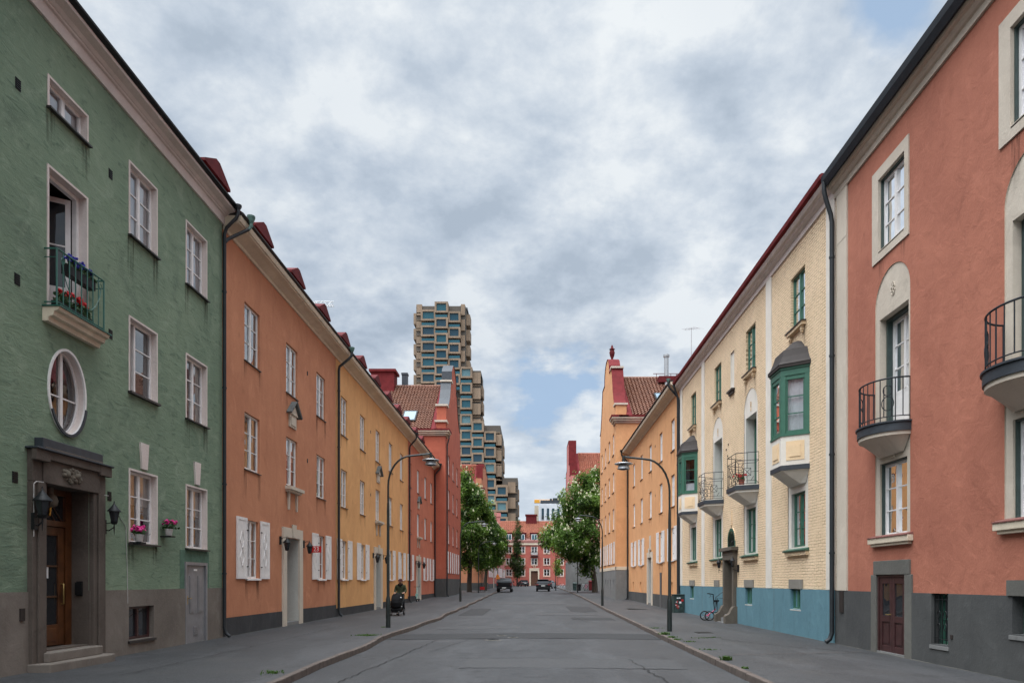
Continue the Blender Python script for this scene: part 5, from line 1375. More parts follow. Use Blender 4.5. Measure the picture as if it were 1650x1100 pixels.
mb = MB(); mb.wbox(X(683), X(751), TY+6, TY+13, Zt(489), Zt(486)); mb.wbox(X(724), X(738), TY+6, TY+12, Zt(486), Zt(484.5)); mb.wbox(X(739), X(744), TY+6, TY+10, Zt(486), Zt(483)); mb.tube([(X(707), TY+8, Zt(482)), (X(712), TY+8, Zt(487))], .3, 0, 5)
mb.build('roof_plant', 'slate_metal', TW)

# white block, cranes
wx = 320/1100
WB = thing('white_building', 'white modern block with tall dark windows behind the red end building', 'building', (14, 320, 0))
mb = MB(); bx0, bx1 = (869-857)*wx, (930-857)*wx; zt = CAMZ+(936-811)*wx
mb.wbox(bx0, bx1, 320, 340, 0, zt)
for c in range(9): x = bx0+.3+c*2.45; mb.wbox(x-.55, x+.45, 319.4, 320, 0, zt)
mb.build('wall', 'white_panel', WB); MB().wbox(bx0-2.2, bx0-.3, 323, 340, 0, zt-.6).build('side_wing', 'cream_trim', WB)
MB().wbox(bx0+.6, bx1, 321, 338, zt, zt+1.6).wbox(bx0+5, bx0+6, 322, 325, zt+1.6, zt+2.6).wbox(bx0+8.6, bx0+10.2, 322, 325, zt+1.6, zt+4).wbox(bx0+6.5, bx0+15, 323, 330, zt+1.6, zt+3).build('roof', 'slate_metal', WB)
for c in range(7):
    x = bx0+.85+c*2.45+.25
    for r in range(3):
        zb = zt-2.2-r*7.2; MB().wbox(x, x+1.2, 319.8, 319.95, zb-3.4, zb).build('window', 'tower_glass_dark', WB); MB().wbox(x, x+1.2, 319.7, 319.96, zb-5.2, zb-3.41).build('window_panel', 'slate_metal', WB)
def crane(label, x0, x1, xm, y, z, mat, group=None):
    t = thing('tower_crane', label, 'crane', (xm, y, 0))
    mb = MB()
    n = int(abs(x1-x0)/1.5)
    for i in range(n):
        a, b = x0+(x1-x0)*i/n, x0+(x1-x0)*(i+1)/n
        mb.tube([(a, y-.7, z), (b, y-.7, z)], .16, 0, 4); mb.tube([(a, y+.7, z), (b, y+.7, z)], .16, 0, 4); mb.tube([(a, y, z+1.5), (b, y, z+1.5)], .16, 0, 4)
        mb.tube([(a, y-.7, z), ((a+b)/2, y, z+1.5)], .09, 0, 4); mb.tube([((a+b)/2, y, z+1.5), (b, y+.7, z)], .09, 0, 4)
    mb.wbox(x0, x0+(x1-x0)*.22, y-1, y+1, z-.4, z+1.3) if x1 > x0 else mb.wbox(x1, x1+2, y-1, y+1, z-.4, z+1.3)
    mb.build('jib', mat, t)
    mb = MB()
    for dx in (-.8, .8):
        for dy in (-.8, .8): mb.tube([(xm+dx, y+dy, 0), (xm+dx, y+dy, z)], .18, 0, 4)
    k = 0
    while k*3 < z-3: mb.tube([(xm-.8, y-.8, k*3), (xm+.8, y-.8, k*3+3)], .1, 0, 4); k += 1
    mb.build('mast', mat, t)
    return t
crane('yellow crane jib poking out beside the white building roof', (861-857)*.36, (900-857)*.36, (890-857)*.36, 396, CAMZ+(936-809)*.36, 'crane_yellow')
crane('white and red crane jib seen over the orange house roof at the left', (500-857)*.227, (537-857)*.227, (503-857)*.227, 250, CAMZ+(936-492)*.227, 'crane_white')
# ================================================================== GROUND
random.seed(11)
def sheet(name, x0f, x1f, ys, z0f, z1f, mat, nx=1, wob=0):
    mb = MB(); idx = []
    for y in ys:
        row = []
        for i in range(nx+1):
            t = i/nx; x = x0f(y)+(x1f(y)-x0f(y))*t; z = z0f(y)+(z1f(y)-z0f(y))*t
            row.append(len(mb.v)); mb.v.append(Vector((x, y, z+(random.uniform(-wob, wob) if 0 < i < nx else 0))))
        idx.append(row)
    for a, b in zip(idx, idx[1:]):
        for i in range(nx): mb.f.append([a[i], a[i+1], b[i+1], b[i]]); mb.m.append(0)
    o = mb.build(name, mat, None, fix=False, smooth=60); o['kind'] = 'structure'; return o
def yrange(a, b, st):
    r = []; y = a
    while y < b: r.append(y); y += st
    return r+[b]
def kl(y): return -4.42-.10*math.sin(y*.35)*(y < 40)-.06*math.sin(y*.9+1)
def kr(y):
    pts = [(-20, 3.8), (10, 3.88), (20, 4.03), (38, 4.42), (65, 4.75), (400, 4.9)]
    for (a, b), (c, d) in zip(pts, pts[1:]):
        if y <= c: return b+(d-b)*(y-a)/(c-a)
    return 4.9
sheet('ground', lambda y: -900, lambda y: 900, [-120, 40, 90, 200, 400, 1500], lambda y: gz(y)-.06, lambda y: gz(y)-.06, 'earth')
ysr = yrange(-14, 80, 1.0)+yrange(85, 185, 5)
def crown_road():
    mb = MB(); idx = []
    for y in ysr:
        row = []; a, b = (kl(y)-.1, kr(y)+.1)
        for i in range(13):
            t = i/12; x = a+(b-a)*t; z = gz(y)+.045*math.sin(math.pi*t)-.02+random.uniform(-.006, .006)
            row.append(len(mb.v)); mb.v.append(Vector((x, y, z)))
        idx.append(row)
    for a, b in zip(idx, idx[1:]):
        for i in range(12): mb.f.append([a[i], a[i+1], b[i+1], b[i]]); mb.m.append(0)
    o = mb.build('road', 'asphalt', None, fix=False, smooth=80); o['kind'] = 'structure'
crown_road()
def roadz(x, y):
    a, b = kl(y)-.1, kr(y)+.1; return gz(y)+.045*math.sin(math.pi*(x-a)/(b-a))-.02
sheet('pavement', lambda y: -9.3 if y < 63 else (-8.2 if y < 77 else -26), lambda y: kl(y)-.12, yrange(-14, 80, 2)+yrange(84, 185, 6), lambda y: gz(y)+.17, lambda y: gz(y)+.115, 'pavement_asphalt', 6, .004)
sheet('pavement', lambda y: kr(y)+.12, lambda y: 8.3 if y < 70.2 else 30, yrange(-14, 70, 2)+yrange(71, 185, 6), lambda y: gz(y)+.115, lambda y: gz(y)+.16, 'pavement_asphalt', 6, .004)
def kerb(side):
    mb = MB(); y = -14
    kf = kl if side < 0 else kr
    while y < 150:
        ln = random.uniform(.9, 1.25) if y < 70 else 4; y2 = y+ln
        g = .012; ya, yb = y+g/2, y2-g/2; dz = random.uniform(-.006, .006); dx = random.uniform(-.008, .008)
        x0, x1 = kf(ya), kf(yb); o = .14*side
        zt = lambda yy: gz(yy)+.122+dz
        a, b = .012*side, 0
        pa = [(x0+dx, ya, -.3), (x1+dx, yb, -.3), (x1+dx+o, yb, -.3), (x0+dx+o, ya, -.3)]
        pb = [(x0+dx+a, ya, zt(ya)), (x1+dx+a, yb, zt(yb)), (x1+dx+o, yb, zt(yb)), (x0+dx+o, ya, zt(ya))]
        mb.hexa(pa+pb); y = y2
    o = mb.build('kerb', 'granite_kerb', None, bevel=.018); o['kind'] = 'structure'
kerb(-1); kerb(1)
# repairs in the asphalt: a cross trench with ragged edges, a sunk pothole, gully seams
def ragged(name, xs, ya, yb, mat, dz=.006, j=.05, zf=roadz):
    mb = MB(); top = []; n = 26
    for i in range(n+1):
        x = xs[0]+(xs[1]-xs[0])*i/n
        top.append((x, ya+random.uniform(-j, j), yb+random.uniform(-j, j)))
    for a, b in zip(top, top[1:]):
        ym_a, ym_b = (a[1]+a[2])/2, (b[1]+b[2])/2
        mb.poly([(a[0], a[1], zf(a[0], a[1])+dz), (b[0], b[1], zf(b[0], b[1])+dz), (b[0], b[2], zf(b[0], b[2])+dz), (a[0], a[2], zf(a[0], a[2])+dz)])
    o = mb.build(name, mat, None, fix=False); o['kind'] = 'structure'; return o
ragged('road_patch', (kl(22)+.05, kr(22)-.05), 21.2, 23.4, 'asphalt_patch')
ragged('road_patch', (1.9, 3.9), 31.6, 33.8, 'asphalt_patch')
ragged('road_patch', (-3.9, -2.6), 36, 44, 'asphalt_patch')
ragged('road_patch', (2.3, 3.9), 40, 47, 'asphalt_patch')
def crack(pts, w, mat='crack_dark', zf=roadz, jit=.04, dz=.010):
    mb = MB(); P0 = []
    for (a, b) in zip(pts, pts[1:]):
        n = max(3, int(math.hypot(b[0]-a[0], b[1]-a[1])/.18))
        for i in range(n): t = i/n; P0.append((a[0]+(b[0]-a[0])*t+random.uniform(-jit, jit), a[1]+(b[1]-a[1])*t+random.uniform(-jit, jit)))
    for p, q in zip(P0, P0[1:]):
        d = Vector((q[0]-p[0], q[1]-p[1])); d.normalize(); n_ = Vector((-d.y, d.x))*w*random.uniform(.5, 1.2)/2
        mb.poly([(p[0]-n_.x, p[1]-n_.y, zf(p[0]-n_.x, p[1])+dz), (q[0]-n_.x, q[1]-n_.y, zf(q[0]-n_.x, q[1])+dz), (q[0]+n_.x, q[1]+n_.y, zf(q[0], q[1])+dz), (p[0]+n_.x, p[1]+n_.y, zf(p[0], p[1])+dz)])
    o = mb.build('road_crack', mat, None, fix=False); o['kind'] = 'structure'
crack([(-4.1, 21.2), (-2.4, 21.1), (-.6, 21.2)], .05); crack([(.6, 21.4), (1.6, 21.3)], .07)
crack([(-2.9, 21.0), (-3.1, 17.5), (-3.4, 13), (-3.5, 11)], .025); crack([(2.2, 15.6), (2.35, 13.4), (2.5, 11.2)], .04, jit=.06)
crack([(-3.0, 15.9), (-.8, 15.8), (1.0, 15.85)], .02); crack([(-1.9, 21.1), (-2.6, 17.2)], .015); crack([(-.2, 12.6), (.5, 12.65)], .03)
crack([(2.1, 34), (2.4, 30), (3.9, 29.2)], .03)
pz = lambda x, y: gz(y)+.115+.045*abs(x-kr(y))/4
crack([(5.2, 20.5), (6.3, 17.6), (7.9, 15.2)], .03, zf=pz, dz=.012); crack([(4.4, 15.5), (7.9, 15.9)], .04, mat='granite_kerb', zf=pz, dz=.012)
mb = MB()      # pothole: ring of broken asphalt round a dark hollow
for cx, cy, r in ((-1.17, 20.6, .22), (-1.0, 22.3, .13), (-.6, 21.5, .15)):
    o_ = [(cx+r*1.25*math.cos(t)*(1+random.uniform(-.15, .15)), cy+r*1.1*math.sin(t)) for t in [i*.393 for i in range(16)]]
    i_ = [(cx+r*.85*math.cos(t)*(1+random.uniform(-.15, .15)), cy+r*.7*math.sin(t)) for t in [i*.393 for i in range(16)]]
    z = roadz(cx, cy)
    for k in range(16):
        a, b, c, d = o_[k], o_[(k+1) % 16], i_[(k+1) % 16], i_[k]
        mb.poly([(*a, z+.008), (*b, z+.008), (*c, z+.022), (*d, z+.022)], 0)
    mb.poly([(*p, z+.012) for p in i_], 1)
o = mb.build('pothole', ['dust', 'water_dark'], None, fix=False); o['kind'] = 'structure'
# grit and dust gathered along the foot of the walls, seams across the pavements
def wallfoot(name, xw, s, ya, yb, wmax):
    mb = MB(); y = ya; prev = None
    while y <= yb:
        w = wmax*random.uniform(.25, 1.0); z = gz(y)+(.172 if s < 0 else .163)
        cur = ((xw, y, z), (xw+s*-w, y+random.uniform(-.05, .05), z-.004))
        if prev: mb.poly([prev[0], cur[0], cur[1], prev[1]])
        prev = cur; y += random.uniform(.12, .4)
    o = mb.build(name, 'dust', None, fix=False); o['kind'] = 'structure'
wallfoot('pavement_grit', XR, 1, 5, 56, .10); wallfoot('pavement_grit', XL, -1, 5, 62, .07)
plz = lambda x, y: gz(y)+.115+.055*abs(x-kl(y))/4.8
for y_ in (15.2, 19.4, 26.3, 33.0): crack([(-8.9, y_), (-6.5, y_+random.uniform(-.1, .1)), (-4.6, y_)], .011, zf=plz, dz=.014)
for y_ in (18.9, 25.5, 31.5): crack([(4.2, y_), (6, y_+random.uniform(-.1, .1)), (7.9, y_)], .011, zf=pz, dz=.014)
crack([(-7.2, 12), (-7.0, 19.4), (-7.1, 26.3)], .02, zf=plz, dz=.014)
ragged('road_patch', (-3.6, -.4), 25.6, 27.2, 'asphalt_worn', j=.08); ragged('road_patch', (-1.5, 3.2), 14.0, 15.7, 'asphalt_worn', j=.06); ragged('road_patch', (.2, 3.6), 36.0, 38.2, 'asphalt_worn', j=.1)
ragged('road_patch', (-2.4, 2.6), 50, 56, 'asphalt_worn', j=.2)
for yy, xx, l in ((33.0, -2.5, 3), (28.6, 1.2, 2.4), (38.5, -1.0, 4.5), (47, 0, 6)): crack([(xx-l/2, yy), (xx+l/2, yy+random.uniform(-.15, .15))], .03)
# gully grates
for nm, x0, x1, ya, yb, lab in (('drain_grate', 5.7, 6.9, 40.3, 41.6, 'iron grate set in the right pavement before the apricot house'), ('drain_grate', 5.35, 5.85, 22.0, 22.5, 'small square iron cover in the pavement beside the nearest right lamp post')):
    t = thing(nm, lab, 'grate', ((x0+x1)/2, (ya+yb)/2, .15)); z = pz(x0, ya)+.012
    mb = MB(); mb.wbox(x0, x1, ya, yb, z-.06, z)
    for i in range(7): yy = ya+.08+(yb-ya-.16)*i/6; mb.wbox(x0+.05, x1-.05, yy-.02, yy+.02, z, z+.006)
    mb.build('cover', 'drain_iron', t)
def tufts(name, label, spots):
    mb = MB()
    for x, y, n, h, r in spots:
        for i in range(n):
            px, py = x+random.gauss(0, r), y+random.gauss(0, r*.8); z = pz(px, py) if x > 0 else gz(py)+.12
            a = random.random()*6.283; l = h*random.uniform(.5, 1.2); dx, dy = math.cos(a), math.sin(a); w = .011
            q = Vector((px, py, z)); tip = q+Vector((dx*l*.7, dy*l*.7, l*.8)); md = q+Vector((dx*l*.3, dy*l*.3, l*.6)); s_ = Vector((-dy*w, dx*w, 0))
            mb.poly([q-s_, q+s_, md+s_, md-s_]); mb.poly([md-s_, md+s_, tip])
    o = mb.build(name, 'grass_blade', None, fix=False); tag(o, label, 'grass', kind='stuff')
tufts('grass', 'small weeds and grass growing from cracks along the kerbs', [(4.17, 20.4, 90, .07, .06), (4.22, 21.6, 110, .10, .07), (4.16, 19.6, 50, .06, .06), (4.45, 24.5, 60, .04, .10), (4.35, 19.0, 40, .04, .08),
      (5.0, 20.2, 45, .03, .12), (5.4, 20.3, 40, .03, .10), (4.16, 14.6, 110, .11, .05), (4.12, 13.2, 30, .05, .04), (4.3, 16.8, 30, .04, .10),
      (-5.15, 21.2, 240, .045, .16), (-5.4, 24.9, 30, .05, .05), (-4.75, 12.5, 60, .06, .1)])

# ================================================================== STREET LAMPS
def lamp(name_label, x, y, h, side, arm=1.55, big=True):
    # curved mast lamp with a wide disc over a bell shaped glass; side = direction of the arm
    t = thing('street_lamp', name_label, 'street lamp', (0, 0, 0), 0, 'curved arm street lamps along both pavements')
    R_ = .55; mb = MB()
    mb.lathe((0, 0, 0), [(.085, -.3), (.085, 1.0), (.075, 1.05), (.055, 1.15), (.05, h-R_-1.5), (.04, h-R_-1.2)], 0, 12)
    pts = [(0, 0, h-R_-1.5)]
    for i in range(9):
        a = math.pi/2*i/8; pts.append((side*(R_*1.5)*(1-math.cos(a)), 0, h-R_*2.0+R_*2.0*math.sin(a)-.05))
    pts.append((side*arm, 0, h+.03))
    mb.tube(pts, .036, 0, 8)
    mb.tube([(side*arm, 0, h+.06), (side*arm, 0, h-.16)], .05, 0, 10)
    mb.build('pole', 'lamp_pole', t, smooth=40)
    hd = MB(); hd.lathe((side*arm, 0, h), [(.05, -.14), (.12, -.17), (.30, -.195), (.31, -.215), (.14, -.21)], 0, 24)
    hd.build('lamp_disc', 'lamp_disc', t, smooth=40)
    gl = MB(); gl.lathe((side*arm, 0, h), [(.10, -.20), (.14, -.23), (.19, -.30), (.21, -.38), (.20, -.385), (.05, -.39)], 0, 20); gl.build('lamp_shade', 'lamp_disc', t, smooth=50)
    MB().lathe((side*arm, 0, h), [(.04, -.42), (.15, -.40), (.17, -.386)], 0, 16).build('lens', 'glass_dark', t, smooth=50)
    MB().wbox(-.03, .03, -.096, -.086, .45, .75).build('service_hatch', 'lamp_pole', t)
    t.location = (x, y, gz(y)+.13)
    return t
lamp('black curved street lamp nearest on the left pavement, before the yellow house', -5.22, 24.8, 6.27, 1)
lamp('black curved street lamp nearest on the right pavement, before the cream brick house', 4.64, 23.0, 5.83, -1)
lamp('second street lamp on the right pavement, before the gabled apricot house', 4.75, 46, 6.05, -1, 1.6)
lamp('street lamp at the corner of the gabled red house on the left', -5.55, 53, 6.2, 1, 1.85)
lamp('street lamp standing before the left chestnut trees', -6.25, 80, 6.0, 1, 1.8)
lamp('street lamp standing beside the trunk of the right chestnut tree', 5.5, 82, 6.2, -1, 1.85)
lamp('farthest street lamp, slender, right of the dark estate car', 3.5, 100, 5.9, -1, 1.1)

# ================================================================== TREES
def tree(name, label, base, trunk_pts, trunk_r, clusters, n, leaf, mats=('leaf_mid', 'leaf_light', 'leaf_dark'), blossoms=0, cat='tree', group=None, droop=.3):
    t = thing(name, label, cat, base, 0, group)
    mb = MB(); mb.tube(trunk_pts, trunk_r, 0, 10)
    top = Vector(trunk_pts[-1])
    for c, r in clusters[::1]:
        c = Vector(c); s_ = Vector(trunk_pts[-1]) if c.z > top.z-1 else Vector(trunk_pts[-2]).lerp(top, .5)
        md = s_.lerp(c, .5)+Vector((0, 0, -.3)); rr = trunk_r[-1]
        mb.tube([s_, md, c], [rr*.8, rr*.5, rr*.15], 0, 6)
        for k in range(4):
            d = Vector((random.uniform(-1, 1), random.uniform(-1, 1), random.uniform(-.3, 1))).normalized()*r*.8
            mb.tube([md.lerp(c, .6), c+d], [rr*.25, .01], 0, 4)
    mb.build('trunk', 'bark', t, smooth=60)
    tot = sum(r*r for _, r in clusters); lf = MB(); bl = MB()
    # hand shaped leaf groups: several leaflets around a point
    for c, r in clusters:
        c = Vector(c); k = int(n*r*r/tot)
        subs = []
        for i in range(max(6, int(r*r*5))):
            d = Vector((random.gauss(0, 1), random.gauss(0, 1), random.gauss(.15, .9))).normalized()
            subs.append((c+d*r*random.uniform(.55, .98), random.uniform(.45, .8), random.random()))
        for i in range(k):
            sc_, sr, tone = random.choice(subs)
            d = Vector((random.gauss(0, 1), random.gauss(0, 1), random.gauss(0, 1))); d *= sr*.55
            p = sc_+d; out = ((p-c)/r+Vector((0, 0, .55))+Vector((random.gauss(0, .4), random.gauss(0, .4), random.gauss(0, .3)))).normalized()
            ax = out.orthogonal().normalized(); ax.rotate(Matrix.Rotation(random.random()*6.283, 3, out)); ay = out.cross(ax)
            L = leaf*random.uniform(.7, 1.25); W = L*.42
            mi = 0 if tone < .55 else (1 if tone < .8 else 2)
            if random.random() < .15: mi = random.randrange(3)
            dn = out*(-L*droop)
            lf.poly([p, p+ax*L*.5+ay*W*.5+out*.02, p+ax*L+dn, p+ax*L*.5-ay*W*.5+out*.02], mi)
        if blossoms:
            for i in range(int(blossoms*r*r/tot)):
                sc_, sr, tone = random.choice(subs); q = sc_+(sc_-c).normalized()*sr*.55+Vector((random.gauss(0, sr*.35), random.gauss(0, sr*.35), random.gauss(.15, .25)))
                if (q-c).length < r*.75: continue
                h = random.uniform(.24, .38)
                bl.lathe(q, [(.02, 0), (.085, h*.25), (.065, h*.6), (.012, h)], 0, 5)
    lf.build('crown', list(mats), t, fix=False)
    if blossoms: bl.build('blossom', 'blossom', t, fix=False)['kind'] = 'stuff'
    return t
random.seed(21)
def px(x, y, Y, dy=0): return ((x-857)/1100*Y*(Y+dy)/Y, Y+dy, CAMZ+(936-y)/1100*(Y+dy))
k = 82/1100
rc = [((945, 788), 24, 0), ((958, 772), 15, 1), ((925, 808), 22, -1), ((948, 815), 26, -2), ((905, 838), 18, 0), ((930, 845), 27, 2.5), ((895, 862), 21, 1), ((915, 868), 24, -3), ((945, 860), 28, -2), ((885, 878), 13, .5),
      ((935, 885), 24, 0), ((958, 890), 22, 2), ((950, 905), 17, -1), ((965, 830), 24, 3), ((912, 888), 14, 1.5), ((946, 921), 9, -.5), ((875, 866), 6, 0)]
tree('chestnut_tree', 'big flowering chestnut tree with white candles on the right, before the grey wall', (7.6, 82, gz(82)),
     [(7.6, 82, -.2), (7.55, 82, 1.5), (7.3, 82, 3.4), (6.9, 82.2, 5.5), (6.3, 82.3, 8)], [.42, .34, .3, .24, .16],
     [(px(a, b, 82, d), r*k) for (a, b), r, d in rc], 30000, .34, blossoms=950, group='flowering chestnut trees')
lc = [((748, 792), 16, -1), ((762, 806), 18, 2.5), ((772, 852), 18, 2), ((745, 868), 18, -2), ((765, 905), 17, 1.5), ((752, 775), 17, 0), ((757, 797), 21, 1.5), ((768, 818), 20, -1), ((750, 830), 22, 0), ((775, 840), 21, 1), ((756, 858), 24, -2), ((783, 866), 19, 0), ((752, 885), 23, 1), ((772, 890), 20, -1), ((746, 908), 13, 0)]
tree('chestnut_tree', 'flowering chestnut tree on the left, close against the gabled red house', (-7.7, 84, gz(84)),
     [(-7.7, 84, -.2), (-7.7, 84, 1.6), (-7.6, 84, 3.5), (-7.4, 84, 6), (-7.2, 84, 9)], [.36, .3, .26, .2, .12],
     [(px(a, b, 84, d), r*84/1100) for (a, b), r, d in lc], 24000, .34, blossoms=560, group='flowering chestnut trees')
l2 = [((794, 880), 15, 2), ((782, 870), 14, -2), ((797, 903), 9, 1), ((806, 866), 8, 1), ((785, 832), 12, 0), ((790, 852), 15, 1), ((798, 868), 16, -1), ((800, 888), 15, 1), ((788, 895), 17, 0), ((808, 878), 9, 0), ((803, 902), 8, 0), ((778, 905), 12, 0)]
tree('chestnut_tree', 'smaller chestnut tree on the left, nearest the parked black pickup', (-6.4, 93, gz(93)),
     [(-6.4, 93, -.2), (-6.35, 93, 1.6), (-6.2, 93, 3.2), (-5.9, 93, 5), (-5.7, 93, 7)], [.3, .25, .2, .16, .1],
     [(px(a, b, 93, d), r*93/1100) for (a, b), r, d in l2], 14000, .34, blossoms=230, group='flowering chestnut trees')
pc = [((834, 850), 4), ((833.5, 858), 6), ((834, 868), 6.5), ((833, 878), 7), ((834, 888), 7), ((832, 897), 8), ((834, 906), 9), ((830, 912), 8), ((837, 915), 7), ((833, 920), 7), ((834, 841), 2.5), ((833, 926), 5)]
tree('poplar_tree', 'narrow dark columnar poplar in front of the red end building', ((833-857)/1100*160, 160, gz(160)),
     [(-3.45, 160, .2), (-3.45, 160, 3.5), (-3.45, 160, 8), (-3.45, 160, 13)], [.2, .16, .1, .03],
     [(px(a, b, 160), r*160/1100) for (a, b), r in pc], 7000, .36, mats=('leaf_poplar', 'leaf_dark', 'leaf_mid'))
tree('young_tree', 'thin young tree with yellow green leaves beside the farthest lamp post', ((899-857)/1100*150, 150, gz(150)),
     [(5.7, 150, .2), (5.7, 150, 2.5), (5.72, 150, 4.5), (5.72, 150, 6)], [.08, .06, .04, .02],
     [(px(899, b, 150), r*150/1100) for b, r in ((905, 4), (913, 4.5), (921, 4.5))], 900, .35, mats=('leaf_yellow', 'leaf_light', 'leaf_mid'))

# ================================================================== CARS
def wheel_set(t, xs, ys, r, w=.22):
    for y in ys:
        for x in xs:
            wo = MB(); wo.wheel((x, y, r), r, w, 0, 20); o = wo.build('wheel', 'rubber', t, smooth=50)
            s = 1 if x > 0 else -1; MB().wheel((x+s*.02, y, r), r*.62, w, 0, 14).build('rim', 'rim_metal', o, smooth=40)
def car(name, label, kind, paint, loc, rz, group):
    t = thing(name, label, 'car' if kind != 'pickup' else 'pickup truck', (0, 0, 0), 0, group)
    if kind == 'pickup':
        W, Ln = .98, 5.4; mb = MB()
        mb.prism(*[[(s*W, y, z) for y, z in ((-2.7, .5), (-2.7, 1.22), (.2, 1.25), (1.0, 1.25), (2.5, 1.12), (2.7, .8), (2.65, .42), (-2.65, .42))] for s in (-1, 1)])
        mb.hexa([(-W+.04, -1.0, 1.24), (W-.04, -1.0, 1.24), (W-.04, 1.3, 1.24), (-W+.04, 1.3, 1.24), (-W+.22, -.8, 1.82), (W-.22, -.8, 1.82), (W-.22, .6, 1.82), (-W+.22, .6, 1.82)])
        mb.hexa([(-W-.02, -2.75, 1.2), (W+.02, -2.75, 1.2), (W+.02, -1.0, 1.2), (-W-.02, -1.0, 1.2), (-W+.1, -2.6, 1.5), (W-.1, -2.6, 1.5), (W-.14, -1.0, 1.72), (-W+.14, -1.0, 1.72)])
        b = mb.build('body', paint, t, bevel=.06, smooth=40)
        MB().hexa([(-W+.16, -2.722, 1.26), (W-.16, -2.722, 1.26), (W-.16, -2.70, 1.26), (-W+.16, -2.70, 1.26), (-W+.2, -2.64, 1.44), (W-.2, -2.64, 1.44), (W-.2, -2.58, 1.44), (-W+.2, -2.58, 1.44)]).build('rear_window', 'car_glass', t)
        MB().wbox(-W+.03, W-.03, -2.82, -2.70, .45, .66).build('bumper', 'black_metal', t, bevel=.02)
        MB().wbox(-.26, .26, -2.832, -2.822, .52, .63).build('number_plate', 'plate_white', t)
        for s in (-1, 1): MB().wbox(min(s*.84, s*.96), max(s*.84, s*.96), -2.725, -2.70, .85, 1.15).build('tail_light', 'tail_red', t)
        for s in (-1, 1): MB().wbox(min(s*1.0, s*1.18), max(s*1.0, s*1.18), .9, 1.05, 1.25, 1.42).build('mirror', paint, t, bevel=.02)
        wheel_set(t, (-.86, .86), (-1.7, 1.75), .40, .28)
    else:
        W = .93; rr = .36 if kind == 'suv' else .32; top = 1.62 if kind == 'suv' else 1.46
        prof = [(-2.3, .36), (-2.36, .62), (-2.30, 1.02), (-2.1, 1.06), (1.0, 1.02), (2.1, .86), (2.35, .66), (2.35, .36), (2.0, .26), (-2.0, .26)]
        mb = MB(); mb.prism(*[[(s*W, y, z) for y, z in prof] for s in (-1, 1)])
        mb.hexa([(-W+.03, -2.18, 1.05), (W-.03, -2.18, 1.05), (W-.03, 1.1, 1.02), (-W+.03, 1.1, 1.02), (-W+.24, -1.62, top), (W-.24, -1.62, top), (W-.24, .25, top), (-W+.24, .25, top)])
        b = mb.build('body', paint, t, bevel=.08, smooth=50)
        MB().hexa([(-W+.14, -2.17, 1.10), (W-.14, -2.17, 1.10), (W-.14, -2.13, 1.10), (-W+.14, -2.13, 1.10), (-W+.26, -1.72, top-.1), (W-.26, -1.72, top-.1), (W-.26, -1.68, top-.1), (-W+.26, -1.68, top-.1)]).build('rear_window', 'car_glass', t)
        MB().hexa([(-W+.2, -1.86, top-.03), (W-.2, -1.86, top-.03), (W-.2, -1.5, top), (-W+.2, -1.5, top), (-W+.2, -1.86, top), (W-.2, -1.86, top), (W-.2, -1.5, top+.03), (-W+.2, -1.5, top+.03)]).build('spoiler', paint, t)
        for s in (-1, 1):
            x0, x1 = sorted((s*(W-.03), s*(W-.26)))
            MB().hexa([(s*(W-.028), -1.9, 1.10), (s*(W-.028), .85, 1.08), (s*(W-.04), .85, 1.08), (s*(W-.04), -1.9, 1.10), (s*(W-.20), -1.5, top-.12), (s*(W-.20), .2, top-.12), (s*(W-.24), .2, top-.12), (s*(W-.24), -1.5, top-.12)]).build('side_window', 'car_glass', t)
            MB().wbox(min(s*.62, s*.92), max(s*.62, s*.92), -2.37, -2.30, .86, 1.0).build('tail_light', 'tail_red', t, bevel=.01)
            MB().wbox(min(s*.95, s*1.1), max(s*.95, s*1.1), .55, .7, 1.0, 1.14).build('mirror', paint, t, bevel=.03)
        MB().wbox(-.26, .26, -2.385, -2.37, .72, .84).build('number_plate', 'plate_white', t)
        MB().wbox(-W+.05, W-.05, -2.40, -2.3, .34, .56).build('bumper', 'black_metal', t, bevel=.03)
        wheel_set(t, (-.80, .80), (-1.45, 1.45), rr, .24)
    t.location = loc; t.rotation_euler.z = R(rz)
    return t
car('pickup_truck', 'black pickup truck with covered bed seen from behind near the left kerb', 'pickup', 'car_black', (-3.55, 90, gz(90)), 0, None)
car('car', 'dark estate car seen from behind with a white number plate, middle of the far street', 'suv', 'car_black', (1.5, 93, gz(93)+.02), 0, None)
car('car', 'small dark car parked by the red end building, left of its door', 'hatch', 'car_grey', ((843-857)/1100*158, 158, gz(158)), 12, None)
car('car', 'grey car partly hidden behind the dark estate car', 'hatch', 'car_grey', ((885-857)/1100*125, 125, gz(125)), -12, None)

# ================================================================== SIGNS AND SMALL THINGS FAR DOWN THE STREET
def pole_thing(name, label, cat, x, y, h, r=.035, mat='black_metal'):
    t = thing(name, label, cat, (x, y, gz(y))); MB().tube([(x, y, gz(y)-.1), (x, y, gz(y)+h)], r, 0, 8).build('pole', mat, t, smooth=50); return t
x, y = (802-857)/1100*88, 88
t = pole_thing('traffic_sign', 'orange triangular warning sign on a black pole behind the pickup truck', 'traffic sign', x, y, 3.0, .05)
MB().prism([(x-.28, y-.07, gz(y)+1.9), (x+.28, y-.07, gz(y)+1.9), (x, y-.07, gz(y)+2.42)], [(x-.28, y-.05, gz(y)+1.9), (x+.28, y-.05, gz(y)+1.9), (x, y-.05, gz(y)+2.42)]).build('sign_panel', 'sign_orange', t)
MB().wbox(x-.25, x+.25, y-.07, y-.05, gz(y)+1.7, gz(y)+1.86).build('sign_panel', 'sign_orange', t)
x, y = (917-857)/1100*104, 104; g0 = gz(y)
t = pole_thing('parking_sign', 'blue parking sign with a white P above a second blue panel, by the grey wall', 'traffic sign', x, y, 5.3, .05, 'lamp_disc')
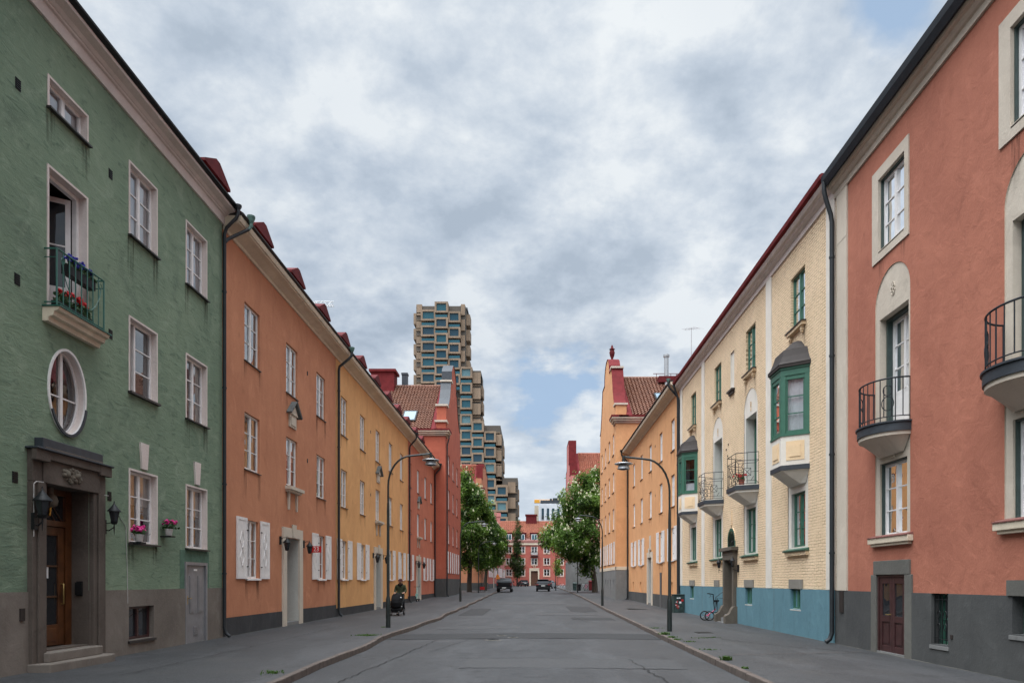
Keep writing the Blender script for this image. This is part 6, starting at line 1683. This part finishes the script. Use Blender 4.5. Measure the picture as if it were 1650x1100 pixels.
MB().wbox(x-.25, x+.25, y-.08, y-.06, g0+3.8, g0+5.0).build('sign_panel', 'sign_blue', t); text_mesh('letter', 'P', .75, (x, y-.085, g0+4.5), (R(90), 0, 0), 'sign_white', t)
MB().wbox(x-.25, x+.25, y-.08, y-.06, g0+3.4, g0+3.65).build('sign_panel', 'sign_white', t); MB().wbox(x-.28, x+.28, y-.08, y-.06, g0+1.4, g0+2.6).build('sign_panel', 'sign_blue', t)
x, y = (777-857)/1100*87, 87
t = thing('barrier_sign', 'low red warning panel on the pavement under the left chestnut trees', 'warning sign', (x, y, gz(y)))
MB().wbox(x-.3, x+.3, y-.03, y, gz(y)+.35, gz(y)+.75).build('sign_panel', 'sign_red', t)
MB().tube([(x-.25, y, gz(y)), (x-.25, y, gz(y)+.9)], .03, 0, 6).tube([(x+.25, y, gz(y)), (x+.25, y, gz(y)+.9)], .03, 0, 6).build('legs', 'black_metal', t)
for (pxx, w, h, mat, lab) in ((926, .55, 1.1, 'box_green', 'dark green bin at the left end of the grey wall'), (933, .5, .95, 'car_black', 'black bin against the grey wall beside the lamp post'), (952, .6, 1.35, 'dark_red_metal', 'dark red bin standing beside the chestnut trunk')):
    y = 92; x = (pxx-857)/1100*y; g0 = gz(y)+.15; t = thing('litter_bin', lab, 'bin', (x, y, g0))
    MB().hexa([(x-w*.42, y-.25, g0), (x+w*.42, y-.25, g0), (x+w*.42, y+.25, g0), (x-w*.42, y+.25, g0), (x-w/2, y-.3, g0+h*.88), (x+w/2, y-.3, g0+h*.88), (x+w/2, y+.3, g0+h*.88), (x-w/2, y+.3, g0+h*.88)]).build('bin_body', mat, t, bevel=.03)
    MB().hexa([(x-w*.54, y-.34, g0+h*.885), (x+w*.54, y-.34, g0+h*.885), (x+w*.54, y+.32, g0+h*.885), (x-w*.54, y+.32, g0+h*.885), (x-w*.45, y-.2, g0+h), (x+w*.45, y-.2, g0+h), (x+w*.45, y+.3, g0+h), (x-w*.45, y+.3, g0+h)]).build('lid', mat, t)
def bicycle(label, x, y, g0, rz, col, group=None):
    t = thing('bicycle', label, 'bicycle', (0, 0, 0), 0, group)
    for wx in (-.52, .52):
        w = MB(); w.tube([(wx+.33*math.cos(a), 0, .34+.33*math.sin(a)) for a in [i*.314 for i in range(20)]], .018, 0, 6, True)
        wo = w.build('wheel', 'rubber', t, smooth=60); sp = MB()
        for i in range(8): a = i*.785; sp.tube([(wx, 0, .34), (wx+.32*math.cos(a), 0, .34+.32*math.sin(a))], .004, 0, 3)
        sp.build('spokes', 'rim_metal', wo)
    mb = MB(); A, B_, C_, D_, E_ = (-.52, 0, .34), (-.08, 0, .30), (-.22, 0, .82), (.36, 0, .86), (.52, 0, .34)
    for p, q in ((A, B_), (B_, C_), (A, C_), (C_, D_), (B_, D_), (D_, E_)): mb.tube([p, q], .018, 0, 6)
    mb.build('frame', col, t, smooth=50)
    MB().tube([(.34, 0, .86), (.32, 0, 1.0), (.3, -.27, 1.03)], .014, 0, 6).tube([(.32, 0, 1.0), (.3, .27, 1.03)], .014, 0, 6).build('handlebar', 'black_metal', t, smooth=50)
    MB().wbox(-.38, -.12, -.07, .07, .88, .94).tube([(-.22, 0, .8), (-.24, 0, .9)], .014, 0, 6).build('saddle', 'black_metal', t, bevel=.02)
    t.location = (x, y, g0); t.rotation_euler.z = R(rz)
for pxx, rz, c, lab in ((905, 10, 'white_plastic', 'pale bicycle parked in front of the red building right of the lamp post'), (939, 25, 'chrome', 'silver bicycle leaning at the grey wall, left one of two'), (945, 60, 'pink_paint', 'bicycle at the grey wall next to the chestnut trunk')):
    y = 92 if pxx > 920 else 118; bicycle(lab, (pxx-857)/1100*y, y, gz(y)+(.15 if pxx > 920 else 0), rz, c, 'bicycles near the far grey wall')

# utility cabinet covered in stickers
t = thing('utility_box', 'graffiti covered street cabinet at the corner of the cream brick and apricot houses', 'utility box', (7.75, 36.2, .15))
MB().wbox(7.45, 7.98, 35.8, 36.4, .12, 1.08).wbox(7.42, 8.0, 35.77, 36.43, 1.081, 1.12).build('cabinet', 'box_green', t, bevel=.01)
random.seed(5)
for i in range(12): a, b = random.uniform(7.5, 7.85), random.uniform(.3, .95); MB().wbox(a, a+random.uniform(.05, .12), 35.788, 35.796-i*.0006, b, b+random.uniform(.04, .12)).build('sticker', random.choice(['sign_white', 'sign_red', 'black_metal']), t)

# kick bike by the stone steps
t = thing('bicycle', 'small black and pink bike with two front wheels beside the dark stone entrance steps', 'bicycle', (7.5, 28.9, .15)); g0 = .15
for (wx, wy) in ((7.33, 28.95), (7.47, 28.70)):
    w = MB(); w.tube([(wx+.185*math.cos(a), wy, g0+.2+.185*math.sin(a)) for a in [i*.2618 for i in range(24)]], .024, 0, 8, True); wo = w.build('wheel', 'rubber', t, smooth=60)
    sp = MB(); sp.lathe((wx, wy, g0+.2), [(.03, -.03), (.03, .03)], 0, 8)
    for i in range(5): a = i*1.2566; sp.tube([(wx, wy, g0+.2), (wx+.175*math.cos(a), wy, g0+.2+.175*math.sin(a))], .012, 0, 5)
    sp.build('spokes', 'rim_metal', wo)
mb = MB(); mb.tube([(7.40, 28.83, g0+.2), (7.62, 28.85, g0+.36), (7.78, 28.9, g0+.48)], .024, 0, 8); mb.tube([(7.33, 28.95, g0+.2), (7.47, 28.70, g0+.2)], .02, 0, 8); mb.build('frame', 'pink_paint', t, smooth=50)
mb = MB(); mb.tube([(7.72, 28.86, g0+.42), (7.68, 28.85, g0+.9), (7.66, 28.85, g0+1.06)], .022, 0, 8); mb.tube([(7.78, 28.9, g0+.44), (7.83, 28.9, g0+.8)], .018, 0, 8); mb.tube([(7.70, 28.85, g0+.80), (7.88, 28.9, g0+.82)], .03, 0, 8); mb.tube([(7.62, 28.86, g0+.36), (7.95, 28.93, g0+.34)], .02, 0, 8)
mb.build('seat_post', 'black_metal', t, smooth=50)
mb = MB(); mb.tube([(7.40, 28.80, g0+1.14), (7.50, 28.82, g0+1.13), (7.66, 28.85, g0+1.10), (7.70, 28.95, g0+1.08)], .02, 0, 8); mb.tube([(7.50, 28.8, g0+1.11), (7.56, 28.8, g0+1.02), (7.48, 28.79, g0+.98)], .008, 0, 5); mb.build('handlebar', 'black_metal', t, smooth=50)
MB().wbox(7.70, 7.92, 28.83, 28.97, g0+.80, g0+.86).build('saddle', 'fabric_black', t, bevel=.02)

# electric scooter at the narrow red house
sx_, sy = (673-857)/1100*52.0, 52.0; g0 = gz(52)+.16
t = thing('electric_scooter', 'mint and black electric kick scooter parked before the narrow red house door', 'scooter', (sx_, sy, g0))
MB().tube([(sx_, sy-.4, g0+.12), (sx_, sy-.28, g0+1.12)], .035, 0, 8).build('steering_column', 'mint_paint', t, smooth=50)
MB().tube([(sx_-.24, sy-.28, g0+1.13), (sx_+.24, sy-.28, g0+1.13)], .018, 0, 6).tube([(sx_+.2, sy-.3, g0+1.13), (sx_+.22, sy-.3, g0+1.35)], .012, 0, 6).build('handlebar', 'black_metal', t)
MB().wbox(sx_-.09, sx_+.09, sy-.35, sy+.5, g0+.14, g0+.21).build('deck', 'black_metal', t, bevel=.01)
MB().wbox(sx_-.1, sx_+.1, sy-.40, sy-.36, g0+.4, g0+.62).build('battery_pack', 'mint_paint', t, bevel=.01)
for yy in (sy-.44, sy+.55): MB().wheel((sx_, yy, g0+.11), .11, .06, 0, 14).build('wheel', 'rubber', t, smooth=50)

# ================================================================== MAN WITH A PRAM
def skin(name, verts, edges, radii, mat, parent, root=0, sub=2):
    me = bpy.data.meshes.new(name); L = Vector((0,0,0)); p = parent
    while p: L += p.location; p = p.parent
    me.from_pydata([tuple(Vector(v)-L) for v in verts], edges, []); me.materials.append(M[mat])
    o = bpy.data.objects.new(name, me); COL.objects.link(o); o.parent = parent
    md = o.modifiers.new('skin', 'SKIN'); md.use_smooth_shade = True
    for i, r in enumerate(radii):
        sv = me.skin_vertices[0].data[i]; sv.radius = (r, r) if not hasattr(r, '__len__') else r
        sv.use_root = (i == root)
    sb = o.modifiers.new('sub', 'SUBSURF'); sb.levels = sub; sb.render_levels = sub
    return o
bxp, byp = (645.5-857)/1100*34.0, 34.0; g0 = .15
def B(x, y, z): return (bxp+x, byp+y, g0+z)       # he faces the camera (-y)
person = thing('person', 'man in dark green jacket and dark red cap pushing a black pram towards the viewer', 'person', B(0, 0, 0))
# body: one continuous surface with legs in mid stride, trunk, neck, head and both arms
V = [B(0, 0, .93), B(0, .0, 1.08), B(0, -.01, 1.25), B(0, -.01, 1.42), B(0, -.015, 1.50), B(0, -.03, 1.57), B(0, -.035, 1.64), B(0, -.03, 1.70),
     B(-.10, 0, .88), B(-.115, -.16, .50), B(-.12, -.06, .09), B(-.125, -.20, .045),
     B(.10, 0, .88), B(.115, .04, .50), B(.12, .32, .16), B(.125, .22, .05),
     B(-.19, -.01, 1.42), B(-.26, -.02, 1.18), B(-.23, -.26, 1.08), B(-.21, -.36, 1.08),
     B(.19, -.01, 1.42), B(.26, -.02, 1.18), B(.23, -.26, 1.08), B(.21, -.36, 1.08)]
Ed = [(0,1),(1,2),(2,3),(3,4),(4,5),(5,6),(6,7),(0,8),(8,9),(9,10),(10,11),(0,12),(12,13),(13,14),(14,15),(3,16),(16,17),(17,18),(18,19),(3,20),(20,21),(21,22),(22,23)]
Rd = [(.145,.11),(.15,.115),(.165,.12),(.13,.10),.058,(.072,.085),(.082,.098),(.06,.075),.092,.062,.045,.04,.092,.062,.045,.04,.062,.048,.038,.03,.062,.048,.038,.03]
skin('body', V, Ed, Rd, 'skin', person)
J = [0,1,2,3,4,16,17,18,20,21,22]; mp_ = {a: i for i, a in enumerate(J)}
jv = [V[i] for i in J]+[B(0, 0, .80)]; jv[4] = B(0, -.01, 1.485)
je = [(mp_[a], mp_[b]) for a, b in Ed if a in mp_ and b in mp_]+[(0, len(J))]
jr = [(.19,.145),(.19,.15),(.20,.15),(.17,.13),.085,.088,.072,.056,.088,.072,.056,(.19,.14)]
jk = skin('jacket', jv, je, jr, 'jacket', person)
T_i = [0,8,9,10,12,13,14]; mp_ = {a: i for i, a in enumerate(T_i)}
skin('trousers', [V[i] for i in T_i], [(mp_[a], mp_[b]) for a, b in Ed if a in mp_ and b in mp_], [(.165,.125),.112,.08,.062,.112,.08,.062], 'trousers', person)
for s, yy, zz in ((-1, -.12, .05), (1, .26, .07)):
    MB().hexa([B(s*.12-.05, yy-.16, zz-.05), B(s*.12+.05, yy-.16, zz-.05), B(s*.12+.045, yy+.12, zz-.05), B(s*.12-.045, yy+.12, zz-.05), B(s*.12-.04, yy-.14, zz+.01), B(s*.12+.04, yy-.14, zz+.01), B(s*.12+.045, yy+.12, zz+.06), B(s*.12-.045, yy+.12, zz+.06)]).build('shoe', 'fabric_black', person, bevel=.02)
mb = MB(); mb.lathe(B(0, -.035, 1.655), [(.108, 0), (.112, .03), (.10, .09), (.06, .125), (.01, .135)], 0, 18, (1, 1.15)); mb.hexa([B(-.075, -.25, 1.66), B(.075, -.25, 1.66), B(.09, -.12, 1.672), B(-.09, -.12, 1.672), B(-.07, -.24, 1.668), B(.07, -.24, 1.668), B(.09, -.12, 1.69), B(-.09, -.12, 1.69)])
mb.build('cap', 'cap', person, smooth=50)
random.seed(4); mb = MB(); mb.blob(B(0, -.085, 1.525), (.07, .055, .06), 0, .05, 12, 8); mb.build('beard', 'beard', person, smooth=60)
mb = MB(); mb.blob(B(0, -.128, 1.60), (.014, .02, .024), 0, 0); mb.blob(B(-.088, -.035, 1.60), (.012, .02, .03), 0, 0); mb.blob(B(.088, -.035, 1.60), (.012, .02, .03), 0, 0); mb.build('nose_and_ears', 'skin', person, smooth=60)
mb = MB(); mb.blob(B(-.032, -.118, 1.625), (.012, .008, .007), 0, 0); mb.blob(B(.032, -.118, 1.625), (.012, .008, .007), 0, 0); mb.build('eyes', 'black_metal', person, smooth=60)
for s in (-1, 1):      # hands closed round the push bar
    mb = MB(); mb.blob(B(s*.205, -.40, 1.075), (.042, .045, .025), 0, 0, 10, 6)
    for i in range(4):
        x = s*.205-.032+.021*i; mb.tube([B(x, -.42, 1.085), B(x, -.455+.004*abs(i-1.5), 1.07), B(x, -.455, 1.045), B(x, -.43, 1.035)], [.010, .0095, .009, .008], 0, 6)
    mb.tube([B(s*.205-s*.035, -.38, 1.07), B(s*.205-s*.05, -.42, 1.05), B(s*.205-s*.045, -.44, 1.04)], [.012, .010, .009], 0, 6)
    mb.build('hand', 'skin', person, smooth=60)
mb = MB(); mb.tube([B(-.11, -.06, 1.50), B(-.08, -.12, 1.47), B(0, -.15, 1.43), B(.08, -.12, 1.47), B(.11, -.06, 1.50), B(.07, .08, 1.53), B(-.07, .08, 1.53)], .03, 0, 8, True); mb.build('hood', 'fabric_black', person, smooth=60)

pr = thing('pram', 'black pram with raised hood pushed along the left pavement by the capped man', 'pram', B(0, -.95, 0)); q = lambda x, y, z: B(x-.02, y-.95, z)
mb = MB()
for s in (-1, 1):
    mb.tube([q(s*.25, .55, 1.02), q(s*.27, .35, .75), q(s*.27, -.02, .42), q(s*.20, -.40, .16)], .017, 0, 8); mb.tube([q(s*.29, .32, .18), q(s*.27, .05, .45), q(s*.26, -.15, .62)], .016, 0, 8)
mb.tube([q(-.25, .55, 1.02), q(-.18, .58, 1.06), q(.18, .58, 1.06), q(.25, .55, 1.02)], .02, 0, 8); mb.tube([q(-.29, .32, .18), q(.29, .32, .18)], .015, 0, 8); mb.tube([q(-.2, -.40, .16), q(.2, -.40, .16)], .013, 0, 8)
mb.build('chassis', 'black_metal', pr, smooth=50)
for (wx, wy, r_) in ((-.31, .32, .16), (.31, .32, .16), (-.19, -.42, .115), (.19, -.42, .115)):
    wo = MB().wheel(q(wx, wy, r_), r_, .055, 0, 18).build('wheel', 'rubber', pr, smooth=50); MB().wheel(q(wx, wy, r_), r_*.45, .062, 0, 10).build('hub', 'chrome', wo, smooth=50)
mb = MB(); n_ = 10; k0 = 0      # hood: quarter shell of cloth, open towards the front
rows = []
for i in range(9):
    a = R(-20+i*20); row = []
    for j in range(9):
        b = math.pi*j/8; row.append(q(.25*math.cos(b)*(1 if i else .95), .12+.28*math.cos(a)*(.3+.7*math.sin(b))*-1+.1, .72+.36*math.sin(a+.35)*math.sin(b)**.6 if False else .66+.40*max(0, math.sin(a*.8+.3))*math.sin(b)**.5))
    rows.append(row)
for r1, r2 in zip(rows, rows[1:]):
    for j in range(8): mb.poly([r1[j], r1[j+1], r2[j+1], r2[j]])
mb.build('hood', 'fabric_black', pr, smooth=70, fix=False)
mb = MB(); lv = [(.34, .20, .24, .02), (.42, .25, .36, -.02), (.62, .27, .42, 0), (.78, .27, .38, .04), (.95, .24, .28, .10), (1.03, .18, .18, .12)]
for (za, wa, la, ya), (zb, wb, lb, yb) in zip(lv, lv[1:]):
    ra = [q(wa*math.cos(t)*1.0, ya+la*math.sin(t), za) for t in [i*.5236 for i in range(12)]]; rb = [q(wb*math.cos(t), yb+lb*math.sin(t), zb) for t in [i*.5236 for i in range(12)]]
    mb.prism(ra, rb)
mb.build('carrycot', 'fabric_black', pr, smooth=60)
MB().hexa([q(-.22, -.3, .14), q(.22, -.3, .14), q(.24, .28, .16), q(-.24, .28, .16), q(-.26, -.34, .34), q(.26, -.34, .34), q(.27, .32, .36), q(-.27, .32, .36)]).build('basket', 'fabric_black', pr, bevel=.03)
MB().blob(q(.24, -.1, .86), (.04, .03, .035), 0, .1).blob(q(.27, -.1, .44), (.025, .02, .02), 0, .1).blob(q(-.27, -.1, .46), (.025, .02, .02), 0, .1).build('buckles', 'white_plastic', pr, smooth=60)

# ================================================================== SKY, SUN, CAMERA
w = bpy.data.worlds.new('World'); sc.world = w; w.use_nodes = True
nt = w.node_tree; nt.nodes.clear()
out = nt.nodes.new('ShaderNodeOutputWorld'); bg = nt.nodes.new('ShaderNodeBackground')
SUN_EL, SUN_AZ = R(73), R(222)     # high, a little behind the camera and to its left
sky = nt.nodes.new('ShaderNodeTexSky'); sky.sky_type = 'NISHITA'; sky.sun_disc = False; sky.sun_elevation = SUN_EL; sky.sun_rotation = SUN_AZ
sky.air_density = 1.0; sky.dust_density = 1.2; sky.ozone_density = 1.5
tc = nt.nodes.new('ShaderNodeTexCoord'); sp = nt.nodes.new('ShaderNodeSeparateXYZ'); nt.links.new(tc.outputs['Generated'], sp.inputs[0])
def mth(op, a, b=None, c=None, cl=False):
    m = nt.nodes.new('ShaderNodeMath'); m.operation = op; m.use_clamp = cl
    for i, v in enumerate((a, b, c)):
        if v is None: continue
        if isinstance(v, bpy.types.NodeSocket): nt.links.new(v, m.inputs[i])
        else: m.inputs[i].default_value = v
    return m.outputs[0]
zz = mth('ADD', mth('MAXIMUM', sp.outputs['Z'], 0.0), .30)
cb_ = nt.nodes.new('ShaderNodeCombineXYZ'); nt.links.new(mth('DIVIDE', sp.outputs['X'], zz), cb_.inputs['X']); nt.links.new(mth('DIVIDE', sp.outputs['Y'], zz), cb_.inputs['Y'])
cv = cb_.outputs[0]
def cn(scale, det, rough, dist, off):
    mp = nt.nodes.new('ShaderNodeMapping'); mp.inputs['Location'].default_value = off; nt.links.new(cv, mp.inputs['Vector'])
    n = nt.nodes.new('ShaderNodeTexNoise'); n.inputs['Scale'].default_value = scale; n.inputs['Detail'].default_value = det; n.inputs['Roughness'].default_value = rough; n.inputs['Distortion'].default_value = dist
    nt.links.new(mp.outputs[0], n.inputs['Vector']); return n.outputs['Fac']
n1 = cn(3.3, 12, .57, .1, (3.1, 1.7, 0)); n2 = cn(7.5, 10, .62, .12, (7, 2, 4)); n3 = cn(1.1, 4, .5, .2, (1, 5, 2))
dens = mth('ADD', mth('MULTIPLY', n1, .68), mth('MULTIPLY', n2, .32))
# cloud body: pale patches over blue grey undersides
cloud = ramp(nt, dens, [(.40, (4.5, 5.3, 6.3)), (.455, (5.4, 6.2, 7.2)), (.51, (6.6, 7.3, 8.1)), (.575, (8.3, 8.8, 9.2))])
shade = ramp(nt, n3, [(.35, (.90, .915, .94)), (.65, (1.06, 1.05, 1.04))])
cloud = mix(nt, cloud, shade, 1.0, 'MULTIPLY')
# breaks in the cloud: two real gaps where the blue shows
def gap(d, size, soft, wob):
    dv = nt.nodes.new('ShaderNodeVectorMath'); dv.operation = 'DISTANCE'; nt.links.new(tc.outputs['Generated'], dv.inputs[0]); dv.inputs[1].default_value = Vector(d).normalized()
    e = mth('ADD', dv.outputs['Value'], mth('MULTIPLY', mth('SUBTRACT', n1, .5), wob))
    m = nt.nodes.new('ShaderNodeMapRange'); m.inputs['From Min'].default_value = size-soft; m.inputs['From Max'].default_value = size+soft; m.inputs['To Min'].default_value = 1; m.inputs['To Max'].default_value = 0
    nt.links.new(e, m.inputs['Value']); return m.outputs['Result']
g = mth('ADD', gap(((1437-857)/1100, 1, (936-10)/1100), .018, .02, .30), gap(((900-857)/1100, 1, (936-628)/1100), .034, .022, .34), cl=True)
g = mth('ADD', g, mth('MULTIPLY', gap(((845-857)/1100, 1, (936-618)/1100), .025, .03, .3), .6), cl=True)
g = mth('ADD', g, mth('MULTIPLY', gap(((960-857)/1100, 1, (936-650)/1100), .026, .022, .3), .8), cl=True)
hz = nt.nodes.new('ShaderNodeMapRange'); nt.links.new(sp.outputs['Z'], hz.inputs['Value']); hz.inputs['From Min'].default_value = 0; hz.inputs['From Max'].default_value = .34; hz.inputs['To Min'].default_value = .6; hz.inputs['To Max'].default_value = 0
cloud = mix(nt, cloud, (8.0, 8.9, 9.8), hz.outputs['Result'])
blue = mix(nt, sky.outputs['Color'], (4.7, 6.4, 8.7), .75)
col = mix(nt, cloud, blue, mth('MULTIPLY', g, .95))
# brightness added to the unseen cloud around the sun, to light the walls
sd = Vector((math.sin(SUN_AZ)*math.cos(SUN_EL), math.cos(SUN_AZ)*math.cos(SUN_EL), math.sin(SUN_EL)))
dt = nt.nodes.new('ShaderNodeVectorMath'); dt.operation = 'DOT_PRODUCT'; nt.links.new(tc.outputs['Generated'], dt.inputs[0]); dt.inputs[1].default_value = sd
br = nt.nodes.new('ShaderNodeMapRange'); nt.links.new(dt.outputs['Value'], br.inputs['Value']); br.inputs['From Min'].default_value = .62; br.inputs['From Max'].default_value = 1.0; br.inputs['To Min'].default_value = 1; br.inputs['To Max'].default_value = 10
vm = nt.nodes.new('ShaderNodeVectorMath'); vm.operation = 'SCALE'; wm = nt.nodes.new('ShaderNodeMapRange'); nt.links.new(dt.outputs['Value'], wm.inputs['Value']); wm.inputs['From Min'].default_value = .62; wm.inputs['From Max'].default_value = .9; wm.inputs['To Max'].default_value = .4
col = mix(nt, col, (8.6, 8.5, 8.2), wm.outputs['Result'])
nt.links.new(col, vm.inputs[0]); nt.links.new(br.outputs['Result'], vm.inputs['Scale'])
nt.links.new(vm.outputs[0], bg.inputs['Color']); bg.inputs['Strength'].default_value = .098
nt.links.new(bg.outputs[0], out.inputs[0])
sl = bpy.data.lights.new('sun', 'SUN'); sl.energy = .8; sl.angle = R(35); sl.color = (1, .96, .90)
so = bpy.data.objects.new('sun', sl); COL.objects.link(so); so.rotation_euler = sd.to_track_quat('Z', 'Y').to_euler(); so.location = (0, 0, 60)
cam = bpy.data.cameras.new('camera'); cam.lens = 24; cam.sensor_width = 36; cam.shift_x = -32/1650; cam.shift_y = 386/1650; cam.clip_end = 4000; cam.clip_start = .1
co = bpy.data.objects.new('camera', cam); COL.objects.link(co); co.location = (0, 0, CAMZ); co.rotation_euler = (R(90), 0, 0)
sc.camera = co
sc.view_settings.view_transform = 'Standard'; sc.view_settings.look = 'None'; sc.view_settings.exposure = 0; sc.view_settings.gamma = 1
sc.render.engine = 'CYCLES'
sc.cycles.max_bounces = 8; sc.cycles.transparent_max_bounces = 12
